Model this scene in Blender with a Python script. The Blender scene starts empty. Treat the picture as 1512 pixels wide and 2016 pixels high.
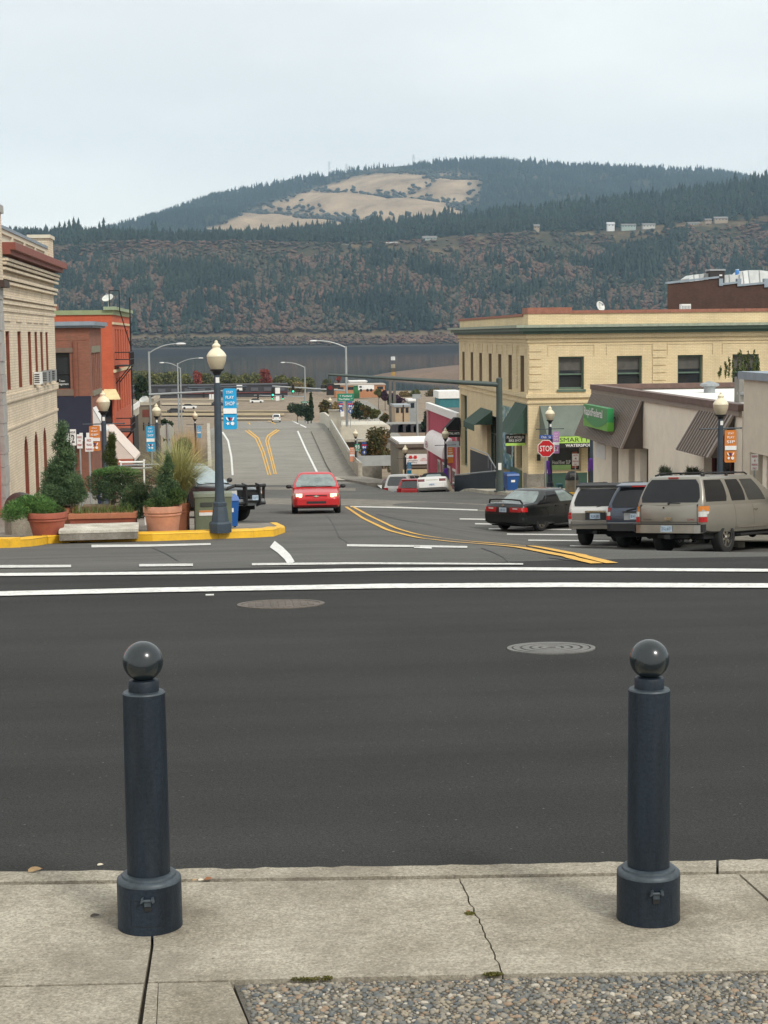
import bpy, math, random
import numpy as np
from mathutils import Vector, Matrix, noise

random.seed(7)
rng = np.random.default_rng(7)
SC = bpy.context.scene
COL = SC.collection
PI = math.pi
sin, cos, rad = math.sin, math.cos, math.radians

# ------------------------------------------------------------ camera
F, CX, CY = 3261.0, 756.0, 1008.0
YAW, PITCH, ROLL = rad(4.8), rad(6.09), rad(0.7)
CAM = Vector((0, 0, 1.63))
_R = Vector((cos(YAW), -sin(YAW), 0)); _F = Vector((sin(YAW), cos(YAW), 0)); _Z = Vector((0, 0, 1))
_UP = _F * sin(PITCH) + _Z * cos(PITCH)
_DIR = _F * cos(PITCH) - _Z * sin(PITCH)
_XC = _R * cos(ROLL) - _UP * sin(ROLL)
_YC = _R * sin(ROLL) + _UP * cos(ROLL)
cd = bpy.data.cameras.new('camera')
cam = bpy.data.objects.new('camera', cd)
COL.objects.link(cam)
cd.sensor_fit = 'VERTICAL'; cd.sensor_height = 36.0
cd.lens = 36.0 * F / 2016.0
cd.clip_start = 0.05; cd.clip_end = 30000
m = Matrix((_XC, _YC, -_DIR)).transposed().to_4x4()
m.translation = CAM
cam.matrix_world = m
SC.camera = cam

# ------------------------------------------------------------ world, sun, exposure
SUN_EL, SUN_AZ = rad(42), rad(146)          # azimuth clockwise from +Y: behind the camera, from the right
w = bpy.data.worlds.new('World'); SC.world = w; w.use_nodes = True
nt = w.node_tree; nt.nodes.clear()
out = nt.nodes.new('ShaderNodeOutputWorld'); bg = nt.nodes.new('ShaderNodeBackground')
sky = nt.nodes.new('ShaderNodeTexSky'); sky.sky_type = 'NISHITA'; sky.sun_disc = False
sky.sun_elevation = SUN_EL; sky.sun_rotation = SUN_AZ; sky.air_density = 1.0; sky.dust_density = 2.0
tc = nt.nodes.new('ShaderNodeTexCoord'); mp = nt.nodes.new('ShaderNodeMapping')
mp.inputs['Scale'].default_value = (1.6, 1.6, 6.5)
mp.inputs['Location'].default_value = (0.3, 0.1, 0.35)
nz = nt.nodes.new('ShaderNodeTexNoise'); nz.inputs['Scale'].default_value = 1.7
nz.inputs['Detail'].default_value = 5; nz.inputs['Roughness'].default_value = 0.5
cr = nt.nodes.new('ShaderNodeValToRGB')
cr.color_ramp.elements[0].position = 0.34; cr.color_ramp.elements[0].color = (6.1, 6.2, 6.0, 1)
cr.color_ramp.elements[1].position = 0.66; cr.color_ramp.elements[1].color = (7.6, 7.65, 7.2, 1)
mx = nt.nodes.new('ShaderNodeMix'); mx.data_type = 'RGBA'; mx.inputs['Factor'].default_value = 0.88
nt.links.new(tc.outputs['Generated'], mp.inputs['Vector']); nt.links.new(mp.outputs['Vector'], nz.inputs['Vector'])
nt.links.new(nz.outputs['Fac'], cr.inputs['Fac'])
nt.links.new(sky.outputs['Color'], mx.inputs['A']); nt.links.new(cr.outputs['Color'], mx.inputs['B'])
nt.links.new(mx.outputs['Result'], bg.inputs['Color']); bg.inputs['Strength'].default_value = 0.12
nt.links.new(bg.outputs['Background'], out.inputs['Surface'])

sl = bpy.data.lights.new('sun', 'SUN'); sl.energy = 1.5; sl.angle = rad(11); sl.color = (1.0, 0.965, 0.90)
so = bpy.data.objects.new('sun', sl); COL.objects.link(so)
_to = Vector((sin(SUN_AZ) * cos(SUN_EL), cos(SUN_AZ) * cos(SUN_EL), sin(SUN_EL)))
so.rotation_euler = _to.to_track_quat('Z', 'Y').to_euler()
so.location = (0, 0, 60)

vs = SC.view_settings
SC.display_settings.display_device = 'sRGB'
vs.view_transform = 'Standard'; vs.look = 'None'; vs.exposure = 0.48; vs.gamma = 1.0
vs.use_curve_mapping = False
SC.cycles.use_denoising = True
SC.cycles.max_bounces = 5; SC.cycles.diffuse_bounces = 2; SC.cycles.glossy_bounces = 3
SC.cycles.transmission_bounces = 4; SC.cycles.volume_bounces = 0; SC.cycles.transparent_max_bounces = 6
SC.cycles.caustics_reflective = False; SC.cycles.caustics_refractive = False

# ------------------------------------------------------------ pixel -> place
def ray(px, py):
    return _XC * ((px - CX) / F) + _YC * ((CY - py) / F) + _DIR
def W(px, py, y):
    d = ray(px, py); return CAM + d * (y / d.y)
def WX(px, py, x):
    d = ray(px, py); return CAM + d * (x / d.x)
def WZ(px, py, z):
    d = ray(px, py); return CAM + d * ((z - CAM.z) / d.z)

def _smooth(pts, win):
    ys = np.arange(0, 720, 0.25); d = np.interp(ys, [p[0] for p in pts], [p[1] for p in pts])
    k = int(win / 0.25) | 1; pad = k // 2
    e = np.concatenate([np.linspace(d[0] - (d[1]-d[0])*pad, d[0], pad, endpoint=False), d,
                        d[-1] + (d[-1]-d[-2]) * np.arange(1, pad + 1)])
    return ys, np.convolve(e, np.ones(k) / k, 'valid')
_ST = _smooth([(0, 1.63), (4.9, 1.63), (5.15, 1.652), (10.3, 1.95), (14.4, 2.2), (17.3, 2.39), (22, 2.88), (35, 4.31), (45, 5.16),
               (62, 6.62), (75, 7.6), (85, 8.2), (90, 8.52), (112, 10.05), (720, 30)], 1.5)
_BR = _smooth([(0, 2), (112, 10.05), (134, 11.55), (150, 11.75), (200, 11.32), (232, 12.25), (345, 17.8), (720, 22)], 4.0)
_TR = _smooth([(0, 2), (108, 10.2), (120, 11.9), (132, 12.9), (150, 13.6), (200, 15.6), (345, 18.3), (500, 20.4), (640, 21.5), (668, 22.4), (720, 27)], 4.0)
def S(t):
    t = 0.0 if t < 0 else 1.0 if t > 1 else t
    return t * t * (3 - 2 * t)
def zstreet(x, y):
    d = float(np.interp(y, *_ST))
    d += 0.82 * S((x - 3) / 6.5) * S((y - 14.5) / 21) * (1 - S((y - 49.5) / 25))
    d += 1.05 * S((x - 8.1) / 0.9) * S((y - 87.5) / 8.5)
    return 1.63 - d
def zbridge(y): return 1.63 - float(np.interp(y, *_BR))
def zterr(x, y):
    d = float(np.interp(y, *_TR))
    return 1.63 - d
BX0, BX1 = -2.9, 9.45                     # outer edges of the bridge deck
def gz(x, y):
    if y < 5.02: return 0.0
    if y < 112: return zstreet(x, y)
    if BX0 <= x <= BX1 and y < 352: return zbridge(y)
    return zterr(x, y)
def G(px, py, h=0.0):
    d = ray(px, py); t = 2.0; p = CAM + d * t
    while t < 900:
        q = CAM + d * (t * 1.01 + 0.02)
        if q.z < gz(q.x, q.y) + h:
            a, b = t, t * 1.01 + 0.02
            for _ in range(22):
                c = (a + b) / 2; q = CAM + d * c
                if q.z < gz(q.x, q.y) + h: b = c
                else: a = c
            return CAM + d * b
        t = t * 1.01 + 0.02
    return CAM + d * 900

# ------------------------------------------------------------ materials
MATS = {}
def nodes_of(name):
    mt = bpy.data.materials.new(name); mt.use_nodes = True
    t = mt.node_tree; b = t.nodes['Principled BSDF']
    return mt, t, b
def N(t, kind, **kw):
    n = t.nodes.new(kind)
    for k, v in kw.items():
        if k in n.inputs: n.inputs[k].default_value = v
        else: setattr(n, k, v)
    return n
def mixc(t, fac, a, b, mode='MIX'):
    m_ = t.nodes.new('ShaderNodeMix'); m_.data_type = 'RGBA'; m_.blend_type = mode
    for s, v in (('Factor', fac), ('A', a), ('B', b)):
        if isinstance(v, (int, float)): m_.inputs[s].default_value = v
        elif isinstance(v, tuple): m_.inputs[s].default_value = v if len(v) == 4 else (*v, 1)
        else: t.links.new(v, m_.inputs[s])
    return m_.outputs['Result']
def ramp(t, src, stops):
    r = t.nodes.new('ShaderNodeValToRGB'); e = r.color_ramp.elements
    while len(e) < len(stops): e.new(0.5)
    for i, (p, c) in enumerate(stops):
        e[i].position = p; e[i].color = c if len(c) == 4 else (*c, 1)
    t.links.new(src, r.inputs['Fac']); return r.outputs['Color']
def gray(v): return (v, v, v, 1)

def M(name, col, rough=0.6, metal=0.0, var=0.12, scale=2.0, fine=0.08, fscale=60.0, bump=0.0, bscale=80.0, coat=0.0,
      spec=0.5, streak=False, world=True, dirt=0.0):
    if name in MATS: return MATS[name]
    mt, t, b = nodes_of(name)
    g = N(t, 'ShaderNodeNewGeometry') if world else N(t, 'ShaderNodeTexCoord')
    vec = g.outputs['Position'] if world else g.outputs['Object']
    if streak:
        mpn = N(t, 'ShaderNodeMapping'); mpn.inputs['Scale'].default_value = (1, 1, 0.12)
        t.links.new(vec, mpn.inputs['Vector']); vec2 = mpn.outputs['Vector']
    else: vec2 = vec
    n1 = N(t, 'ShaderNodeTexNoise', Scale=scale, Detail=6.0, Roughness=0.6); t.links.new(vec2, n1.inputs['Vector'])
    n2 = N(t, 'ShaderNodeTexNoise', Scale=fscale, Detail=3.0, Roughness=0.7); t.links.new(vec, n2.inputs['Vector'])
    c1 = ramp(t, n1.outputs['Fac'], [(0.3, gray(1 - var)), (0.7, gray(1 + var))])
    c2 = ramp(t, n2.outputs['Fac'], [(0.3, gray(1 - fine)), (0.7, gray(1 + fine))])
    c = mixc(t, 1.0, (*col, 1), c1, 'MULTIPLY'); c = mixc(t, 1.0, c, c2, 'MULTIPLY')
    if dirt:
        n3 = N(t, 'ShaderNodeTexNoise', Scale=scale * 2.7, Detail=8.0, Roughness=0.7); t.links.new(vec2, n3.inputs['Vector'])
        f3 = ramp(t, n3.outputs['Fac'], [(0.5, gray(0)), (0.75, gray(dirt))])
        c = mixc(t, f3, c, (0.10, 0.09, 0.075, 1))
    t.links.new(c, b.inputs['Base Color'])
    b.inputs['Roughness'].default_value = rough; b.inputs['Metallic'].default_value = metal
    b.inputs['Coat Weight'].default_value = coat; b.inputs['Coat Roughness'].default_value = 0.04
    b.inputs['Specular IOR Level'].default_value = spec
    if bump:
        n4 = N(t, 'ShaderNodeTexNoise', Scale=bscale, Detail=4.0, Roughness=0.65); t.links.new(vec, n4.inputs['Vector'])
        bp = N(t, 'ShaderNodeBump', Strength=bump, Distance=0.02); t.links.new(n4.outputs['Fac'], bp.inputs['Height'])
        t.links.new(bp.outputs['Normal'], b.inputs['Normal'])
    MATS[name] = mt; return mt

def brick(name, c1, c2, mortar, bw=0.22, bh=0.072, ms=0.012, var=0.15, dirt=0.25, rough=0.85):
    mt, t, b = nodes_of(name)
    g = N(t, 'ShaderNodeNewGeometry'); sx = N(t, 'ShaderNodeSeparateXYZ'); t.links.new(g.outputs['Position'], sx.inputs[0])
    ad = N(t, 'ShaderNodeMath', operation='ADD'); t.links.new(sx.outputs['X'], ad.inputs[0]); t.links.new(sx.outputs['Y'], ad.inputs[1])
    cb = N(t, 'ShaderNodeCombineXYZ'); t.links.new(ad.outputs[0], cb.inputs['X']); t.links.new(sx.outputs['Z'], cb.inputs['Y'])
    br = N(t, 'ShaderNodeTexBrick', Scale=1.0); br.inputs['Brick Width'].default_value = bw; br.inputs['Row Height'].default_value = bh
    br.inputs['Mortar Size'].default_value = ms; br.inputs['Mortar Smooth'].default_value = 0.3; br.inputs['Bias'].default_value = 0.0
    br.inputs['Color1'].default_value = (*c1, 1); br.inputs['Color2'].default_value = (*c2, 1); br.inputs['Mortar'].default_value = (*mortar, 1)
    t.links.new(cb.outputs[0], br.inputs['Vector'])
    n1 = N(t, 'ShaderNodeTexNoise', Scale=0.55, Detail=7.0, Roughness=0.65); t.links.new(g.outputs['Position'], n1.inputs['Vector'])
    c = mixc(t, 1.0, br.outputs['Color'], ramp(t, n1.outputs['Fac'], [(0.3, gray(1 - var)), (0.7, gray(1 + var))]), 'MULTIPLY')
    mpn = N(t, 'ShaderNodeMapping'); mpn.inputs['Scale'].default_value = (1.3, 1.3, 0.18); t.links.new(g.outputs['Position'], mpn.inputs['Vector'])
    n2 = N(t, 'ShaderNodeTexNoise', Scale=1.4, Detail=8.0, Roughness=0.7); t.links.new(mpn.outputs['Vector'], n2.inputs['Vector'])
    f = ramp(t, n2.outputs['Fac'], [(0.52, gray(0)), (0.8, gray(dirt * 2))])
    c = mixc(t, f, c, (0.09, 0.075, 0.06, 1))
    t.links.new(c, b.inputs['Base Color']); b.inputs['Roughness'].default_value = rough
    bp = N(t, 'ShaderNodeBump', Strength=0.5, Distance=0.012); bp.invert = True
    t.links.new(br.outputs['Fac'], bp.inputs['Height']); t.links.new(bp.outputs['Normal'], b.inputs['Normal'])
    MATS[name] = mt; return mt

def leafy(name, stops, rough=0.7, trans=0.0, nscale=None, nmix=0.55):
    """foliage: a tone per leaf or tree (random per island), drifting over space"""
    mt, t, b = nodes_of(name)
    g = N(t, 'ShaderNodeNewGeometry')
    src = g.outputs['Random Per Island']
    if nscale:
        n1 = N(t, 'ShaderNodeTexNoise', Scale=nscale, Detail=3.0); t.links.new(g.outputs['Position'], n1.inputs['Vector'])
        mr = N(t, 'ShaderNodeMapRange'); mr.inputs['From Min'].default_value = 0.3; mr.inputs['From Max'].default_value = 0.7
        t.links.new(n1.outputs['Fac'], mr.inputs['Value'])
        mxn = N(t, 'ShaderNodeMix'); mxn.data_type = 'FLOAT'; mxn.inputs['Factor'].default_value = nmix
        t.links.new(src, mxn.inputs['A']); t.links.new(mr.outputs['Result'], mxn.inputs['B']); src = mxn.outputs['Result']
    c = ramp(t, src, stops)
    t.links.new(c, b.inputs['Base Color']); b.inputs['Roughness'].default_value = rough
    b.inputs['Specular IOR Level'].default_value = 0.25
    MATS[name] = mt; return mt

def glow(name, col, strength):
    mt, t, b = nodes_of(name)
    b.inputs['Base Color'].default_value = (*col, 1)
    b.inputs['Emission Color'].default_value = (*col, 1); b.inputs['Emission Strength'].default_value = strength
    MATS[name] = mt; return mt

# ------------------------------------------------------------ mesh helpers
ORG = {}
class MB:
    def __init__(s): s.v = []; s.f = []
    def add(s, vs_, fs_):
        n = len(s.v); s.v.extend([tuple(p) for p in vs_]); s.f.extend([tuple(i + n for i in f) for f in fs_]); return s
    def box(s, x0, x1, y0, y1, z0, z1):
        if x1 < x0: x0, x1 = x1, x0
        if y1 < y0: y0, y1 = y1, y0
        if z1 < z0: z0, z1 = z1, z0
        return s.add([(x0,y0,z0),(x1,y0,z0),(x1,y1,z0),(x0,y1,z0),(x0,y0,z1),(x1,y0,z1),(x1,y1,z1),(x0,y1,z1)],
              [(0,3,2,1),(4,5,6,7),(0,1,5,4),(1,2,6,5),(2,3,7,6),(3,0,4,7)])
    def obox(s, c, ax, ay, az):
        c = Vector(c); ax, ay, az = Vector(ax)*.5, Vector(ay)*.5, Vector(az)*.5
        p = [c - ax - ay - az, c + ax - ay - az, c + ax + ay - az, c - ax + ay - az,
             c - ax - ay + az, c + ax - ay + az, c + ax + ay + az, c - ax + ay + az]
        return s.add(p, [(0,3,2,1),(4,5,6,7),(0,1,5,4),(1,2,6,5),(2,3,7,6),(3,0,4,7)])
    def prism(s, pts, vec):
        n = len(pts); vec = Vector(vec); a = [Vector(p) for p in pts]; b_ = [p + vec for p in a]
        return s.add(a + b_, [tuple(range(n - 1, -1, -1)), tuple(range(n, 2*n))] + [(i, (i+1) % n, n + (i+1) % n, n + i) for i in range(n)])
    def tube(s, p, q, r0, r1=None, n=10, caps=True):
        p, q = Vector(p), Vector(q); r1 = r0 if r1 is None else r1
        d = (q - p); u = d.orthogonal().normalized(); w_ = d.normalized().cross(u)
        vs_ = []
        for c, r in ((p, r0), (q, r1)):
            for i in range(n):
                a = 2*PI*i/n; vs_.append(c + (u*cos(a) + w_*sin(a))*r)
        fs = [(i, (i+1) % n, n + (i+1) % n, n + i) for i in range(n)]
        if caps: fs += [tuple(range(n-1, -1, -1)), tuple(range(n, 2*n))]
        return s.add(vs_, fs)
    def path(s, pts, r, n=8):
        for i in range(len(pts) - 1): s.tube(pts[i], pts[i+1], r, r, n)
        return s
    def lathe(s, prof, n=20, c=(0,0,0), oct_=None):
        c = Vector(c); vs_ = []; fs = []
        for r, z in prof:
            for i in range(n):
                a = 2*PI*(i + (0.5 if oct_ else 0))/n; vs_.append(c + Vector((r*cos(a), r*sin(a), z)))
        for k in range(len(prof) - 1):
            for i in range(n):
                j = (i+1) % n; fs.append((k*n+i, k*n+j, (k+1)*n+j, (k+1)*n+i))
        fs.append(tuple(range(n-1, -1, -1))); L = (len(prof)-1)*n; fs.append(tuple(range(L, L+n)))
        return s.add(vs_, fs)
    def ball(s, c, r, nu=12, nv=8, sq=(1,1,1), jit=0.0):
        c = Vector(c); prof = []
        vs_ = [c + Vector((0,0,-r*sq[2]))]; fs = []
        for k in range(1, nv):
            th = -PI/2 + PI*k/nv
            for i in range(nu):
                a = 2*PI*i/nu; q = r*(1 + random.uniform(-jit, jit))
                vs_.append(c + Vector((q*cos(th)*cos(a)*sq[0], q*cos(th)*sin(a)*sq[1], q*sin(th)*sq[2])))
        vs_.append(c + Vector((0,0,r*sq[2]))); top = len(vs_) - 1
        for i in range(nu):
            j = (i+1) % nu; fs.append((0, 1+j, 1+i)); fs.append((top, 1+(nv-2)*nu+i, 1+(nv-2)*nu+j))
        for k in range(nv-2):
            for i in range(nu):
                j = (i+1) % nu; fs.append((1+k*nu+i, 1+k*nu+j, 1+(k+1)*nu+j, 1+(k+1)*nu+i))
        return s.add(vs_, fs)
    def strip(s, left, right):
        n = len(left)
        return s.add(list(left) + list(right), [(i, n+i, n+i+1, i+1) for i in range(n-1)])
    def build(s, name, mat, parent=None, smooth=None, label=None, origin=None):
        o_ = Vector(origin) if origin is not None else ORG.get(parent.name, Vector()) if parent else Vector()
        me = bpy.data.meshes.new(name)
        me.from_pydata([(v[0]-o_[0], v[1]-o_[1], v[2]-o_[2]) for v in s.v], [], s.f)
        return place(name, me, mat, parent, smooth, label, o_)

def place(name, me, mat, parent=None, smooth=None, label=None, o_=None):
    if mat is not None:
        me.materials.clear() if False else None
        if not me.materials: me.materials.append(mat)
    if smooth is not None:
        me.polygons.foreach_set('use_smooth', [True] * len(me.polygons))
        if smooth < 179: me.set_sharp_from_angle(angle=rad(smooth))
    me.update()
    o = bpy.data.objects.new(name, me); COL.objects.link(o)
    if parent is not None:
        o.parent = parent
        ORG[o.name] = ORG.get(parent.name, Vector())
    elif o_ is not None and o_.length > 0: o.location = o_
    if label: o['label'] = label
    return o

def npmesh(name, v, f, mat, parent=None, smooth=False):
    """v (n,3) array, f (m,k) array of one face size"""
    v = np.asarray(v, dtype=np.float32); f = np.asarray(f, dtype=np.int32)
    if parent is not None: v = v - np.array(ORG.get(parent.name, Vector()), dtype=np.float32)
    me = bpy.data.meshes.new(name); k = f.shape[1]
    me.vertices.add(len(v)); me.vertices.foreach_set('co', v.ravel())
    me.loops.add(f.size); me.loops.foreach_set('vertex_index', f.ravel())
    me.polygons.add(len(f)); me.polygons.foreach_set('loop_start', np.arange(0, f.size, k, dtype=np.int32))
    if smooth: me.polygons.foreach_set('use_smooth', np.ones(len(f), dtype=bool))
    me.update(calc_edges=True); me.validate()
    return place(name, me, mat, parent)

def thing(name, label, cat, loc=(0,0,0), rot=0.0, group=None, world=True):
    o = bpy.data.objects.new(name, None); COL.objects.link(o)
    o.location = loc; o.rotation_euler = (0, 0, rot); o.empty_display_size = 0.3
    ORG[o.name] = Vector(loc) if world else Vector()
    return tag(o, label, cat, group)
def tag(o, label=None, cat=None, group=None, kind=None):
    if label: o['label'] = label
    if cat: o['category'] = cat
    if group: o['group'] = group
    if kind: o['kind'] = kind
    return o
def struct(o): o['kind'] = 'structure'; return o
KIDS = {}
def dup(o, loc=None, rot=None, label=None, group=None, scale=None, parent=None):
    c = o.copy(); COL.objects.link(c); ORG[c.name] = ORG.get(o.name, Vector())
    if parent is not None: c.parent = parent
    for ch in list(o.children): dup(ch, parent=c)
    if loc is not None: c.location = loc
    if rot is not None: c.rotation_euler[2] = rot
    if label: c['label'] = label
    if group: c['group'] = group
    if scale: c.scale = scale if not isinstance(scale, (int, float)) else (scale,)*3
    return c

_TXT = {}
def text(s, mat, parent, org, right, up, width, height, name='lettering', depth=0.006, label=None, bold=0.0):
    """lettering as a mesh, centred on org, fitted to width x height"""
    key = (s, bold)
    if key not in _TXT:
        cu = bpy.data.curves.new('lettering', 'FONT'); cu.body = s; cu.align_x = 'CENTER'; cu.resolution_u = 3
        cu.offset = bold; cu.space_line = 0.9
        ob = bpy.data.objects.new('lettering_tmp', cu); COL.objects.link(ob)
        dg = bpy.context.evaluated_depsgraph_get()
        me = bpy.data.meshes.new_from_object(ob.evaluated_get(dg))
        vs_ = np.array([v.co[:] for v in me.vertices]); fs = [tuple(p.vertices) for p in me.polygons]
        bpy.data.objects.remove(ob); bpy.data.curves.remove(cu); bpy.data.meshes.remove(me)
        mn, mx_ = vs_.min(0), vs_.max(0)
        vs_[:, 0] = (vs_[:, 0] - (mn[0]+mx_[0])/2) / max(mx_[0]-mn[0], 1e-6)
        vs_[:, 1] = (vs_[:, 1] - (mn[1]+mx_[1])/2) / max(mx_[1]-mn[1], 1e-6)
        _TXT[key] = (vs_, fs)
    vs_, fs = _TXT[key]
    r, u = Vector(right).normalized(), Vector(up).normalized(); n = r.cross(u); o = Vector(org) + n * depth
    mb = MB(); mb.add([o + r*(p[0]*width) + u*(p[1]*height) for p in vs_], fs)
    return mb.build(name, mat, parent, label=label)

def grid(name, xs, ys, zf, mat, parent=None, smooth=True):
    xs, ys = list(xs), list(ys); nx = len(xs)
    v = [(x, y, zf(x, y)) for y in ys for x in xs]
    f = [(j*nx+i, j*nx+i+1, (j+1)*nx+i+1, (j+1)*nx+i) for j in range(len(ys)-1) for i in range(nx-1)]
    return npmesh(name, v, f, mat, parent, smooth)

def wallgen(mb, mp_, u0, u1, v0, v1, holes, depth):
    """a wall face with recessed openings; mp_(u, v, d) -> point, d metres inward"""
    us = sorted({u0, u1} | {h[0] for h in holes} | {h[1] for h in holes}); vs_ = sorted({v0, v1} | {h[2] for h in holes} | {h[3] for h in holes})
    us = [u for u in us if u0 <= u <= u1]; vs_ = [v for v in vs_ if v0 <= v <= v1]
    def hole(u, v): return any(h[0] < u < h[1] and h[2] < v < h[3] for h in holes)
    for i in range(len(us)-1):
        for j in range(len(vs_)-1):
            a, b, c, d = us[i], us[i+1], vs_[j], vs_[j+1]
            if not hole((a+b)/2, (c+d)/2):
                mb.add([mp_(a,c,0), mp_(b,c,0), mp_(b,d,0), mp_(a,d,0)], [(0,1,2,3)])
            else:
                for (pa, pb, um, vm) in (((a,c),(a,d),a-1e-3,(c+d)/2), ((b,c),(b,d),b+1e-3,(c+d)/2), ((a,c),(b,c),(a+b)/2,c-1e-3), ((a,d),(b,d),(a+b)/2,d+1e-3)):
                    if not hole(um, vm):
                        mb.add([mp_(*pa,0), mp_(*pb,0), mp_(*pb,depth), mp_(*pa,depth)], [(0,1,2,3)])

def leaves(name, centres, radii, n, size, mat, parent=None, aspect=1.6, shell=0.35, up=0.0, tri=False, seed=1, flat=None):
    """n small leaf faces spread through the outer part of a set of ellipsoidal clumps"""
    r = np.random.default_rng(seed)
    c = np.array(centres, dtype=float); ra = np.array(radii, dtype=float)
    if ra.ndim == 1: ra = np.repeat(ra[:, None], 3, 1)
    w_ = (ra[:, 0]*ra[:, 1] + ra[:, 1]*ra[:, 2]); w_ = w_/w_.sum()
    k = r.choice(len(c), n, p=w_)
    d = r.normal(size=(n, 3)); d /= np.linalg.norm(d, axis=1)[:, None]
    rr = (1 - shell * r.random(n)**1.3)[:, None]
    p = c[k] + d * ra[k] * rr
    a = d*0.6 + r.normal(size=(n, 3))*0.7 + np.array([0, 0, up]); a /= np.linalg.norm(a, axis=1)[:, None]
    b = np.cross(a, r.normal(size=(n, 3))); b /= np.linalg.norm(b, axis=1)[:, None] + 1e-9
    s = size * (0.6 + 0.8*r.random(n))[:, None]
    if tri:
        v = np.stack([p - b*s/aspect*.5, p + b*s/aspect*.5, p + a*s], 1).reshape(-1, 3); f = np.arange(n*3).reshape(-1, 3)
    else:
        v = np.stack([p - a*s*.5, p + b*s/aspect*.5, p + a*s*.5, p - b*s/aspect*.5], 1).reshape(-1, 3); f = np.arange(n*4).reshape(-1, 4)
    return npmesh(name, v, f, mat, parent)
# ============================================================ GROUND, ROADS, MARKINGS
def asphalt(name, base, speck, rough=0.85, patch=0.15, seams=False):
    mt, t, b = nodes_of(name)
    g = N(t, 'ShaderNodeNewGeometry'); P = g.outputs['Position']
    n1 = N(t, 'ShaderNodeTexNoise', Scale=0.35, Detail=7.0, Roughness=0.6); t.links.new(P, n1.inputs['Vector'])
    n2 = N(t, 'ShaderNodeTexNoise', Scale=140.0, Detail=2.0, Roughness=0.8); t.links.new(P, n2.inputs['Vector'])
    vo = N(t, 'ShaderNodeTexVoronoi', Scale=62.0); t.links.new(P, vo.inputs['Vector'])
    mpn = N(t, 'ShaderNodeMapping'); mpn.inputs['Scale'].default_value = (0.06, 1.6, 1); t.links.new(P, mpn.inputs['Vector'])
    n3 = N(t, 'ShaderNodeTexNoise', Scale=1.1, Detail=4.0); t.links.new(mpn.outputs['Vector'], n3.inputs['Vector'])
    c = mixc(t, 1.0, (*base, 1), ramp(t, n1.outputs['Fac'], [(0.3, gray(1 - patch)), (0.7, gray(1 + patch))]), 'MULTIPLY')
    c = mixc(t, 1.0, c, ramp(t, n3.outputs['Fac'], [(0.35, gray(0.90)), (0.65, gray(1.10))]), 'MULTIPLY')
    c = mixc(t, 1.0, c, ramp(t, n2.outputs['Fac'], [(0.33, gray(0.58)), (0.67, gray(1.45))]), 'MULTIPLY')
    wv = N(t, 'ShaderNodeTexWhiteNoise'); t.links.new(vo.outputs['Color'], wv.inputs['Vector'])
    f = ramp(t, wv.outputs['Value'], [(1 - speck, gray(0)), (1 - speck + 0.02, gray(0.55))])
    d = ramp(t, vo.outputs['Distance'], [(0.18, gray(1)), (0.34, gray(0))])
    f = mixc(t, 1.0, f, d, 'MULTIPLY')
    c = mixc(t, f, c, (0.26, 0.25, 0.23, 1))
    t.links.new(c, b.inputs['Base Color']); b.inputs['Roughness'].default_value = rough
    b.inputs['Specular IOR Level'].default_value = 0.12
    bp = N(t, 'ShaderNodeBump', Strength=0.7, Distance=0.008); t.links.new(n2.outputs['Fac'], bp.inputs['Height'])
    t.links.new(bp.outputs['Normal'], b.inputs['Normal'])
    MATS[name] = mt; return mt
A_NEW = asphalt('asphalt_new', (0.041, 0.041, 0.039), 0.02, patch=0.18)
A_OLD = asphalt('asphalt_old', (0.118, 0.115, 0.106), 0.25, patch=0.18)
A_BRG = asphalt('asphalt_bridge', (0.25, 0.235, 0.205), 0.12, patch=0.12)

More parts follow.
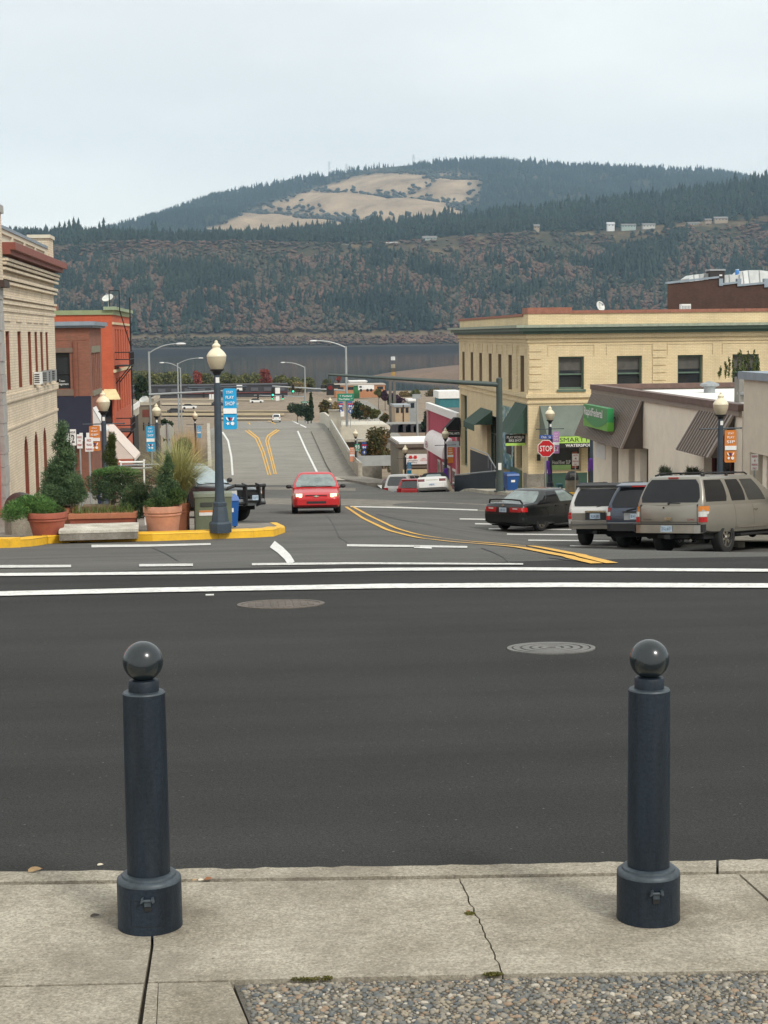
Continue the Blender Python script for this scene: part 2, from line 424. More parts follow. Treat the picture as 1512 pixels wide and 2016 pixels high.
def concrete(name, base, stain=0.5, rough=0.9, spots=()):
    mt, t, b = nodes_of(name)
    g = N(t, 'ShaderNodeNewGeometry'); P = g.outputs['Position']
    def noi(s, d=6.0, r=0.65):
        n = N(t, 'ShaderNodeTexNoise', Scale=s, Detail=d, Roughness=r); t.links.new(P, n.inputs['Vector']); return n.outputs['Fac']
    c = mixc(t, 1.0, (*base, 1), ramp(t, noi(2.2), [(0.32, (0.66, 0.63, 0.58)), (0.68, (1.16, 1.14, 1.12))]), 'MULTIPLY')
    c = mixc(t, 1.0, c, ramp(t, noi(30.0), [(0.33, gray(0.80)), (0.67, gray(1.14))]), 'MULTIPLY')
    c = mixc(t, 1.0, c, ramp(t, noi(95.0, 4.0, 0.75), [(0.34, gray(0.60)), (0.66, gray(1.34))]), 'MULTIPLY')
    vs_ = N(t, 'ShaderNodeTexVoronoi', Scale=95.0); t.links.new(P, vs_.inputs['Vector'])
    wv = N(t, 'ShaderNodeTexWhiteNoise'); t.links.new(vs_.outputs['Color'], wv.inputs['Vector'])
    dd = ramp(t, vs_.outputs['Distance'], [(0.16, gray(1)), (0.36, gray(0))])
    c = mixc(t, mixc(t, 1.0, dd, ramp(t, wv.outputs['Value'], [(.80, gray(0)), (.82, gray(.7))]), 'MULTIPLY'), c, (0.17, 0.145, 0.115, 1))
    c = mixc(t, mixc(t, 1.0, dd, ramp(t, wv.outputs['Value'], [(.18, gray(.6)), (.20, gray(0))]), 'MULTIPLY'), c, (0.56, 0.52, 0.44, 1))
    pit = ramp(t, noi(75.0, 3.0), [(0.27, gray(0.75)), (0.34, gray(0))])
    c = mixc(t, pit, c, (0.075, 0.062, 0.05, 1))
    st = ramp(t, noi(1.6, 8.0, 0.72), [(0.50, gray(0)), (0.72, gray(stain))])
    c = mixc(t, st, c, (0.17, 0.145, 0.115, 1))
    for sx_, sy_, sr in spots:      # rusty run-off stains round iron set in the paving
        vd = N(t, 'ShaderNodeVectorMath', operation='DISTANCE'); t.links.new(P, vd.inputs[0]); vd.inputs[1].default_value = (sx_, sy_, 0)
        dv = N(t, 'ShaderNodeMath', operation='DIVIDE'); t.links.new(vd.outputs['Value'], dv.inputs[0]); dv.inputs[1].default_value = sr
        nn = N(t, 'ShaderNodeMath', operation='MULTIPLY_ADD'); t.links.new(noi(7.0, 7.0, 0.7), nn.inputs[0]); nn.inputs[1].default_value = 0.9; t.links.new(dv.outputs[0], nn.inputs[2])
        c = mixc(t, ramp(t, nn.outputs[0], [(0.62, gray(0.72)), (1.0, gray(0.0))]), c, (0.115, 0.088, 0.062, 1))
    t.links.new(c, b.inputs['Base Color']); b.inputs['Roughness'].default_value = rough
    b.inputs['Specular IOR Level'].default_value = 0.2
    bp = N(t, 'ShaderNodeBump', Strength=0.6, Distance=0.006); t.links.new(noi(120.0, 4.0, 0.7), bp.inputs['Height'])
    t.links.new(bp.outputs['Normal'], b.inputs['Normal'])
    MATS[name] = mt; return mt
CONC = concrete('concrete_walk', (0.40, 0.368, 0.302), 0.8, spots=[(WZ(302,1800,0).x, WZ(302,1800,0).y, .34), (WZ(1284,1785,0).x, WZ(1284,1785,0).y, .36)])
CONC_D = concrete('concrete_grey', (0.27, 0.255, 0.225), 0.35)
CONC_L = concrete('concrete_pale', (0.50, 0.47, 0.40), 0.2)
JOINT = M('joint_dirt', (0.075, 0.064, 0.052), 0.95, fine=0.3)
WHITE_P = M('road_paint_white', (0.74, 0.73, 0.69), 0.75, var=0.16, scale=6, fine=0.2, fscale=70, dirt=0.75)
WHITE_W = M('road_paint_worn', (0.64, 0.63, 0.59), 0.8, var=0.22, scale=9, fine=0.3, fscale=60, dirt=1.0)
YEL_P = M('road_paint_yellow', (0.72, 0.40, 0.06), 0.75, var=0.18, scale=5, fine=0.2, dirt=0.65)
KERB_Y = M('kerb_paint_yellow', (0.84, 0.475, 0.025), 0.6, var=0.10, scale=2, fine=0.06, dirt=0.30)

xs_st = list(np.arange(-60, -12, 2.0)) + list(np.arange(-12, 22, 0.5)) + list(np.arange(22, 82, 2.0))
struct(grid('cross_street', xs_st, [4.8, 5.05] + list(np.arange(5.25, 17.1, 0.25)) + [17.1], lambda x, y: min(zstreet(x, y), -0.02), A_NEW))
struct(grid('street', xs_st, [17.1] + list(np.arange(17.5, 113.1, 0.5)), lambda x, y: zstreet(x, y), A_OLD))
def bx0(y): return float(np.interp(y, [100, 136, 200, 345], [-3.0, -3.0, -4.4, -2.6]))
def bx1(y): return float(np.interp(y, [100, 136, 200, 345], [9.45, 9.45, 10.6, 14.5]))
_old_gz = gz
def gz(x, y):
    if y < 112: return _old_gz(x, y)
    if bx0(y) <= x <= bx1(y) and y < 352: return zbridge(y)
    return zterr(x, y)
# the bridge: one deck, raised walk, parapets
ysb = list(np.arange(112.5, 352.6, 2.0))
mb = MB()
for a, b in zip(ysb[:-1], ysb[1:]):
    for k in range(6):
        u0, u1 = k/6, (k+1)/6
        p = [(bx0(y_)+(bx1(y_)-bx0(y_))*u, y_, zbridge(y_)+0.008) for y_, u in ((a,u0),(a,u1),(b,u1),(b,u0))]
        mb.add(p, [(0,1,2,3)])
    p = [(bx1(a),a,zbridge(a)), (bx1(b),b,zbridge(b)), (bx1(b),b,zbridge(b)-1.1), (bx1(a),a,zbridge(a)-1.1)]
    mb.add(p, [(0,1,2,3)])
    p = [(bx0(a),a,zbridge(a)), (bx0(b),b,zbridge(b)), (bx0(b),b,zbridge(b)-1.1), (bx0(a),a,zbridge(a)-1.1)]
    mb.add(p, [(0,3,2,1)])
deck = struct(mb.build('bridge_road', A_BRG))
def along(xf, y0, y1, zoff, wid, hgt, step=2.0):
    """a wall or slab following the deck; xf(y) its inner edge"""
    m_ = MB(); ys = list(np.arange(y0, y1, step)) + [y1]; V = []
    for y in ys:
        x = xf(y); z = zbridge(y) + zoff
        V += [(x,y,z), (x+wid,y,z), (x+wid,y,z+hgt), (x,y,z+hgt)]
    fs = []
    for i in range(len(ys)-1):
        for k in range(4):
            fs.append((i*4+k, i*4+(k+1)%4, (i+1)*4+(k+1)%4, (i+1)*4+k))
    n = (len(ys)-1)*4; fs += [(0,1,2,3), (n+3,n+2,n+1,n)]
    return m_.add(V, fs)
struct(along(lambda y: float(np.interp(y, [112, 118, 136, 196], [7.9, 7.6, 7.25, 7.95])), 107, 197, -1.7, 2.35, 1.86).build('bridge_walkway', CONC_D))
wallr = along(lambda y: bx1(y)-0.32, 133, 198, 0.1, 0.32, 1.15).build('parapet_wall', CONC_L)
tag(wallr, 'pale concrete parapet with metal rail along the right side of the bridge', 'parapet')
along(lambda y: bx1(y)-0.22, 133, 198, 1.32, 0.09, 0.09).build('hand_rail', M('rail_pale', (0.62, 0.62, 0.58), 0.4), wallr)
mb = MB()
for y in np.arange(134, 198, 4.0): mb.box(bx1(y)-0.2, bx1(y)-0.14, y, y+0.06, zbridge(y)+1.2, zbridge(y)+1.34)
mb.build('rail_post', M('rail_pale', (0.62, 0.62, 0.58), 0.4), wallr)
walll = along(lambda y: bx0(y), 133, 198, 0.0, 0.32, 1.2).build('parapet_wall', CONC_L)
tag(walll, 'pale concrete parapet on the left side of the bridge behind the grasses', 'parapet')
PIER = M('pier_beige', (0.56, 0.52, 0.43), 0.85, var=0.08, bump=0.1)
zd = zbridge(199)
pier = thing('bridge_pillar', 'tall square beige pillar where the bridge parapet ends', 'pillar', (10.9, 199, zd))
MB().box(10.25, 11.65, 198.4, 199.8, zd-1.0, zd+2.35).build('shaft', PIER, pier)
MB().box(10.15, 11.75, 198.3, 199.9, zd+2.352, zd+2.5).build('cap', CONC_L, pier)
ramp_ = thing('overpass', 'beige concrete overpass with a low railing leading off to the right', 'overpass', (16, 202, zterr(16, 202)))
MB().box(11.7, 17.2, 199.2, 208, zd-1.15, zd+0.62).build('girder', PIER, ramp_)
MB().box(11.7, 17.1, 199.0, 199.18, zd-1.4, zd-1.1).build('ledge', CONC_L, ramp_)
MB().box(12.2, 18.6, 203, 207, zd-2.6, zd-1.42).build('cross_beam', CONC_D, ramp_)
mb = MB()
for y_ in (199.5,): mb.box(11.75, 16.4, y_, y_+0.06, zd+1.14, zd+1.22)
for x_ in (11.8, 13.3, 14.9, 16.33): mb.box(x_, x_+0.07, 199.5, 199.56, zd+0.62, zd+1.14)
mb.build('railing', M('rail_pale', (0.62, 0.62, 0.58), 0.4), ramp_)
MB().tube((17.2,199.3,zd+0.2),(17.2,207.9,zd+0.2),0.42,0.42,14).build('nose', PIER, ramp_)
for x_ in (12.6, 18.2): MB().box(x_, x_+0.7, 204, 205, zterr(15,204)-0.3, zd-2.58).build('column', CONC_D, ramp_)
wallf = thing('retaining_wall', 'long pale wall with vertical joints beyond the beige bridge pillar', 'wall', (10.6, 230, zbridge(230)))
for k in range(9):
    y_ = 201 + k*6.5
    MB().obox((bx1(y_+3.1)-0.05, y_+3.1, zbridge(y_+3)+0.65), (0.3,0,0), (0,6.3,0), (0,0,1.7)).build('panel', PIER, wallf)

# the terrain that carries everything, out to the river bank
xs_t = list(np.arange(-700, -60, 20.0)) + list(np.arange(-60, 80, 4.0)) + list(np.arange(80, 1101, 20.0))
ys_t = list(np.arange(108, 210, 3.0)) + list(np.arange(210, 724, 8.0))
def zt(x, y):
    z = zterr(x, y)
    if y < 116: z -= 0.6
    if x > 60 and y > 400: z += 0
    return z + 0.18*noise.noise(Vector((x*.05, y*.05, 0)))*(1 if y > 140 else 0)
LOT = asphalt('lot_gravel', (0.25, 0.195, 0.14), 0.25, patch=0.30)
struct(grid('ground', xs_t, ys_t, zt, LOT))

# ------------------------------------------------------------ painted markings
def mark(name, pts, h, mat, off=0.010, step=10.0, ww=None):
    """a stripe along a path on the road; h half width"""
    P = []
    for (a, b) in zip(pts[:-1], pts[1:]):
        L = math.hypot(b[0]-a[0], b[1]-a[1]); n = max(1, int(L/step))
        for i in range(n): P.append((a[0]+(b[0]-a[0])*i/n, a[1]+(b[1]-a[1])*i/n))
    P.append(pts[-1]); Lf, Rt = [], []
    if ww:      # constant real width: trace the centre on the road, smooth it, then offset
        C_ = [G(*p) for p in P]; xy = np.array([(c.x, c.y) for c in C_])
        d_ = np.concatenate([[0], np.cumsum(np.hypot(*np.diff(xy, axis=0).T))]); q_ = np.linspace(0, d_[-1], 160)
        xs_ = np.interp(q_, d_, xy[:, 0]); ys_ = np.interp(q_, d_, xy[:, 1]); k_ = np.ones(9)/9
        xs_[4:-4] = np.convolve(xs_, k_, 'valid'); ys_[4:-4] = np.convolve(ys_, k_, 'valid')
        for i in range(160):
            a, b = max(0, i-2), min(159, i+2); t_ = Vector((xs_[b]-xs_[a], ys_[b]-ys_[a])).normalized() * ww/2
            for s_, Q in ((1, Lf), (-1, Rt)): x, y = xs_[i]-t_.y*s_, ys_[i]+t_.x*s_; Q.append((x, y, gz(x, y)+off))
        return struct(MB().strip(Lf, Rt).build(name, mat))
    hs = h if isinstance(h, tuple) else (h, h)
    for i, p in enumerate(P):
        q0, q1 = P[max(0, i-1)], P[min(len(P)-1, i+1)]
        dx, dy = q1[0]-q0[0], q1[1]-q0[1]; L = math.hypot(dx, dy) or 1
        hh = hs[0] + (hs[1]-hs[0]) * i/(len(P)-1)
        jx = 1 + 0.06*noise.noise(Vector((i*0.7, len(name), 0)))
        nx, ny = -dy/L*hh*jx, dx/L*hh*jx
        a = G(p[0]-nx, p[1]-ny); b = G(p[0]+nx, p[1]+ny)
        Lf.append((a.x, a.y, gz(a.x, a.y)+off)); Rt.append((b.x, b.y, gz(b.x, b.y)+off))
    return struct(MB().strip(Lf, Rt).build(name, mat))
mark('crosswalk_line', [(-1400,1196),(-60,1172),(300,1163.5),(760,1155.5),(1100,1153.5),(1580,1155),(2900,1158)], 4.4, WHITE_P)
mark('crosswalk_line', [(-1400,1147),(-60,1133.5),(400,1129),(760,1122.5),(1000,1121.5),(1580,1125),(2900,1134)], 2.8, WHITE_P)
mark('stop_line', [(-60,1117),(140,1116)], (2.8, 2.4), WHITE_W)
mark('stop_line', [(274,1114.5),(380,1113.5)], 2.4, WHITE_W)
mark('stop_line', [(496,1112.5),(700,1110.5),(1030,1112)], (2.2, 1.4), WHITE_W)
mark('arrow_marking', [(180,1076),(290,1075),(415,1072)], (2.6, 1.8), WHITE_W)
mark('lane_line', [(536,1072),(552,1084),(566,1098),(574,1111)], (8, 7), WHITE_P)
mark('arrow_marking', [(683,1074.5),(830,1076.5),(920,1078)], (2.2, 1.8), WHITE_W)
mark('arrow_marking', [(815,1077.5),(850,1079)], 2.4, WHITE_P)
mark('centre_line', [(693,997),(730,1017),(780,1041),(835,1056.5),(900,1065.5),(960,1069),(1040,1075),(1120,1089.5),(1205,1110.5)], (2.2, 2.6), YEL_P, 0.012, 4, ww=.13)
mark('centre_line', [(681,998),(715,1021),(765,1045),(820,1059),(895,1068),(955,1072),(1020,1078),(1090,1091.5),(1175,1111)], (2.2, 2.6), YEL_P, 0.012, 4, ww=.13)
mark('lane_line', [(690,997.5),(800,1000),(940,1004.5)], 1.2, WHITE_W)
for a, b in (((905,1022),(968,1023)), ((935,1031.5),(1020,1033)), ((962,1041.5),(1125,1043)), ((998,1052),(1150,1053.5)), ((1040,1064),(1200,1065.5)), ((1122,1075),(1215,1076.5))):
    mark('stall_line', [a, b], 1.1, WHITE_W)
mark('lane_line', [(728,950),(752,961)], 1.8, WHITE_P)
GUT = concrete('gutter_concrete', (0.24, 0.225, 0.20), 0.3)
mark('concrete_gutter', [(505,987),(575,987.5),(700,989),(830,994),(960,1000)], (6.0, 7.0), GUT, 0.006)
mark('concrete_gutter', [(455,961),(580,962),(700,964)], 2.6, GUT, 0.006)
mark('edge_line', [(438,851),(449,868),(455.5,900),(458,936)], (1.6, 2.0), WHITE_P, 0.03, 4)
mark('edge_line', [(586,849),(602,885),(627,936)], (1.5, 2.0), WHITE_P, 0.03, 4)
for pts in ([(483,848),(503,863),(515,890),(523,918),(528,936)], [(489,847),(509,863),(520,890),(528,918),(533,936)],
            [(545,846),(527,858),(523,868),(533,905),(540,934)], [(550,847),(532,859),(528,869),(537,905),(544,934)]):
    mark('centre_line', pts, 1.15, YEL_P, 0.03, 4)
mark('lane_line', [(575,829),(603,842)], 1.0, WHITE_P, 0.03, 4)
mark('centre_line', [(489,832),(495,839)], 1.3, YEL_P, 0.03, 4)
mark('centre_line', [(528,829),(542,834),(536,838)], 1.0, YEL_P, 0.03, 4)
mark('expansion_joint', [(425,845.5),(520,845),(640,843.5)], 1.1, CONC_D, 0.02, 6)

for pts in ([(948,1079),(972,1088),(990,1097),(1003,1109)], [(642,1013),(655,1030),(668,1058),(690,1072)], [(300,1078),(330,1092),(352,1106)], [(742,1012),(792,1024),(850,1034)], [(1080,1098),(1120,1103),(1180,1108)]):
    pp_ = [(a+random.uniform(-3,3)*0, b) for a, b in pts]; mark('tar_seam', pp_, (1.0,.6), M('tar', (0.028,0.026,0.025), 0.6, var=0.2), 0.006, 4)
mark('pavement_apron', [(652,943.5),(700,943.5),(735,947),(762,952)], (4.5, 3.5), CONC_L, 0.09)
# ------------------------------------------------------------ near pavement: slabs, kerb stones, pebbles
def poly_px(pts, z=0.0): return [WZ(px, py, z) for px, py in pts]
base = MB().box(-6.5, 7.5, 2.6, 5.02, -0.25, -0.022).build('sidewalk', JOINT)
tag(base, kind='structure')
def jag(a, b, n, amp, seed):
    r = random.Random(seed); o = []
    for i in range(n+1):
        t = i/n; o.append((a[0]+(b[0]-a[0])*t + (r.uniform(-amp, amp) if 0 < i < n else 0), a[1]+(b[1]-a[1])*t))
    return o
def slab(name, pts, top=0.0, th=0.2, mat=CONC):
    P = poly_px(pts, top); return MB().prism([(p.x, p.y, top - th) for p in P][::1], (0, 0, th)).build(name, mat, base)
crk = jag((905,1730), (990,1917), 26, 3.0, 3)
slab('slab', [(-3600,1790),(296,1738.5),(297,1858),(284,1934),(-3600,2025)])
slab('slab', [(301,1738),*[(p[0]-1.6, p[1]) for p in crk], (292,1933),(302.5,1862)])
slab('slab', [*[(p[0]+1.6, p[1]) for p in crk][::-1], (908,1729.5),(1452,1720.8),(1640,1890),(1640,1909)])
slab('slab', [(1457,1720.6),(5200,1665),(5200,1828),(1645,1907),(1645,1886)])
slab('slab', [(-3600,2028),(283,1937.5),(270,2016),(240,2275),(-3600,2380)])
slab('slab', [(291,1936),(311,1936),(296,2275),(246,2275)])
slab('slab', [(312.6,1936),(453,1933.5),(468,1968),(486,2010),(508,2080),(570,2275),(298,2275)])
r_ = random.Random(11)
def kerb_edge(x0, x1, f, n):
    return [(x0+(x1-x0)*i/n, f(x0+(x1-x0)*i/n) + (r_.uniform(-1.6, 1.6))) for i in range(n+1)]
f1 = lambda x: 1717 - 25*x/1512
f2 = lambda x: 1737.5 - 22*x/1512
for (a, b) in ((-3600, 1410), (1415, 5200)):
    top = kerb_edge(a, b, f1, max(6, int((b-a)/26)))
    slab('kerb_stone', [*top, (b, f2(b)-1.5), (a, f2(a)-1.5)])

pan = MB().prism([(p.x, p.y, -0.2) for p in poly_px([(461,1936),(1900,1904.5),(5200,1833),(5200,2300),(585,2300),(513,2080),(491,2010),(473,1966)])], (0,0,0.196)).build(
    'pebble_pavement', M('pebble_mortar', (0.10, 0.09, 0.073), 0.95, fine=0.35, fscale=150, bump=0.3))
tag(pan, kind='structure')
PEB = [((0.30,0.255,0.185),'buff'), ((0.14,0.14,0.128),'slate'), ((0.24,0.215,0.175),'grey'), ((0.105,0.115,0.115),'blue'), ((0.27,0.19,0.125),'rust'), ((0.42,0.38,0.31),'pale'), ((0.17,0.15,0.115),'brown')]
PMAT = [M('pebble_'+n, c, 0.65, var=0.2, scale=60, fine=0.15, fscale=300) for c, n in PEB]
PW = [0.17, 0.20, 0.22, 0.13, 0.07, 0.05, 0.16]
cells = []
x0, x1, y0, y1 = WZ(455,2016,0).x - 0.05, WZ(1560,2016,0).x + 0.14, 3.62, 4.24
edge = [WZ(px, py, 0) for px, py in [(461,1936),(473,1966),(491,2010),(513,2080)]]
topa, topb = WZ(461,1936,0), WZ(1900,1903,0)
y = y0; row = 0
while y < y1:
    x = x0 + (row % 2)*0.008
    while x < x1:
        px_, py_ = x + random.uniform(-.0055,.0055), y + random.uniform(-.005,.005)
        sz = random.choice((0.0062,0.0075,0.0088,0.0100,0.0125))
        xl = float(np.interp(-py_, [-e.y for e in edge], [e.x for e in edge]))
        yt = topa.y + (topb.y-topa.y)*(px_-topa.x)/(topb.x-topa.x)
        if px_ > xl + sz*1.2 and py_ < yt - sz: cells.append((px_, py_, sz))
        x += 0.0148
    y += 0.0138; row += 1
def vis(c):
    d = Vector((c[0], c[1], 0)) - CAM; k = d.dot(_DIR); u = d.dot(_XC)/k*F + CX; v_ = CY - d.dot(_YC)/k*F
    return 0 <= u <= 1512 and v_ <= 2014
seen = sorted([c for c in cells if vis(c)], key=lambda c: -c[2]/ (c[1]**2))
first = set(seen[:300])
shapes = []
for k in range(5):
    for mi, pm in enumerate(PMAT):
        m_ = MB(); m_.ball((0,0,0), 1.0, 8, 5, (1.0, 0.72, 0.5), 0.13); me = bpy.data.meshes.new('pebble')
        me.from_pydata(m_.v, [], m_.f); me.polygons.foreach_set('use_smooth', [True]*len(me.polygons)); me.materials.append(pm)
        shapes.append((mi, me))
bym = {mi: [s for i, s in shapes if i == mi] for mi in range(len(PMAT))}
for c in first:
    mi = random.choices(range(len(PMAT)), PW)[0]
    o = bpy.data.objects.new('pebble', random.choice(bym[mi])); COL.objects.link(o); o.parent = pan
    o.location = (c[0], c[1], -0.003); s = c[2]*.92; o.scale = (s*random.uniform(.9,1.25), s*random.uniform(.85,1.2), s)
    o.rotation_euler = (random.uniform(-.3,.3), random.uniform(-.3,.3), random.uniform(0, 6.28))
pm, pt, pb = nodes_of('pebble_mix')
gi = N(pt, 'ShaderNodeNewGeometry'); rp = pt.nodes.new('ShaderNodeValToRGB'); rp.color_ramp.interpolation = 'CONSTANT'
el = rp.color_ramp.elements; acc = 0
while len(el) < len(PEB): el.new(0.5)
for i in range(len(PEB)): el[i].position = acc; el[i].color = (*PEB[i][0], 1); acc += PW[i]
pt.links.new(gi.outputs['Random Per Island'], rp.inputs['Fac']); pt.links.new(rp.outputs['Color'], pb.inputs['Base Color']); pb.inputs['Roughness'].default_value = 0.65
mb = MB()
rest = [c for c in cells if c not in first]
rest += [(c[0]+0.0079, c[1]+0.0074, 0.0042) for c in cells if random.random() < 0.8]
tmpl = MB().ball((0,0,0), 1.0, 7, 4, (1.0, 0.74, 0.5))
tv = np.array(tmpl.v)
V, Fc = [], []; nv_ = len(tv)
for i, c in enumerate(rest):
    a = random.uniform(0, 6.28); s = c[2]*.92
    q = tv*(1 + rng.uniform(-.14,.14,(nv_,1)))*[s*random.uniform(.85,1.25), s*random.uniform(.85,1.2), s]
    V.append(np.stack([c[0] + q[:,0]*cos(a) - q[:,1]*sin(a), c[1] + q[:,0]*sin(a) + q[:,1]*cos(a), q[:,2]-0.003], 1))
    Fc += [tuple(k + i*nv_ for k in f) for f in tmpl.f]
me = bpy.data.meshes.new('pebbles'); me.from_pydata(np.concatenate(V).tolist(), [], Fc)
o = place('pebbles', me, pm, pan, 179); o['kind'] = 'stuff'

MOSS = leafy('moss', [(0.0,(0.07,0.075,0.02)),(1.0,(0.17,0.15,0.04))])
for (px, py, wd) in ((620,1928,0.05), (970,1919,0.016), (925,1800,0.004)):
    p = WZ(px, py, 0); cs = [(p.x + random.uniform(-wd, wd), p.y + random.uniform(-.004,.004), 0.002) for _ in range(9)]
    o = leaves('moss', cs, [(0.012,0.006,0.005)]*9, 500, 0.005, MOSS, None, seed=int(px)); o['kind'] = 'stuff'
LEAFM = [M('dry_leaf_tan', (0.42,0.27,0.13), 0.7, var=0.25, scale=40), M('dry_leaf_rust', (0.25,0.10,0.04), 0.7, var=0.25, scale=40), M('dry_leaf_dark', (0.045,0.035,0.03), 0.8), M('dry_leaf_pale',(0.62,0.55,0.42),0.7)]
def fallen(px, py, sz, mi, lab, rot, z=0.0, group=None):
    p = WZ(px, py, z); mb = MB(); n = 6; Lf, Rt, Md = [], [], []
    for i in range(n+1):
        t = i/n; wd = sin(PI*t)**0.8*0.42*(1+.15*sin(9*t)) + 0.01
        x = (t-.5)*sz
        Md.append((x, 0, 0.004+0.10*sz*sin(3*t))); Lf.append((x, wd*sz*.5, 0.004+0.22*sz*abs(sin(2.4*t+.6)))); Rt.append((x, -wd*sz*.5, 0.003+0.12*sz*t))
    mb.strip(Lf, Md); mb.strip(Md, Rt)
    c_, s_ = cos(rot), sin(rot)
    mb.v = [(p.x+v[0]*c_-v[1]*s_, p.y+v[0]*s_+v[1]*c_, z+v[2]) for v in mb.v]
    o = mb.build('fallen_leaf', LEAFM[mi], None, 60, origin=p); tag(o, lab, 'leaf', 'dry leaves on the pavement')
    o.location = (p.x, p.y, z)
fallen(70,1716,0.046,0,'tan curled leaf at the far left of the kerb by the asphalt',0.35)
fallen(198,1705,0.02,3,'small pale leaf on the asphalt just left of the bollard',0.1,-0.02)
fallen(383,1735,0.014,0,'small tan leaf scrap touching the right of the left bollard',0.2)
fallen(396,1735,0.018,3,'pale leaf between the tan and the rust leaf by the left bollard',0.0)
fallen(411,1733,0.026,1,'rust brown leaf just right of the left bollard base',0.3)
fallen(188,1806,0.028,2,'dark shrivelled leaf on the concrete left of the left bollard',0.1)
fallen(922,1797,0.014,1,'small rust leaf beside the crack between the bollards',0.6)

# manhole covers lie in the road surface
IRON = M('cast_iron', (0.145,0.14,0.13), 0.7, 0.0, var=0.2, scale=6, fine=0.25, fscale=120)
IRON_D = M('cast_iron_dark', (0.055,0.052,0.048), 0.8, var=0.2)
IRON_R = M('cast_iron_rusty', (0.125,0.105,0.088), 0.8, var=0.25, scale=5, fine=0.3, fscale=100)
def ring(mb, r0, r1, z0, z1, n=48): 
    mb.lathe([(r0,z0),(r1,z0),(r1,z1),(r0,z1)], n); mb.f = mb.f[:-2]
    k = len(mb.v) - 4*n
    mb.f += [(k+3*n+i, k+3*n+(i+1)%n, k+(i+1)%n, k+i) for i in range(n)]
def manhole(px, py, wpx, style, label):
    p = G(px, py); r = wpx/2*p.y/F; sl_ = (gz(p.x, p.y+.3)-gz(p.x, p.y-.3))/.6
    t = thing('manhole_cover', label, 'manhole cover', (p.x, p.y, gz(p.x,p.y)+0.002), 0, world=False); t.rotation_euler[0] = math.atan(sl_)
    mb = MB(); ring(mb, r*.90, r, -0.02, 0.006); mb.build('rim', IRON if style else IRON_R, t)
    MB().lathe([(r*.895,-0.03),(r*.895,0.0015)], 40).build('plate', IRON_D if style else IRON_R, t)
    if style:
        for q0, q1 in ((.72,.86),(.50,.66),(.30,.44),(.12,.23)):
            mb = MB(); ring(mb, r*q0, r*q1, 0.0, 0.007); mb.build('raised_ring', IRON, t)
    else:
        st = r*0.17
        for i in range(-6, 7):
            for j in range(-6, 7):
                if math.hypot(i, j)*st < r*.83: MB().box(i*st-st*.36, i*st+st*.36, j*st-st*.36, j*st+st*.36, 0.001, 0.007).build('stud', IRON_R, t)
manhole(553, 1190, 174, 0, 'rusty studded manhole cover in the dark asphalt beyond the left bollard')
manhole(1085, 1277, 178, 1, 'grey manhole cover with concentric rings left of the right bollard')
# dropped scraps of paper on the asphalt
p = G(413,1172); MB().box(p.x-.035,p.x+.035,p.y-.02,p.y+.02,gz(p.x,p.y)+.001,gz(p.x,p.y)+.008).build('litter', WHITE_P)
tag(bpy.data.objects['litter'], 'scrap of white litter on the asphalt near the crosswalk line', 'litter')
# ============================================================ BUILDINGS
BR_CREAM = brick('brick_cream', (0.73,0.62,0.47), (0.64,0.53,0.39), (0.50,0.42,0.32), 0.30, 0.10, 0.014, 0.10, 0.22)
BR_YEL = brick('brick_yellow', (0.76,0.615,0.38), (0.70,0.56,0.335), (0.58,0.465,0.29), 0.24, 0.08, 0.010, 0.10, 0.10)
BR_BROWN = brick('brick_brown', (0.30,0.105,0.062), (0.24,0.088,0.052), (0.19,0.11,0.08), 0.22, 0.075, 0.010, 0.14, 0.2)
BR_ORANGE = brick('brick_orange', (0.55,0.115,0.05), (0.49,0.10,0.045), (0.43,0.10,0.05), 0.22, 0.075, 0.008, 0.10, 0.12)
BR_DARK = brick('brick_dark', (0.075,0.034,0.024), (0.055,0.028,0.020), (0.07,0.045,0.035), 0.22, 0.075, 0.008, 0.2, 0.2)
STONE_G = M('stone_grey', (0.36,0.35,0.33), 0.85, var=0.15, scale=3, bump=0.2, bscale=30)
CORN_RED = M('cornice_red', (0.23,0.065,0.045), 0.55, var=0.15, scale=3, dirt=0.3)
TRIM_RB = M('trim_redbrown', (0.20,0.055,0.03), 0.6, var=0.2, scale=6)
FLASH = M('flashing_bluegrey', (0.26,0.31,0.36), 0.45, 0.2)
PANEL_C = M('panel_cream', (0.60,0.545,0.43), 0.7, var=0.08)
GLASS = M('glass_dark', (0.022,0.026,0.03), 0.06, var=0.3, scale=1.0, spec=0.6)
GLASS_G = M('glass_grey', (0.10,0.11,0.11), 0.08, var=0.3, scale=2.0, spec=0.6)
GRN_TRIM = M('trim_green', (0.10,0.16,0.12), 0.5, var=0.12, dirt=0.2)
GRN_DK = M('paint_dark_green', (0.035,0.085,0.06), 0.5, var=0.12)
AWN_GRN = M('awning_green', (0.035,0.075,0.055), 0.8, var=0.15, scale=1.5)
AWN_GREY = M('awning_greygreen', (0.145,0.175,0.145), 0.75, var=0.14, scale=1.2, dirt=0.25, streak=True)
NAVY = M('fabric_navy', (0.008,0.009,0.022), 0.85, var=0.15)
BLACK = M('black_paint', (0.012,0.012,0.013), 0.5)
BLACKM = M('black_matte', (0.014,0.014,0.015), 0.9)
WHITE = M('white_paint', (0.78,0.77,0.74), 0.6, var=0.05)
PINKW = M('awning_pinkwhite', (0.72,0.62,0.55), 0.8, var=0.06)
STEEL = M('steel_grey', (0.34,0.36,0.37), 0.45, 0.4, var=0.1)
WINTRIM = M('window_trim_white', (0.62,0.61,0.56), 0.6)

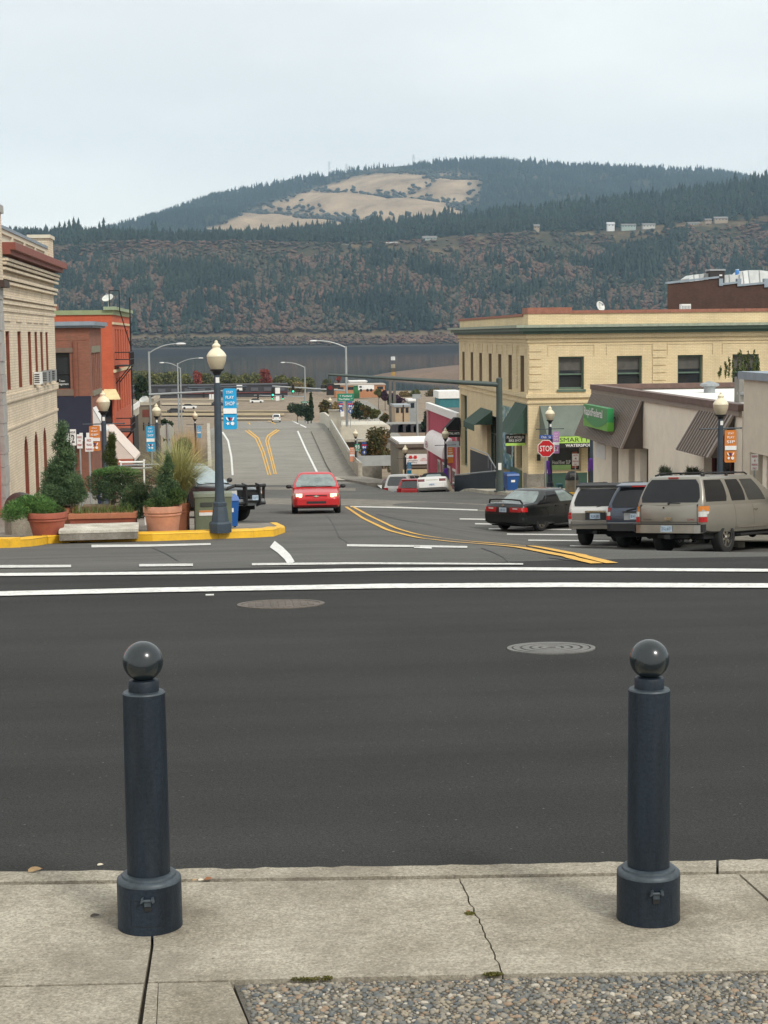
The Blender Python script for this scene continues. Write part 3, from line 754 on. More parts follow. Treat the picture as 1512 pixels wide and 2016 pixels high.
def xface(x0, sgn):                       # wall facing sgn*X
    return lambda u, v, d: (x0 - sgn*d, u, v)
def yface(y0):                            # wall facing the camera (-Y)
    return lambda u, v, d: (u, y0 + d, v)
def mbar(mb, mp_, ua, ub, va, vb, d0, d1):
    p = [mp_(u, v, d) for d in (d0, d1) for u, v in ((ua,va),(ub,va),(ub,vb),(ua,vb))]
    return mb.add(p, [(0,3,2,1),(4,5,6,7),(0,1,5,4),(1,2,6,5),(2,3,7,6),(3,0,4,7)])
def bar(name, mp_, ua, ub, va, vb, d0, d1, mat, parent, **k):
    return mbar(MB(), mp_, ua, ub, va, vb, d0, d1).build(name, mat, parent, **k)
def window(parent, mp_, u0, u1, v0, v1, depth, fm, gm, rails=(0.5,), muls=(), fw=0.07, sill=None, sm=None, name='window', line=0.0):
    mb = MB(); a, b = depth-0.075, depth-0.005
    mbar(mb, mp_, u0+.002, u0+fw, v0+.002, v1-.002, a, b); mbar(mb, mp_, u1-fw, u1-.002, v0+.002, v1-.002, a, b)
    mbar(mb, mp_, u0+fw, u1-fw, v1-fw, v1-.002, a, b); mbar(mb, mp_, u0+fw, u1-fw, v0+.002, v0+fw*1.2, a, b)
    for r in rails:
        v = v0+(v1-v0)*r; mbar(mb, mp_, u0+fw, u1-fw, v-fw*.45, v+fw*.45, a+.01, b)
    for r in muls:
        u = u0+(u1-u0)*r; mbar(mb, mp_, u-fw*.4, u+fw*.4, v0+fw*1.2, v1-fw, a+.015, b)
    if line:
        for a_, b_ in ((u0+.003, u0+.03), (u1-.03, u1-.003)): mbar(mb, mp_, a_, b_, v0+.003, v1-.003, line, depth-.08)
        mbar(mb, mp_, u0+.031, u1-.031, v1-.03, v1-.003, line, depth-.08)
    fr = mb.build(name, fm, parent)
    mbar(MB(), mp_, u0+.004, u1-.004, v0+.004, v1-.004, depth+.002, depth+.03).build('pane', gm, fr)
    if sill: mbar(MB(), mp_, u0-.08, u1+.08, v0-.12, v0-.004, -sill, depth-.08).build('sill', sm or fm, fr)
    return fr
def awning(name, label, top0, top1, bot0, bot1, val, mat, vmat=None, cat='awning', group=None, ribs=0, closed=True):
    """sloped fabric from a wall line down to a front bar, with side cheeks and a hanging valance"""
    t0, t1, b0, b1 = map(Vector, (top0, top1, bot0, bot1))
    t = thing(name, label, cat, (b0+b1)/2, 0, group)
    n = (t1-t0).cross(b0-t0).normalized()
    MB().prism([t0, t1, b1, b0], n*0.03).build('canopy', mat, t)
    if closed:
        for a, b in ((t0, b0), (t1, b1)):
            c = Vector((a.x, a.y, b.z)); d = (t1-t0).normalized()*0.02
            MB().prism([a, b, c], d).build('cheek', mat, t)
    if val: MB().prism([b0, b1, b1-Vector((0,0,val)), b0-Vector((0,0,val))], n*0.02).build('valance', vmat or mat, t)
    for k in range(ribs):
        f = (k+0.5)/ribs; a, b = t0.lerp(t1, f), b0.lerp(b1, f); MB().tube(a+n*.035, b+n*.035, 0.018, 0.018, 6).build('seam', mat, t)
    return t

# ---- cream brick building, left
cb = thing('brick_building', 'cream brick building with red cornice and narrow upper windows at the left', 'building', (-9, 68, -6))
fx = xface(-8.5, 1); hol = []
ups = [(61.6,1.1),(64.8,1.1),(67.9,1.1),(70.0,1.0),(71.9,1.0),(73.8,1.0)]
for y, wd in ups: hol.append((y-wd/2, y+wd/2, -0.20, 1.95))
arch = [(65.7,1.25),(68.9,1.25),(71.9,1.25)]
for y, wd in arch:
    hol.append((y-wd/2, y+wd/2, -5.0, -2.75))
    for k in range(5):
        a0, a1 = k/5, (k+1)/5; ww = wd/2*math.sqrt(max(0, 1-((a0+a1)/2)**2))
        hol.append((y-ww, y+ww, -2.75+a0*.62, -2.75+a1*.62))
mb = MB(); wallgen(mb, fx, 60.0, 77.0, -7.6, 4.62, hol, 0.22)
mb.add([(-8.5,77,-7.6),(-22,77,-7.6),(-22,77,4.62),(-8.5,77,4.62)], [(0,1,2,3)])
mb.build('wall', BR_CREAM, cb)
MB().box(-22, -8.72, 60, 76.98, 4.3, 4.55).build('roof', M('roof_grey',(0.3,0.3,0.3),0.9), cb)
for y, wd in ups:
    f = window(cb, fx, y-wd/2, y+wd/2, -0.20, 1.95, 0.22, TRIM_RB, GLASS, (0.5,), fw=0.11, line=0.03)
    for k in range(3):   # flat arch with raised keystones
        bar('lintel_block', fx, y-wd*.75+k*wd*.5+.02, y-wd*.75+(k+1)*wd*.5-.02, 2.30, 2.52, -0.04, 0.0, BR_CREAM, cb)
for y, wd in arch:
    mb = MB(); mbar(mb, fx, y-wd/2+.01, y+wd/2-.01, -5.0, -2.14, 0.17, 0.2); mbar(mb, fx, y+wd/2-.04, y+wd/2-.004, -5.0, -2.76, 0.02, 0.169); [mbar(mb, fx, y+wd/2*math.sqrt(1-((k+.5)/5)**2)-.05, y+wd/2*math.sqrt(1-((k+.5)/5)**2)-.003, -2.75+k*.124+.002, -2.75+(k+1)*.124-.002, .02, .169) for k in range(5)]; mb.build('arched_door', TRIM_RB, cb)
    bar('pane', fx, y-wd/2+.16, y+wd/2-.16, -3.8, -2.75, 0.155, 0.168, GLASS, cb)
bar('sill_band', fx, 60.0, 77.0, -0.62, -0.34, -0.09, 0.0, BR_CREAM, cb)
bar('string_course', fx, 60.0, 77.0, -1.62, -1.52, -0.05, 0.0, BR_CREAM, cb)
for z0, z1, pj in ((2.66,2.78,.05),(2.92,3.04,.09),(3.12,3.22,.13),(3.62,3.72,.16),(3.78,3.9,.20),(4.1,4.2,.23),(4.28,4.38,.27),(4.42,4.52,.32)):
    bar('corbel_band', fx, 60.0, 77.06, z0, z1, -pj, 0.0, BR_CREAM, cb)
mb = MB(); mbar(mb, fx, 60.0, 77.3, 4.64, 4.80, -0.42, 0.0); mbar(mb, fx, 60.0, 77.45, 4.80, 5.06, -0.60, 0.0)
mb.build('cornice', CORN_RED, cb)
mbw = MB(); wallgen(mbw, xface(-8.55, 1), 60.0, 75.4, 5.06, 5.62, [(61+i*3.5, 64.1+i*3.5, 5.16, 5.46) for i in range(4)], 0.08)
mbw.box(-8.95, -8.63, 60.0, 75.4, 5.06, 5.62).build('parapet', PANEL_C, cb)
MB().box(-9.0, -8.5, 60.0, 75.4, 5.622, 5.74).build('coping', FLASH, cb)
MB().box(-9.3, -8.45, 75.4, 77.0, 5.06, 6.1).build('corner_pillar', BR_CREAM, cb)
MB().box(-9.4, -8.38, 75.3, 77.1, 6.1, 6.25).build('pillar_cap', PANEL_C, cb)
MB().box(-10.4, -8.36, 58.9, 60.0, 3.7, 6.05).build('corner_pillar', BR_CREAM, cb)
MB().box(-10.5, -8.28, 58.8, 60.1, 6.05, 6.32).build('pillar_cap', STONE_G, cb)
MB().box(-10.5, -8.16, 58.8, 60.1, 3.46, 3.7).build('ledge', M('ledge_dark',(0.06,0.045,0.035),0.8), cb)
z = -5.6; k = 0
while z < 3.4:
    h_ = 0.46 if k % 2 else 0.62
    MB().box(-10.3, -8.40 + (0.0 if k % 2 else 0.03), 58.9, 60.0 - (0.0 if k % 2 else 0.03), z+.006, min(z+h_-.006, 3.455)).build('quoin', STONE_G, cb); z += h_; k += 1
for y, mt, wd in ((69.0, WHITE, .8), (71.4, STEEL, .6), (72.6, STEEL, .6), (74.4, STEEL, .6)):
    p_ = WX(482-8.2*3261/y, 746, -8.2)
    t = thing('air_conditioner', {69.0:'white window air conditioner hanging from the third upper window of the cream brick building', 71.4:'grey air conditioner in the window right of the white one on the cream brick wall',
        72.6:'grey air conditioner second from the right on the cream brick wall', 74.4:'rightmost grey air conditioner on the cream brick wall'}[y], 'air conditioner', (-8.3, y, -0.2), 0, 'window air conditioners')
    MB().box(-8.48, -8.22, y-wd/2, y+wd/2, -0.19, 0.30).build('case', mt, t)
    for k in range(5): MB().box(-8.45, -8.25, y-wd/2-.015, y-wd/2-.002, -0.12+k*.08, -0.085+k*.08).build('slat', BLACKM, t)

# ---- red shop at the far left edge with its light box
rb = thing('red_building', 'salmon red painted shop wall at the far left edge', 'building', (-9, 55, -6))
MB().box(-20, -8.52, 44, 58.85, -7.2, 7.0).build('wall', M('wall_salmon',(0.56,0.16,0.11),0.75,var=0.12,scale=1.2,dirt=0.2), rb)
MB().box(-8.517, -8.46, 57.2, 58.2, -4.4, -0.4).build('pilaster', M('wall_deepred',(0.42,0.085,0.06),0.7), rb)
ls = thing('blade_sign', 'black framed teal light box sign at the left edge', 'sign', (-8.5, 57.9, 1))
MB().box(-10.0, -8.38, 57.55, 57.85, -0.1, 2.25).build('frame', BLACK, ls)
MB().box(-10.0, -8.50, 57.535, 57.548, 0.1, 1.3).build('panel', M('panel_teal',(0.10,0.30,0.24),0.3,var=0.3,scale=2), ls)
MB().box(-10.0, -8.52, 57.535, 57.548, 1.45, 2.1).build('panel', M('panel_ice',(0.55,0.70,0.70),0.3,var=0.3,scale=3), ls)

# ---- brown brick shop with navy awning
bb = thing('brick_building', 'brown brick shop with grey coping beyond the cream building', 'building', (-11, 104, -8))
fy = yface(100.0); fx = xface(-9.05, 1)
mb = MB(); wallgen(mb, fy, -14, -9.05, -10, 2.3, [(-11.25,-10.22,-1.30,0.82), (-11.2,-10.1,-8.6,-4.6)], 0.2)
ys_ = [101.7,102.8,104.0,105.3,106.6]
wallgen(mb, fx, 100, 108.5, -10, 2.3, [(y-.33,y+.33,-1.45,0.75) for y in ys_], 0.2)
mb.build('wall', BR_BROWN, bb)
MB().box(-14, -8.8, 99.75, 108.6, 2.3, 2.42).build('coping', M('coping_slate',(0.20,0.235,0.27),0.5), bb)
MB().box(-14, -8.65, 99.6, 108.7, 2.422, 2.66).build('coping', FLASH, bb)
MB().box(-14, -9.06, 99.985, 100.3, 1.55, 1.8).build('string_course', BR_BROWN, bb)
bar('trim', fy, -11.45, -9.98, 0.84, 1.12, -0.06, 0.0, M('trim_taupe',(0.17,0.12,0.09),0.8), bb)
bar('trim', fy, -11.45, -9.98, -1.72, -1.34, -0.06, 0.0, M('trim_taupe',(0.17,0.12,0.09),0.8), bb)
bar('pilaster', fy, -9.72, -9.05, -10, 1.5, -0.05, 0.0, BR_BROWN, bb)
f = window(bb, fy, -11.25, -10.22, -1.30, 0.82, 0.2, BLACK, GLASS, (0.42,), fw=0.08)
text('Town\nManagement', WHITE, f, (-10.73,100.19,-0.95), (1,0,0), (0,0,1), 0.75, 0.36, depth=0.012)
for y in ys_: window(bb, fx, y-.33, y+.33, -1.45, 0.75, 0.2, TRIM_RB, GLASS, (0.5,), fw=0.07)
bar('lintel', fx, 101.2, 107.1, 0.80, 1.20, -0.05, 0.0, M('stone_olive',(0.22,0.20,0.14),0.8), bb)
bar('sill_band', fx, 101.2, 107.1, -1.80, -1.50, -0.08, 0.0, M('stone_olive',(0.22,0.20,0.14),0.8), bb)
window(bb, fy, -11.2, -10.1, -8.6, -4.6, 0.2, TRIM_RB, GLASS, (0.3,), fw=0.1)
bar('pipe', fy, -10.02, -9.95, -6, 1.5, -0.09, -0.02, TRIM_RB, bb)
t = awning('awning', 'navy blue awning with a striped valance on the brown brick shop', (-12.2,99.95,-1.75), (-9.05,99.95,-1.75), (-12.2,98.5,-3.85), (-9.05,98.5,-3.85), 0, NAVY)
for k in range(16):
    x0 = -12.2+k*.197; MB().box(x0+.002, x0+.195, 98.46, 98.49, -4.32 - (.03 if k % 2 else 0), -3.86).build('valance_stripe', WHITE if k % 2 else NAVY, t)

# ---- orange brick building behind
ob = thing('brick_building', 'bright orange brick building with green coping behind the brown shop', 'building', (-11, 126, -9))
fy = yface(118.0); fx = xface(-9.05, 1)
mb = MB(); wallgen(mb, fy, -16, -9.05, -12, 3.3, [(-9.75,-9.2,-6.3,-2.3)], 0.25)
ys_ = [121,123.5,126,128.5,131,133.5]
wallgen(mb, fx, 118, 136, -12, 3.3, [(y-.6,y+.6,0.1,2.3) for y in ys_]+[(y-.6,y+.6,-3.6,-1.2) for y in ys_], 0.22)
mb.build('wall', BR_ORANGE, ob)
MB().box(-16, -8.95, 117.9, 136.2, 3.3, 3.62).build('coping', M('coping_green',(0.26,0.30,0.16),0.7), ob)
MB().box(-9.6, -8.75, 117.7, 136.4, 3.622, 3.85).build('coping', M('coping_sage',(0.28,0.34,0.22),0.7), ob)
bar('string_course', fx, 118, 136, 2.62, 2.78, -0.10, 0.0, M('band_cream',(0.6,0.48,0.3),0.7), ob)
bar('string_course', fx, 118, 136, -0.75, -0.55, -0.14, 0.0, M('band_cream',(0.6,0.48,0.3),0.7), ob)
for y in ys_:
    window(ob, fx, y-.6, y+.6, 0.1, 2.3, 0.22, TRIM_RB, GLASS, (0.5,), fw=0.1)
    window(ob, fx, y-.6, y+.6, -3.6, -1.2, 0.22, TRIM_RB, GLASS, (0.5,), fw=0.1)
window(ob, fy, -9.75, -9.2, -6.3, -2.3, 0.25, BLACK, GLASS, (), fw=0.05)
MB().box(-13.4, -12.9, 119, 119.6, 3.62, 4.1).build('chimney', BR_BROWN, ob)
fe = thing('fire_escape', 'black iron fire escape on the side of the orange brick building', 'fire escape', (-8.4, 122, 0))
for z0, y0, y1 in ((-0.35, 119.0, 123.4), (-5.0, 118.6, 123.0)):
    MB().box(-9.03, -7.95, y0, y1, z0, z0+.08).build('platform', BLACK, fe)
    mb = MB()
    for zz in (.5, 1.0): mb.tube((-7.98,y0,z0+zz), (-7.98,y1,z0+zz), .035, n=6); mb.tube((-9.0,y0,z0+zz), (-7.98,y0,z0+zz), .035, n=6)
    for k in range(5): mb.tube((-7.98,y0+(y1-y0)*k/4,z0), (-7.98,y0+(y1-y0)*k/4,z0+1.05), .035, n=6)
    mb.tube((-9.0,y0+.3,z0-1.2), (-8.0,y0+.3,z0), .04, n=6); mb.tube((-9.0,y1-.3,z0-1.2), (-8.0,y1-.3,z0), .04, n=6)
    mb.build('railing', BLACK, fe)
mb = MB(); mb.tube((-8.1,122.8,-6.5),(-8.1,122.8,4.6),.05,n=6); mb.tube((-8.6,119.4,3.6),(-8.6,119.4,5.0),.04,n=6); mb.tube((-9.3,119.4,3.6),(-9.3,119.4,5.0),.04,n=6); mb.tube((-9.3,119.4,5.0),(-8.6,119.4,5.0),.04,n=6)
mb.tube((-8.6,119.4,3.6),(-8.1,122.8,1.0),.04,n=6); mb.build('ladder', BLACK, fe)
awning('awning', 'small pale yellow awning above a dark doorway on the orange brick wall', (-9.75,117.97,-1.9), (-8.95,117.97,-1.9), (-9.85,116.9,-2.55), (-8.55,116.9,-2.55), 0.05, M('awning_yellow',(0.68,0.56,0.30),0.8))
t0 = W(216,820,113); t1 = W(230,812,117)
awning('awning', 'pinkish white awning over the pavement in front of the orange brick building', (-9.1,110.5,-4.2), (-9.1,116.5,-4.2), (-7.25,110.5,-6.3), (-7.25,116.5,-6.3), 0.18, PINKW)
pb = thing('pink_shop', 'low pale pink shop front under the white awning', 'shop', (-9.5, 113, -9))
MB().box(-12, -9.07, 109.2, 117.0, -11, -4.3).build('wall', M('wall_pink',(0.60,0.42,0.36),0.8,var=0.1), pb)
bar('window', yface(109.2), -9.9, -9.25, -8.2, -6.2, -0.02, 0.0, GLASS_G, pb)
awning('awning', 'small white slanted awning beside the navy awning of the brown shop', (-9.05,101.0,-2.5), (-9.05,103.5,-2.5), (-8.3,101.0,-3.9), (-8.3,103.5,-3.9), 0.1, WHITE)

# ---- taupe building with a row of lamps by the bridge
tb = thing('taupe_building', 'taupe stucco building with a stepped row of parapet posts by the bridge', 'building', (-9, 154, -13))
STUC = M('stucco_taupe',(0.20,0.165,0.125),0.9,var=0.1)
MB().box(-14, -8.1, 150, 162, -15, -4.35).build('wall', STUC, tb)
MB().box(-9.25, -8.1, 149.9, 162, -4.348, -4.1).build('parapet', M('stucco_light',(0.42,0.37,0.29),0.9), tb)
for k in range(6):
    MB().box(-8.35, -8.0, 150.3+k*2.1, 150.8+k*2.1, -4.09, -3.75).build('parapet_post', M('stucco_light',(0.42,0.37,0.29),0.9), tb)
    MB().box(-8.095, -7.99, 150.4+k*2.1, 150.7+k*2.1, -12, -4.36).build('pilaster', STUC, tb)
MB().box(-9.05, -8.35, 149.97, 149.998, -5.4, -4.75).build('panel', M('panel_red',(0.16,0.045,0.03),0.8), tb)
for xx in (-9.0, -8.55): MB().box(xx, xx+.1, 149.97, 149.998, -6.6, -5.9).build('slot', BLACK, tb)
db = thing('shop', 'dark recessed shop between the orange brick and the taupe building', 'shop', (-10, 142, -12))
MB().box(-14, -9.3, 137, 148, -14, -5.0).build('wall', M('wall_dark',(0.03,0.027,0.024),0.8,var=0.3), db)
MB().box(-14, -9.2, 136.9, 148, -4.998, -4.3).build('fascia', M('fascia_cream',(0.5,0.45,0.36),0.7), db)
for k in range(5): MB().box(-9.1-.02*k, -9.0, 137.2+k*2, 138.0+k*2, -4.29, -3.85).build('baluster', WHITE, db)

# ---- yellow corner building, right
yb = thing('corner_building', 'two storey yellow brick corner building with green cornice and red coping', 'building', (14.7, 85, -6.3))
YX0, YX1, YY0, YY1 = 14.7, 38.0, 85.0, 112.4
fw_ = xface(YX0, -1); fs_ = yface(YY0)
wy = [86.8,90.8,94.5,98.2,102.2,106.1,110.2]
wsx = [(16.29,17.64),(19.36,20.70),(22.58,23.92),(25.5,26.9),(29,30.4)]
mb = MB()
wallgen(mb, fw_, YY0, YY1, -9.6, 1.6, [(y-.62,y+.62,-1.45,0.48) for y in wy] + [(87.0,88.8,-5.6,-3.0),(95.9,99.6,-7.0,-3.2),(108.6,111.6,-7.2,-2.4)], 0.32)
wallgen(mb, fs_, YX0, YX1, -9.0, 1.6, [(a,b,-1.28,0.42) for a,b in wsx] + [(15.75,17.5,-5.55,-3.7),(17.85,18.6,-6.25,-3.7)], 0.3)
mb.add([(YX0,YY1,-11),(YX1,YY1,-11),(YX1,YY1,1.6),(YX0,YY1,1.6)], [(0,1,2,3)])
mb.build('wall', BR_YEL, yb)
for y in wy: window(yb, fw_, y-.62, y+.62, -1.45, 0.48, 0.32, M('trim_brown',(0.27,0.20,0.13),0.7), M('glass_brown',(0.07,0.055,0.04),0.2), (0.5,), fw=0.09, line=0.02)
for (a, b) in wsx: window(yb, fs_, a, b, -1.28, 0.42, 0.3, GRN_TRIM, GLASS, (0.46,), fw=0.09, sill=0.07)
for (a, b) in wsx[:4]: bar('blind', fs_, a+.1, b-.1, -.30, .33, 0.288, 0.2985, M('blind_grey',(0.085,0.08,0.07),0.6,var=0.25,scale=3), yb)
def ring_band(name, z0, z1, pj, mat):
    mb = MB(); mb.box(YX0-pj, YX0, YY0-pj, YY1+pj, z0, z1); mb.box(YX0+.001, YX1, YY0-pj, YY0, z0, z1); return mb.build(name, mat, yb)
ring_band('cornice', 1.60, 1.74, 0.30, GRN_DK); ring_band('cornice', 1.742, 1.92, 0.50, GRN_TRIM); ring_band('cornice', 1.922, 2.06, 0.72, M('cornice_sage',(0.30,0.34,0.26),0.6,dirt=0.5,var=0.2,scale=4))
ring_band('frieze', 1.36, 1.598, 0.10, BR_YEL); ring_band('string_course', 1.16, 1.24, 0.06, BR_YEL)
ring_band('sill_band', -1.70, -1.50, 0.12, BR_YEL); ring_band('string_course', -1.98, -1.88, 0.07, BR_YEL)
mb = MB(); mb.box(YX0+.05, YX0+.4, YY0+.05, YY1-.05, 1.6, 2.52); mb.box(YX0+.401, YX1, YY0+.05, YY0+.4, 1.6, 2.62); mb.build('parapet', BR_YEL, yb)
MB().box(YX0+.4, YX1, YY0+.4, YY1-.1, 1.62, 1.7).build('roof', M('roof_grey',(0.3,0.3,0.3),0.9), yb)
COPR = M('coping_redtile',(0.30,0.125,0.085),0.8,var=0.2,scale=5,dirt=0.2)
for k in range(18):
    y0 = YY0+1.6+k*1.44; MB().box(YX0-.02, YX0+.46, y0+.005, y0+1.435, 2.525, 2.66).build('coping_tile', COPR, yb)
for k in range(16):
    x0 = YX0+2.3+k*1.3; MB().box(x0+.005, x0+1.295, YY0-.02, YY0+.46, 2.625, 2.79 + (0.10 if k in (9,10) else 0)).build('coping_tile', COPR, yb)
MB().box(YX0-.02, YX0+2.3, YY0-.02, YY0+1.6, 2.63, 2.95).build('corner_cap', COPR, yb)
MB().box(YX0+.02, YX0+2.2, YY0+.02, YY0+1.5, 1.62, 2.62).build('corner_pier', BR_YEL, yb)
for zz in np.arange(-1.25, 0.95, 0.39):
    bar('quoin', fs_, 14.75, 15.42, zz, zz+.33, -0.045, 0.0, BR_YEL, yb); bar('quoin', fs_, 21.26, 21.98, zz, zz+.33, -0.045, 0.0, BR_YEL, yb)
    bar('quoin', fw_, 88.3, 88.75, zz, zz+.33, -0.045, 0.0, BR_YEL, yb)
for (a, b) in wsx:
    bar('panel_trim', fs_, a-.55, b+.55, 1.0, 1.05, -0.03, 0.0, BR_YEL, yb)
    for u in (a-.55, b+.52): bar('panel_trim', fs_, u, u+.03, 0.46, 1.0, -0.03, 0.0, BR_YEL, yb)
for y in wy:
    bar('panel_trim', fw_, y-1.0, y+1.0, 1.0, 1.05, -0.03, 0.0, BR_YEL, yb)
    for u in (y-1.0, y+.97): bar('panel_trim', fw_, u, u+.03, 0.5, 1.0, -0.03, 0.0, BR_YEL, yb)
MB().box(14.6, 15.5, 84.88, 86.0, -7.5, -5.65).build('plinth', CONC_D, yb)
bar('bulkhead', fw_, 86.9, 90.2, -7.4, -5.62, -0.1, 0.3, GRN_TRIM, yb)
window(yb, fw_, 87.0, 88.8, -5.6, -3.0, 0.32, GRN_DK, GLASS_G, (), (.5,), fw=0.1)
window(yb, fw_, 95.9, 99.6, -7.0, -3.2, 0.32, GRN_DK, M('glass_brown',(0.07,0.055,0.04),0.2), (0.7,), (.33,.66), fw=0.1)
window(yb, fw_, 108.6, 111.6, -7.2, -2.4, 0.32, GRN_TRIM, GLASS_G, (.5,), (.5,), fw=0.12)
bar('bulkhead', fs_, 15.55, 17.8, -7.2, -5.62, -0.05, 0.28, GRN_DK, yb)
f = window(yb, fs_, 15.75, 17.5, -5.55, -3.7, 0.3, M('trim_cream',(0.55,0.46,0.30),0.7), GLASS, (), fw=0.06)
MB().box(15.85, 17.0, 85.28, 85.295, -5.5, -5.22).build('decal', M('decal_lime',(0.30,0.48,0.18),0.6), f)
text('Hood River SUP', WHITE, f, (16.5,85.29,-5.08), (1,0,0), (0,0,1), 0.95, 0.2, depth=0.012)
MB().box(17.05, 17.35, 85.27, 85.29, -5.4, -4.55).build('display', M('display_rust',(0.3,0.08,0.03),0.7), f)
dr = bar('door', fs_, 17.87, 18.58, -6.24, -3.72, 0.2, 0.25, BLACK, yb); bar('handle', fs_, 17.97, 18.0, -5.3, -4.9, 0.14, 0.198, STEEL, dr)
bar('wall_lantern', fs_, 15.15, 15.32, -4.95, -4.62, -0.14, -0.002, BLACK, yb)
awning('awning', 'long grey green awning over the shop window of the yellow corner building', (15.3,84.98,-2.1), (20.2,84.98,-2.1), (15.45,83.7,-3.62), (20.2,83.7,-3.62), 0, AWN_GREY, ribs=5)
aw = thing('shop_sign', 'lime green and black shop sign hanging under the grey green awning', 'shop sign', (17.5, 83.7, -3.9))
MB().box(15.9, 19.4, 83.66, 83.76, -3.98, -3.64).build('panel', M('sign_lime',(0.42,0.66,0.13),0.5,var=0.05), aw)
MB().box(15.9, 19.4, 83.68, 83.76, -4.22, -3.982).build('panel', BLACK, aw)
text('SMARTT SUPS', BLACK, aw, (17.35,83.66,-3.81), (1,0,0), (0,0,1), 2.5, 0.22, bold=0.0)
text('WATERSPORTS', WHITE, aw, (17.2,83.68,-4.1), (1,0,0), (0,0,1), 1.6, 0.15, bold=0.02)
AG = 'green awnings on the side of the yellow building'
awning('awning', 'dark green awning farther back along the side of the yellow building', (14.69,102.2,-2.9), (14.69,97.4,-2.9), (13.6,102.2,-3.72), (13.6,97.4,-3.72), 0.36, AWN_GRN, group=AG)
awning('awning', 'steep dark green awning nearest the corner on the side of the yellow building', (14.69,89.1,-2.05), (14.69,85.3,-2.05), (13.75,89.1,-3.55), (13.75,85.3,-3.55), 0.0, AWN_GRN, group=AG)
t = thing('hanging_sign', 'black bike shop sign with lime base under the nearest green awning', 'sign', (14.2, 86.2, -4.0))
MB().box(13.62, 14.66, 85.7, 85.78, -4.06, -3.62).build('panel', BLACK, t); MB().box(13.62, 14.66, 85.69, 85.79, -4.2, -4.062).build('strip', M('sign_lime',(0.42,0.66,0.13),0.5,var=0.05), t)
text('PLAY WORLD\nBIKE SHOP', WHITE, t, (14.14,85.7,-3.84), (1,0,0), (0,0,1), 0.9, 0.30, bold=0.03)
# printed banner on the side wall
mt, tt, b_ = nodes_of('banner_print'); g_ = N(tt, 'ShaderNodeNewGeometry')
n_ = N(tt, 'ShaderNodeTexNoise', Scale=0.9, Detail=4.0, Distortion=1.5); tt.links.new(g_.outputs['Position'], n_.inputs['Vector'])
c_ = ramp(tt, n_.outputs['Fac'], [(0.30,(0.02,0.06,0.13)),(0.44,(0.13,0.30,0.42)),(0.50,(0.55,0.60,0.60)),(0.55,(0.13,0.24,0.12)),(0.66,(0.08,0.22,0.34)),(0.75,(0.40,0.16,0.15))])
tt.links.new(c_, b_.inputs['Base Color']); b_.inputs['Roughness'].default_value = 0.5
t = thing('wall_banner', 'tall blue printed banner on the side wall of the yellow building', 'banner', (14.66, 92, -6))
MB().box(14.62, 14.66, 89.4, 94.9, -5.9, -2.4).build('print', mt, t)
MB().box(14.60, 14.615, 89.9, 91.6, -5.0, -3.9).build('panel', BLACK, t)

# ---- bank with brown metal mansards
bk = thing('bank_building', 'low beige bank with brown ribbed metal mansards and a white roof', 'bank', (16, 64, -6))
BEI = M('stucco_beige',(0.84,0.755,0.63),0.9,var=0.07,scale=1.5,fine=0.06,bump=0.15,dirt=0.06)
BRN = M('metal_brown',(0.075,0.054,0.043),0.5,var=0.10,scale=2); BRN_L = M('metal_brown_light',(0.25,0.20,0.165),0.5,var=0.1)
fx = xface(16.0, -1)
mb = MB(); wallgen(mb, fx, 52.2, 75.0, -8, -0.95, [(69.9,71.2,-6.2,-3.0),(66.9,68.0,-6.2,-3.0),(64.6,66.0,-6.4,-3.0),(53.0,56.6,-6.3,-2.5)], 0.35)
mb.add([(16,75,-8),(26,75,-8),(26,75,-0.95),(16,75,-0.95)], [(0,1,2,3)]); mb.add([(16,52.2,-8),(26,52.2,-8),(26,52.2,-0.95),(16,52.2,-0.95)], [(0,1,2,3)])
mb.build('wall', BEI, bk)
MB().box(16.3, 26, 52.6, 74.7, -1.1, -1.0).build('roof', M('roof_white',(0.82,0.81,0.76),0.7,var=0.05,scale=0.6,dirt=0.08), bk)
mb = MB(); mb.box(15.86, 16.25, 52.2, 75.1, -0.945, -0.72); mb.box(16.251, 26, 74.75, 75.1, -0.945, -0.72); mb.build('coping', M('coping_maroon',(0.13,0.075,0.06),0.5,var=0.25,scale=3,dirt=0.3), bk)
mb = MB(); mb.box(15.9, 16.0, 52.25, 75.05, -1.12, -0.95); mb.build('fascia', BRN_L, bk)
for (ya, yb_, zt_, zb_) in ((65.5,74.9,-1.12,-3.04),(53.0,57.0,-1.12,-2.5)):
    xo = 15.12; mr = MB().prism([(15.94,ya,zt_),(xo,ya,zb_),(16.0,ya,zb_)], (0,yb_-ya,0)).build('mansard', BRN, bk)
    nrm = Vector((zb_-zt_, 0, -(xo-15.94))).normalized(); nrm = nrm if nrm.x < 0 else -nrm
    n_r = int((yb_-ya)/(0.26 if ya > 60 else 0.29))
    for k in range(n_r):
        y = ya+0.08+(yb_-ya-.16)*k/(n_r-1)
        a, b = Vector((15.94,y,zt_)), Vector((xo,y,zb_)); MB().obox((a+b)/2+nrm*.02, (0,0.10,0), (b-a), nrm*0.075).build('rib', BRN_L, mr)
    MB().obox((Vector((15.94,ya-.04,zt_))+Vector((xo,ya-.04,zb_)))/2+nrm*.02, (0,0.14,0), (Vector((xo,0,zb_))-Vector((15.94,0,zt_))), nrm*0.09).build('edge_trim', BRN_L, mr)
for (a, b) in ((69.9,71.2),(66.9,68.0)): window(bk, fx, a, b, -6.2, -3.0, 0.35, M('frame_bronze',(0.10,0.08,0.06),0.5), GLASS_G, (0.3,), fw=0.07)
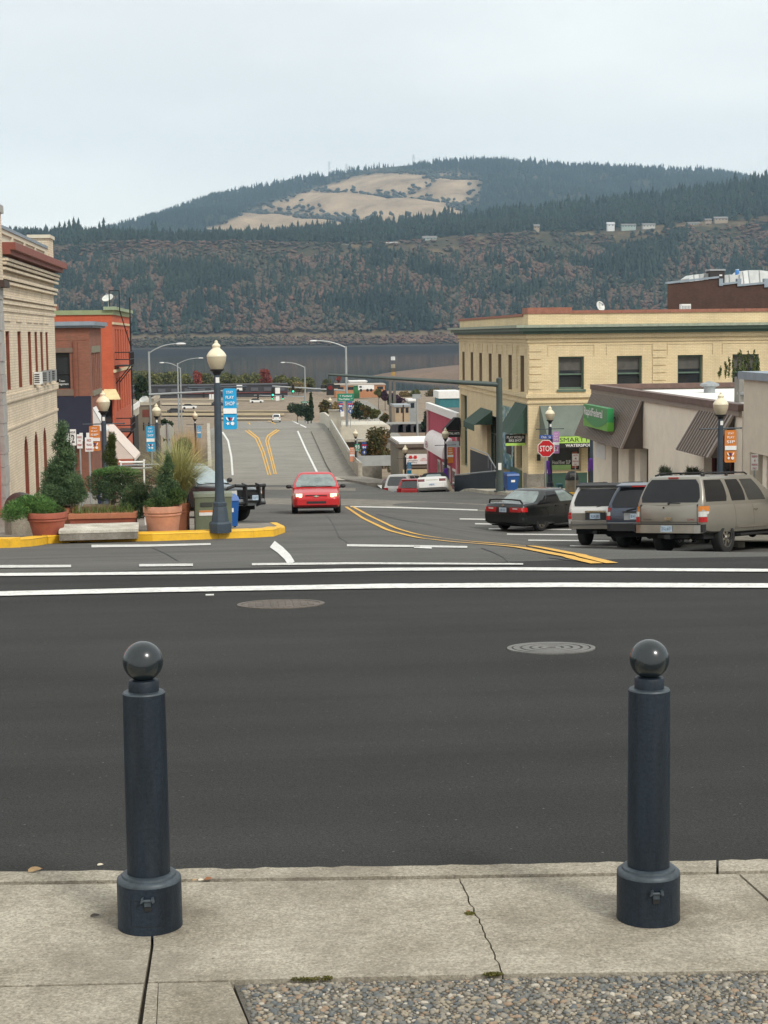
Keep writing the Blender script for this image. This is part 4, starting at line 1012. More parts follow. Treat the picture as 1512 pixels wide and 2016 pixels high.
d_ = bar('door', fx, 64.62, 65.98, -6.4, -3.02, 0.28, 0.33, M('door_dark',(0.02,0.018,0.018),0.4), bk); bar('handle', fx, 65.2, 65.25, -5.2, -4.7, 0.2, 0.278, STEEL, d_)
window(bk, fx, 53.0, 56.6, -6.3, -2.5, 0.35, M('frame_maroon',(0.13,0.03,0.025),0.6), GLASS, (0.35,), (.4,.75), fw=0.12)
for (a, b, z0, z1, mm) in ((72.4,74.2,-4.0,-3.35,WHITE),(72.2,72.7,-6.0,-5.0,BRN)):
    bar('plaque', fx, a, b, z0, z1, -0.04, 0.0, mm, bk)
for xx, yy in ((18.6,60),(21.0,63),(20,70)): MB().lathe([(.25,-1.0),(.25,-.75),(.42,-.7),(.42,-.62),(0.05,-.5)], 12, (xx,yy,0)).build('roof_vent', STEEL, bk)
sg = thing('bank_sign', 'green two tone bank sign box on the left brown mansard', 'sign', (15.2, 70, -2))
mb = MB(); mb.box(15.0, 15.28, 67.6, 72.4, -2.08, -1.50).build('box', M('sign_green',(0.035,0.27,0.085),0.35,var=0.05), sg)
mb = MB(); MB().box(15.002, 15.278, 67.6, 72.4, -2.45, -2.082).build('lower_band', M('sign_green_light',(0.14,0.42,0.06),0.35,var=0.08), sg)
pts = [(14.996, 67.62+4.76*k/14, -2.08-0.30*sin(PI*min(1, k/14*1.05))) for k in range(15)]
MB().prism([(14.985,67.62,-2.0)]+[(14.985,p[1],p[2]) for p in pts]+[(14.985,72.38,-2.0)], (0.014,0,0)).build('swoosh', M('sign_green',(0.035,0.27,0.085),0.35,var=0.05), sg)
text('RapidFederal', WHITE, sg, (15.0,70.3,-1.83), (0,-1,0), (0,0,1), 3.7, 0.46, bold=0.02, depth=0.02)
for y_ in (68.5, 71.5): MB().box(15.28, 15.6, y_, y_+.08, -2.0, -1.9).build('bracket', BLACK, sg)

# ---- taupe building on the right edge, dark brick building behind
tp = thing('stucco_building', 'pale taupe stucco building with blue grey coping at the right edge', 'building', (16, 49, -5))
fx = xface(15.98, -1); mb = MB(); wallgen(mb, fx, 40, 52.0, -8, 0.1, [(46.0,51.3,-6.5,-2.2)], 0.5)
mb.add([(15.98,52,-8),(26,52,-8),(26,52,0.1),(15.98,52,0.1)], [(0,1,2,3)]); mb.build('wall', M('stucco_taupe_pale',(0.66,0.59,0.48),0.9,var=0.07), tp)
MB().box(15.82, 26, 40, 52.15, 0.1, 0.34).build('coping', FLASH, tp)
bar('garage_door', fx, 46.02, 51.28, -6.5, -2.22, 0.44, 0.5, M('door_taupe',(0.30,0.26,0.20),0.8), tp)
bar('post', fx, 50.2, 50.6, -6.5, -2.22, 0.2, 0.44, BEI, tp)
dk = thing('brick_building', 'dark brown brick building with stepped parapet behind the yellow building', 'building', (40, 134, 1))
Y = 130.0
def q(px, py): p = W(px, py, Y); return (p.x, Y, p.z)
MB().prism([q(1314,640), q(1314,559.5), q(1415,548), q(1415,562), q(1451,558), q(1451,564), q(1504,559), q(1504,566), q(1640,556), q(1640,640)], (4.6,16,0)).build('wall', BR_DARK, dk)
for (a, b) in (((1312,559),(1415,547.5)), ((1415,562),(1451,558)), ((1451,564),(1504,559)), ((1504,566),(1640,556))):
    A, B = Vector(q(*a)), Vector(q(*b)); MB().prism([A+Vector((0,-.12,.005)), B+Vector((0,-.12,.005)), B+Vector((0,-.12,.16)), A+Vector((0,-.12,.16))], (0,.6,0)).build('coping', FLASH, dk)
for px in (1415, 1451, 1504):
    A = Vector(q(px, 563)); MB().box(A.x+.002, A.x+.32, Y-.1, Y+.4, A.z, A.z+.58).build('step_flashing', FLASH, dk)
hv = thing('roof_unit', 'dark ventilation unit with a pale lid on the dark brick roof', 'roof unit', (q(1426,556)[0], Y+3, q(1426,556)[2]))
a, b = q(1412,562), q(1441,531); MB().box(a[0], b[0], Y+2, Y+3.3, a[2]-.3, b[2]).build('cabinet', M('unit_dark',(0.035,0.03,0.028),0.7), hv)
MB().box(a[0]-.06, b[0]+.06, Y+1.94, Y+3.36, b[2]+.002, b[2]+.14).build('lid', STEEL, hv)
MB().box(a[0]+.75, a[0]+.98, Y+1.985, Y+1.998, b[2]-.42, b[2]-.3).build('label_plate', WHITE, hv)
SHEET = M('tarp_white',(0.55,0.57,0.55),0.5,var=0.15,scale=1.5)
def tarp(pxs, top, bot, lab):
    t = thing('covered_load', lab, 'covered load', q((pxs[0]+pxs[-1])/2, bot))
    n = len(pxs); f0 = [Vector(q(p, b_)) + Vector((0,2.5,0)) for p, b_ in zip(pxs, [bot]*n)]; f1 = [Vector(q(p, t_)) + Vector((0,2.5+random.uniform(0,.6),0)) for p, t_ in zip(pxs, top)]
    r0 = [v + Vector((0,3,0)) for v in f0]; r1 = [v + Vector((0,2.4,0)) for v in f1]
    mb = MB(); mb.strip(f0, f1); mb.strip(f1, r1); mb.strip(r1, r0)
    mb.add([f0[0],f1[0],r1[0],r0[0]],[(0,1,2,3)]); mb.add([f0[-1],f1[-1],r1[-1],r0[-1]],[(0,1,2,3)]); mb.build('sheet', SHEET, t)
    m2 = MB()
    for v, w_ in zip(f0, f1): m2.tube(v+Vector((0,-.03,0)), w_+Vector((0,-.03,0)), .035, n=6)
    m2.build('strap', STEEL, t)
tarp([1374,1384,1396,1404,1412], [546,538.5,537,536,536], 556, 'white wrapped ductwork left of the dark roof unit')
tarp([1442,1455,1474,1484,1496,1516,1540], [540,538,539,532,529,529,532], 562, 'white wrapped ductwork right of the dark roof unit')
p0, p1 = q(1473,540), q(1481,527); bk_ = thing('barrel', 'blue plastic barrel on top of the wrapped ductwork', 'barrel', ((p0[0]+p1[0])/2, Y+3.5, p0[2]))
MB().lathe([(.14,0),(.17,.1),(.17,.45),(.14,.52),(0.02,.53)], 12, ((p0[0]+p1[0])/2, Y+3.5, p0[2]-.05)).build('drum', M('plastic_blue',(0.06,0.22,0.55),0.4), bk_)
MB().lathe([(.145,0),(.145,.05)], 12, ((p0[0]+p1[0])/2, Y+3.5, p0[2]+.482)).build('lid', M('plastic_pale',(0.5,0.6,0.7),0.4), bk_)

# things standing on the yellow roof
def dish(px, py, y, r, lab, yaw, tilt=0.5, foot=0.7, parentz=None):
    p = W(px, py, y); t = thing('satellite_dish', lab, 'satellite dish', (p.x, p.y, p.z), 0, world=False)
    prof = [(0.01, 0.0)] + [(r*k/6, 0.28*r*(k/6)**2) for k in range(1, 7)] + [(r*1.0, 0.28*r+.03), (r*.5, 0.05), (0.01, -0.03)]
    mb = MB().lathe(prof, 20); Mx = Matrix.Rotation(yaw, 4, 'Z') @ Matrix.Rotation(PI/2 - tilt, 4, 'X')
    mb.v = [tuple(Mx @ Vector(v)) for v in mb.v]; mb.build('reflector', M('dish_white',(0.62,0.62,0.58),0.5), t, 60)
    m2 = MB(); a = Mx @ Vector((0, r*.9, .2*r)); b = Mx @ Vector((0, .1*r, .95*r)); m2.tube(a, b, .025, n=6); m2.ball(b, .07, 8, 6); m2.build('feed_arm', STEEL, t)
    MB().tube((0,0.05,-foot), (0,0.03,0), .035, n=8).build('mast', STEEL, t); return t
dish(1180, 604, 92, 0.30, 'round satellite dish on the roof of the yellow corner building', rad(35), 0.35, 0.9)
dish(213, 589, 122, 0.42, 'satellite dish on the roof of the orange brick building', rad(-25), 0.9, 0.55)
dish(284, 788, 151, 0.42, 'satellite dish on the roof of the taupe stucco building', rad(-30), 0.9, 0.6)
p = W(1349, 603, 88); t = thing('air_conditioner', 'white outdoor air conditioner on the roof of the yellow corner building', 'air conditioner', (p.x, p.y, 1.7))
MB().box(p.x-.26, p.x+.26, 87.8, 88.2, 1.71, 3.1).build('case', WHITE, t)
for k in range(6): MB().box(p.x-.22+k*.08, p.x-.18+k*.08, 87.785, 87.799, 2.75, 3.02).build('slat', STEEL, t)

# ---- red building and kiosk down the side street
rd = thing('red_shop', 'crimson red shop with white parapet band behind the yellow building', 'shop', (14.7, 122, -10))
CRIM = M('wall_crimson',(0.42,0.035,0.075),0.7,var=0.12); CRIM_D = M('wall_maroon',(0.17,0.035,0.035),0.7)
MB().box(14.72, 24, 113.0, 132.0, -12.5, -4.3).build('wall', CRIM, rd)
MB().box(14.55, 14.85, 112.9, 132.1, -4.298, -3.75).build('parapet', WHITE, rd)
MB().box(14.86, 24, 113.0, 132.0, -4.298, -4.2).build('roof', M('roof_dark',(0.12,0.11,0.10),0.9), rd)
MB().box(14.6, 14.715, 131.3, 132.0, -12.5, -4.3).build('pilaster', M('wall_rose',(0.55,0.30,0.30),0.7), rd)
MB().box(14.6, 14.715, 113.2, 113.9, -12.5, -4.3).build('pilaster', M('wall_rose',(0.55,0.30,0.30),0.7), rd)
for y in (115.5, 118.5, 121.5, 124.5): 
    f = bar('window', xface(14.72,-1), y-.8, y+.8, -9.4, -7.8, -0.06, -0.003, WHITE, rd); bar('pane', xface(14.72,-1), y-.65, y+.65, -9.25, -7.95, -0.075, -0.061, GLASS_G, f)
bar('bulkhead', xface(14.72,-1), 114, 131, -12, -9.6, -0.05, -0.002, CRIM_D, rd)
MB().box(13.9, 14.4, 114.0, 131.0, -12.4, -9.5).build('low_wall', CRIM_D, rd)
t = thing('barrel_awning', 'large rounded white awning on the crimson shop', 'awning', (13.7, 122, -7.5))
mb = MB(); L0, L1 = [], []
for k in range(9):
    a = PI/2*k/8; x = 14.70-.72*sin(a); z = -6.95+1.2*cos(a); L0.append((x,116.5,z)); L1.append((x,128.5,z))
L0.append((13.98,116.5,-7.15)); L1.append((13.98,128.5,-7.15)); mb.strip(L0, L1)
AWN_W = M('awning_white',(0.84,0.80,0.78),0.8,var=0.05)
mb.build('canopy', AWN_W, t, 60)
for yy in (116.5, 128.5): MB().prism([(14.7,yy,-7.15)]+[(p_[0],yy,p_[2]) for p_ in L0], (0,.03,0)).build('end_panel', AWN_W, t)
text('B', M('print_rose',(0.45,0.2,0.22),0.8), t, (13.975,126.5,-6.75), (0,-1,0), (0,0,1), 1.4, 0.5, depth=0.02)
t = thing('canopy_sign', 'black peaked canopy lettered martial arts beside the crimson shop', 'canopy', (14.2, 112, -5))
mb = MB(); mb.prism([(13.5,111.6,-4.85),(14.62,111.6,-4.85),(14.62,111.6,-4.0),(14.3,111.6,-4.0)], (0,1.0,0)); mb.build('roof', BLACKM, t)
MB().box(13.52, 14.63, 111.55, 111.62, -5.3, -4.86).build('front_panel', BLACK, t); text('MARTIAL ARTS', WHITE, t, (14.07,111.55,-5.05), (1,0,0), (0,0,1), 1.0, 0.15, bold=0.03)
mb = MB(); mb.box(13.55,13.6,111.6,111.65,-5.9,-5.3); mb.box(14.55,14.6,111.6,111.65,-5.9,-5.3); mb.build('bracket', BLACK, t)
t = thing('shop_sign', 'pale wave patterned sign board below the martial arts canopy', 'sign', (14.2, 111.7, -6))
MB().box(13.75, 14.62, 111.7, 111.78, -6.0, -5.6).build('board', M('board_pale',(0.55,0.60,0.64),0.6,var=0.2,scale=4), t)
ks = thing('kiosk', 'small taupe shop with a white roof and a white sign down the side street', 'shop', (14, 142, -11))
MB().box(12.9, 17.5, 138.0, 146.0, -12.6, -7.75).build('wall', M('kiosk_taupe',(0.19,0.165,0.125),0.85,var=0.1), ks)
MB().box(12.7, 17.6, 137.8, 146.2, -7.748, -7.45).build('fascia', M('kiosk_brown',(0.13,0.105,0.08),0.85), ks)
MB().box(12.95, 17.4, 138.1, 146.0, -7.448, -7.3).build('roof', M('roof_white',(0.8,0.8,0.75),0.7), ks)
MB().box(13.2, 15.6, 137.94, 137.998, -12.4, -9.6).build('window', M('window_cream',(0.60,0.50,0.30),0.5), ks)
MB().box(13.35, 15.8, 137.86, 137.998, -9.45, -8.35).build('band', M('kiosk_taupe',(0.19,0.165,0.125),0.85), ks)
t = thing('shop_sign', 'white sign with two red flowers on the small taupe shop', 'sign', (14.4, 137.7, -8.8))
MB().box(13.5, 15.35, 137.7, 137.84, -9.15, -8.3).build('board', WHITE, t)
RED = M('sign_red',(0.60,0.03,0.03),0.4,var=0.05)
for xx in (13.85, 14.25): MB().prism([(xx+.15*cos(a)*(1+.18*cos(6*a)), 137.69, -8.55+.15*sin(a)*(1+.18*cos(6*a))) for a in np.linspace(0, 2*PI, 25)[:-1]], (0,-.01,0)).build('flower', RED, t)
text('georgiana\nsmithery', M('print_dark',(0.05,0.05,0.05),0.6), t, (14.02,137.7,-8.93), (1,0,0), (0,0,1), 0.85, 0.32, depth=0.012)
text('OPEN\nWELCOME', RED, t, (14.95,137.7,-8.75), (1,0,0), (0,0,1), 0.6, 0.24, depth=0.012)
MB().box(15.9, 16.9, 139.5, 141, -7.29, -6.6).build('roof_unit', STEEL, ks)
# ============================================================ VEHICLES
def paint(name, col, metal=0.3, rough=0.32):
    return M('paint_'+name, col, rough, metal, var=0.05, scale=1.5, fine=0.02, coat=0.45, world=False)
CHROME = M('chrome', (0.62,0.60,0.56), 0.16, 1.0, var=0.1)
TYRE = M('tyre_rubber', (0.018,0.018,0.018), 0.9, var=0.2)
RIM = M('rim_alloy', (0.42,0.41,0.39), 0.35, 0.8, var=0.15)
PLAST = M('plastic_black', (0.018,0.018,0.019), 0.6)
UNDER = M('underbody', (0.010,0.010,0.010), 0.95)
LAMP_R = M('lamp_red', (0.42,0.012,0.014), 0.15, var=0.2, scale=9, coat=1.0)
LAMP_O = M('lamp_amber', (0.60,0.20,0.03), 0.15, coat=1.0)
LAMP_W = M('lamp_clear', (0.60,0.60,0.57), 0.12, coat=1.0)
PLATE_M = M('plate_blue', (0.42,0.52,0.60), 0.5, var=0.25, scale=9)
HEAD_ON = glow('headlight_lit', (1.0, 0.78, 0.42), 1.6)
CGLASS = M('car_glass', (0.020,0.024,0.026), 0.04, var=0.2, spec=0.8, coat=0.5)
CGLASS_T = M('car_glass_tint', (0.013,0.014,0.016), 0.08, var=0.2, spec=0.35)
CGLASS_L = M('car_glass_clear', (0.17,0.215,0.205), 0.06, var=0.35, scale=3, spec=0.8, coat=0.6, world=False)
LETTER = M('badge_red', (0.30,0.02,0.02), 0.4)

class Car:
    def __init__(s, name, label, loc, head, P, group=None):
        """local axes: +Y forward, +X right; head measured clockwise from +Y"""
        s.P = P; s.head = head; s.t = thing(name, label, P.get('cat', 'car'), loc, -head, group, world=False)
        if P.get('pitch'): s.t.rotation_mode = 'XYZ'; s.t.rotation_euler = (P['pitch'], P.get('roll', 0), -head)
        s.shell()
    def sec(s, y):
        """half cross-section of the lower body at y: points from bottom centre to top centre"""
        st = s.st; ys = [q[0] for q in st]
        zt, wd, zb = (float(np.interp(y, ys, [q[k] for q in st])) for k in (1, 2, 3))
        h = zt - zb; cw = s.P.get('crown', .025)
        return [(0,zb),(wd*.82,zb),(wd*.955,zb+h*.07),(wd*.99,zb+h*.22),(wd,zb+h*.45),(wd*.992,zb+h*.62),(wd*.97,zb+h*.80),(wd*.935,zb+h*.93),(wd*.885,zt-.004),(wd*.5,zt+cw*.75),(0,zt+cw)]
    def shell(s):
        P = s.P; L, Wd = P['L'], P['W']/2
        s.st = [(q[0]*L, q[1], q[2]*Wd, q[3]) for q in P['st']]
        ys = sorted(set([q[0] for q in s.st]) | set(np.linspace(-L/2, L/2, 44)))
        V, Fs = [], []; m = 0
        for y in ys:
            h = s.sec(y); full = h + [(-x, z) for x, z in h[-2:0:-1]]; m = len(full)
            V += [(x, y, z) for x, z in full]
        for i in range(len(ys)-1):
            for k in range(m): Fs.append((i*m+k, (i+1)*m+k, (i+1)*m+(k+1) % m, i*m+(k+1) % m))
        Fs.append(tuple(range(m))); n = (len(ys)-1)*m; Fs.append(tuple(range(n+m-1, n-1, -1)))
        bm = MB(); bm.add(V, Fs); R = P['R']
        body = bm.build('body', P['paint'], s.t)
        cut = MB()
        for yw in P['wheels']:
            for sx in (-1, 1): cut.tube((sx*(Wd+.2), yw, R), (sx*(Wd-.30), yw, R), R+P.get('arch',.06), n=28)
        co = cut.build('wheel_cut', UNDER)
        md = body.modifiers.new('b', 'BOOLEAN'); md.object = co; md.operation = 'DIFFERENCE'; md.solver = 'EXACT'
        try: md.material_mode = 'TRANSFER'
        except Exception: pass
        dg = bpy.context.evaluated_depsgraph_get(); me = bpy.data.meshes.new_from_object(body.evaluated_get(dg))
        body.modifiers.clear(); old = body.data; body.data = me; bpy.data.meshes.remove(old); bpy.data.objects.remove(co)
        me.polygons.foreach_set('use_smooth', [True]*len(me.polygons)); me.set_sharp_from_angle(angle=rad(38))
        s.body = body; s.wheels()
        if P.get('gh'): s.greenhouse()
        # dark underside between the wheels
        MB().box(-Wd*.8, Wd*.8, -L*.44, L*.44, P['zu'], P['zu']+.16).build('underbody', UNDER, s.t)
        mb = MB()
        for yw in P['wheels']: mb.tube((-Wd*.8, yw, R), (Wd*.8, yw, R), .07, n=8); mb.ball((0, yw, R), .14, 8, 6)
        mb.build('axle', UNDER, s.t)
    def wheels(s):
        P = s.P; R, Wd, tw = P['R'], P['W']/2, P.get('tw', .22)
        for yw in P['wheels']:
            for sx in (-1, 1):
                def mk(prof, n):
                    mb = MB().lathe(prof, n); mb.v = [(sx*(Wd-.02-tw+z), yw+x*cos(.0)-0*y, R+y) for x, y, z in mb.v]; 
                    if sx < 0: mb.f = [f[::-1] for f in mb.f]
                    return mb
                w_ = mk([(R*.62,.0),(R*.9,.0),(R*.985,.03),(R,.06),(R,tw-.06),(R*.985,tw-.025),(R*.90,tw),(R*.66,tw-.004),(R*.63,tw-.03),(R*.6,.06)], 32).build('wheel', TYRE, s.t, 50)
                rm = mk([(R*.64,.02),(R*.64,tw-.02),(R*.60,tw-.012),(R*.56,tw-.05),(R*.2,tw-.07),(.02,tw-.06)], 24).build('rim', PLAST if P.get('spokes', 5) else RIM, w_, 40)
                mb = MB(); ns = P.get('spokes', 5)
                for k in range(ns):
                    a = 2*PI*k/ns + .3; mb.obox((sx*(Wd-.075), yw+cos(a)*R*.31, R+sin(a)*R*.31), (.035,0,0), Vector((0,-sin(a),cos(a)))*R*P.get('sw',.17), Vector((0,cos(a),sin(a)))*R*.60)
                mb.lathe([(R*.15,0),(R*.15,.05),(R*.10,.065)], 14); nl = 3*14
                mb.v[-nl:] = [(sx*(Wd-.10+z), yw+x, R+y) for x, y, z in mb.v[-nl:]]
                k0 = len(mb.v); mb.lathe([(R*.56,0),(R*.635,0),(R*.635,.05),(R*.56,.05)], 28); mb.v[k0:] = [(sx*(Wd-.085+z), yw+x, R+y) for x, y, z in mb.v[k0:]]
                mb.f = mb.f[:-2]
                mb.build('spokes', P.get('rimmat', RIM), w_, 40)
    def ring(s, t):
        g = s.P['gh']; zb, H = g['zb'], g['H']
        tt = t; bow = .035*sin(PI*min(t,1))*g.get('bow',1)
        y0 = g['base'][0] + (g['top'][0]-g['base'][0])*tt; y1 = g['base'][1] + (g['top'][1]-g['base'][1])*tt
        wd = g['wb'] + (g['wt']-g['wb'])*tt + bow
        return y0, y1, wd, zb + (H-zb)*tt
    def gp(s, side, u, t):
        y0, y1, wd, z = s.ring(t); f = s.P['gh'].get('curv', .06)
        if side in 'LR': return Vector(((1 if side == 'R' else -1)*wd, y0+(y1-y0)*u, z))
        x = wd*(2*u-1)
        return Vector((x, (y1 + f*(1-(2*u-1)**2)) if side == 'F' else (y0 - f*(1-(2*u-1)**2)), z))
    def greenhouse(s):
        g = s.P['gh']; rings = []
        def ringpts(t, inset=0, dz=0):
            y0, y1, wd, z = s.ring(min(t,1)); f = g.get('curv', .06); y0 += inset; y1 -= inset; wd -= inset; r = g.get('rc', .09); pts = []
            for cx, cy, a0 in ((wd-r, y1-r, 0), (-(wd-r), y1-r, 90), (-(wd-r), y0+r, 180), (wd-r, y0+r, 270)):
                for k in range(5):
                    a = rad(a0 + 90*k/4); pts.append([cx + r*cos(a), cy + r*sin(a), z+dz])
                if a0 == 0:
                    for k in range(1, 6): xx = (wd-r)*(1-2*k/6); pts.append([xx, y1 + f*(1-(xx/wd)**2) - f*(1-((wd-r)/wd)**2), z+dz])
                if a0 == 180:
                    for k in range(1, 6): xx = -(wd-r)*(1-2*k/6); pts.append([xx, y0 - f*(1-(xx/wd)**2) + f*(1-((wd-r)/wd)**2), z+dz])
            return pts
        for t in (-.06, .0, .25, .5, .75, .9, 1.0): rings.append(ringpts(t) if t >= 0 else ringpts(0, 0, -.06))
        rings.append(ringpts(1.0, .05, .028)); rings.append(ringpts(1.0, .14, .048)); rings.append(ringpts(1.0, .32, .062))
        m = len(rings[0]); mb = MB()
        mb.add([p for r in rings for p in r], [(i*m+k, i*m+(k+1) % m, (i+1)*m+(k+1) % m, (i+1)*m+k) for i in range(len(rings)-1) for k in range(m)] + [tuple(range((len(rings)-1)*m, len(rings)*m)), tuple(range(m-1, -1, -1))])
        s.cab = mb.build('cabin', g.get('mat', s.P['paint']), s.t, 40)
        for w_ in g['glass']: s.pane(*w_)
    def pane(s, side, ub0, ub1, ut0, ut1, t0, t1, mat=None, nm=None):
        """glass on a cabin side; u along the side at the bottom and top edges, t up the side"""
        nu, nv, out = 8, 5, .008; A = []
        c0 = s.gp(side, (ub0+ub1)/2, (t0+t1)/2); du = s.gp(side, ub1, t0)-s.gp(side, ub0, t0); dv = s.gp(side, (ut0+ut1)/2, t1)-s.gp(side, (ub0+ub1)/2, t0)
        n = du.cross(dv).normalized(); ref = Vector((1 if side == 'R' else -1 if side == 'L' else 0, 1 if side == 'F' else -1 if side == 'B' else 0, 0.0))
        if n.dot(ref) < 0: n = -n
        for j in range(nv+1):
            v = j/nv; e = .035 if j in (0, nv) else 0.0
            for i in range(nu+1):
                u = i/nu; u_ = e + u*(1-2*e); a = ub0+(ub1-ub0)*u_; b = ut0+(ut1-ut0)*u_
                A.append(s.gp(side, a+(b-a)*v, t0+(t1-t0)*v) + n*out)
        k = nu+1; mb = MB(); mb.add(A, [(j*k+i, j*k+i+1, (j+1)*k+i+1, (j+1)*k+i) for j in range(nv) for i in range(nu)])
        edge = [i for i in range(k)] + [j*k+nu for j in range(1, nv+1)] + [nv*k+i for i in range(nu-1, -1, -1)] + [j*k for j in range(nv-1, 0, -1)]
        b0 = len(mb.v); mb.v += [tuple(Vector(A[i]) - n*(out+.01)) for i in edge]; ne = len(edge)
        mb.f += [(edge[i], edge[(i+1) % ne], b0+(i+1) % ne, b0+i) for i in range(ne)]
        nm = nm or {'F':'windscreen','B':'rear_window','L':'side_window','R':'side_window'}[side]
        return mb.build(nm, mat or s.P.get('glass', CGLASS), s.t, 40)
    def seam(s, y, k0=2, k1=8, wd=.010, name='door_seam'):
        for sx in (-1, 1):
            a = [Vector((sx*(x+.002), y-wd/2, z)) for x, z in s.sec(y)[k0:k1]]; b = [Vector((sx*(x+.002), y+wd/2, z)) for x, z in s.sec(y)[k0:k1]]
            MB().strip(a, b).build(name, UNDER, s.t)
    def strip_(s, y0, y1, ka, h, out, mat, name):
        """a rubbing strip along both sides at section point ka"""
        for sx in (-1, 1):
            a, b = [], []
            for y in np.linspace(y0, y1, 14):
                x, z = s.sec(y)[ka]; a.append((sx*(x+out), y, z-h/2)); b.append((sx*(x+out), y, z+h/2))
            mb = MB().strip(a, b); mb.strip([(p[0]-sx*out, p[1], p[2]) for p in a], a); mb.strip(b, [(p[0]-sx*out, p[1], p[2]) for p in b]); mb.build(name, mat, s.t)
    def part(s, name, mat, fn, smooth=None, parent=None, label=None):
        mb = MB(); fn(mb); return mb.build(name, mat, parent or s.t, smooth, label=label)
    def end(s, name, mat, front, x0, x1, z0, z1, d=.03, inset=0.0, nx=6, wrap=0.0, parent=None, label=None):
        """a slab that follows the end of the body (lamps, bumpers); wrap bends its outer end round the corner"""
        L = s.P['L']; sg = 1 if front else -1; A, B = [], []
        for i in range(nx+1):
            x = x0+(x1-x0)*i/nx; zc = (z0+z1)/2
            ye = s.edge_y(x, zc, front); q = sg*(ye)
            A.append((x, sg*ye + sg*d, z0)); B.append((x, sg*ye + sg*d, z1))
        mb = MB().strip(A, B); C = [(p[0], p[1]-sg*(d+.05), p[2]) for p in A]; D = [(p[0], p[1]-sg*(d+.05), p[2]) for p in B]
        mb.strip(C, A); mb.strip(B, D); mb.add([A[0],B[0],D[0],C[0]],[(0,1,2,3)]); mb.add([A[-1],B[-1],D[-1],C[-1]],[(0,1,2,3)])
        return mb.build(name, mat, parent or s.t, label=label)
    def edge_y(s, x, z, front):
        """how far forward (or back) the body reaches at x, z"""
        L = s.P['L']; lo, hi = 0.0, L/2; sg = 1 if front else -1
        def inside(y):
            h = s.sec(sg*y); zs = [p[1] for p in h[1:9]]; xs_ = [p[0] for p in h[1:9]]
            if z < zs[0] or z > h[-1][1]: return False
            return abs(x) <= float(np.interp(z, zs, xs_)) if z <= zs[-1] else abs(x) <= xs_[-1]*.9
        if not inside(L*.3): return L*.5*.9
        lo = L*.3
        if inside(hi-1e-4): return hi
        for _ in range(24):
            m_ = (lo+hi)/2
            if inside(m_): lo = m_
            else: hi = m_
        return lo
    def mirror(s, y, z, mat, sz=(.10,.09,.075)):
        for sx in (-1, 1):
            def fn(mb):
                x = sx*(s.P['W']/2 + .09); mb.ball((x, y, z), 1.0, 10, 8, (sz[0], sz[1], sz[2])); mb.tube((x-sx*.04, y+.02, z-.03), (x-sx*.19, y+.05, z-.06), .025, n=6)
            s.part('mirror', mat, fn, 60)
    def handles(s, ys, z, mat):
        for y in ys:
            for sx in (-1, 1):
                x = float(np.interp(z, [p[1] for p in s.sec(y)[2:9]], [p[0] for p in s.sec(y)[2:9]]))
                s.part('door_handle', mat, lambda mb: mb.box(sx*(x-.01), sx*(x+.03), y-.09, y+.09, z-.018, z+.02))
    def plate(s, front, z, x=0.0, w_=.31, h=.155, out=.04, txt='822 BLK'):
        L = s.P['L']; sg = 1 if front else -1; ye = sg*(s.edge_y(x, z, front)+out)
        p = s.part('number_plate', PLATE_M, lambda mb: mb.box(x-w_/2, x+w_/2, ye-.008, ye+.008, z-h/2, z+h/2))
        text(txt, M('plate_ink',(0.03,0.05,0.14),0.5), p, (x, ye+sg*.008, z), (-sg,0,0), (0,0,1), w_*.8, h*.5, depth=.003)
        return p

SUV_ST = [(-.5,.98,.90,.52),(-.494,1.04,.955,.46),(-.475,1.075,.985,.42),(-.42,1.09,1,.38),(-.2,1.09,1,.33),(.1,1.08,1,.33),(.19,1.07,.995,.33),(.25,1.05,.985,.34),(.38,1.0,.97,.36),(.45,.95,.95,.38),(.485,.86,.91,.40),(.5,.74,.82,.45)]
SED_ST = [(-.5,.66,.80,.42),(-.494,.86,.90,.34),(-.475,.955,.945,.27),(-.44,.985,.965,.22),(-.36,1.0,.985,.20),(-.2,.985,1,.20),(.05,.95,1,.20),(.17,.935,.99,.20),(.24,.915,.98,.20),(.36,.84,.96,.20),(.44,.75,.93,.22),(.48,.67,.88,.26),(.5,.56,.76,.32)]

def gpos(px, py, y):
    p = W(px, py, y); return Vector((p.x, y, p.z))
def slope_pitch(head, x, y):
    d = 0.8; gx, gy = sin(head), cos(head)
    return math.atan((gz(x+gx*d, y+gy*d) - gz(x-gx*d, y-gy*d))/(2*d))
def slope_roll(head, x, y):
    d = 0.6; gx, gy = cos(head), -sin(head)
    return -math.atan((gz(x+gx*d, y+gy*d) - gz(x-gx*d, y-gy*d))/(2*d))

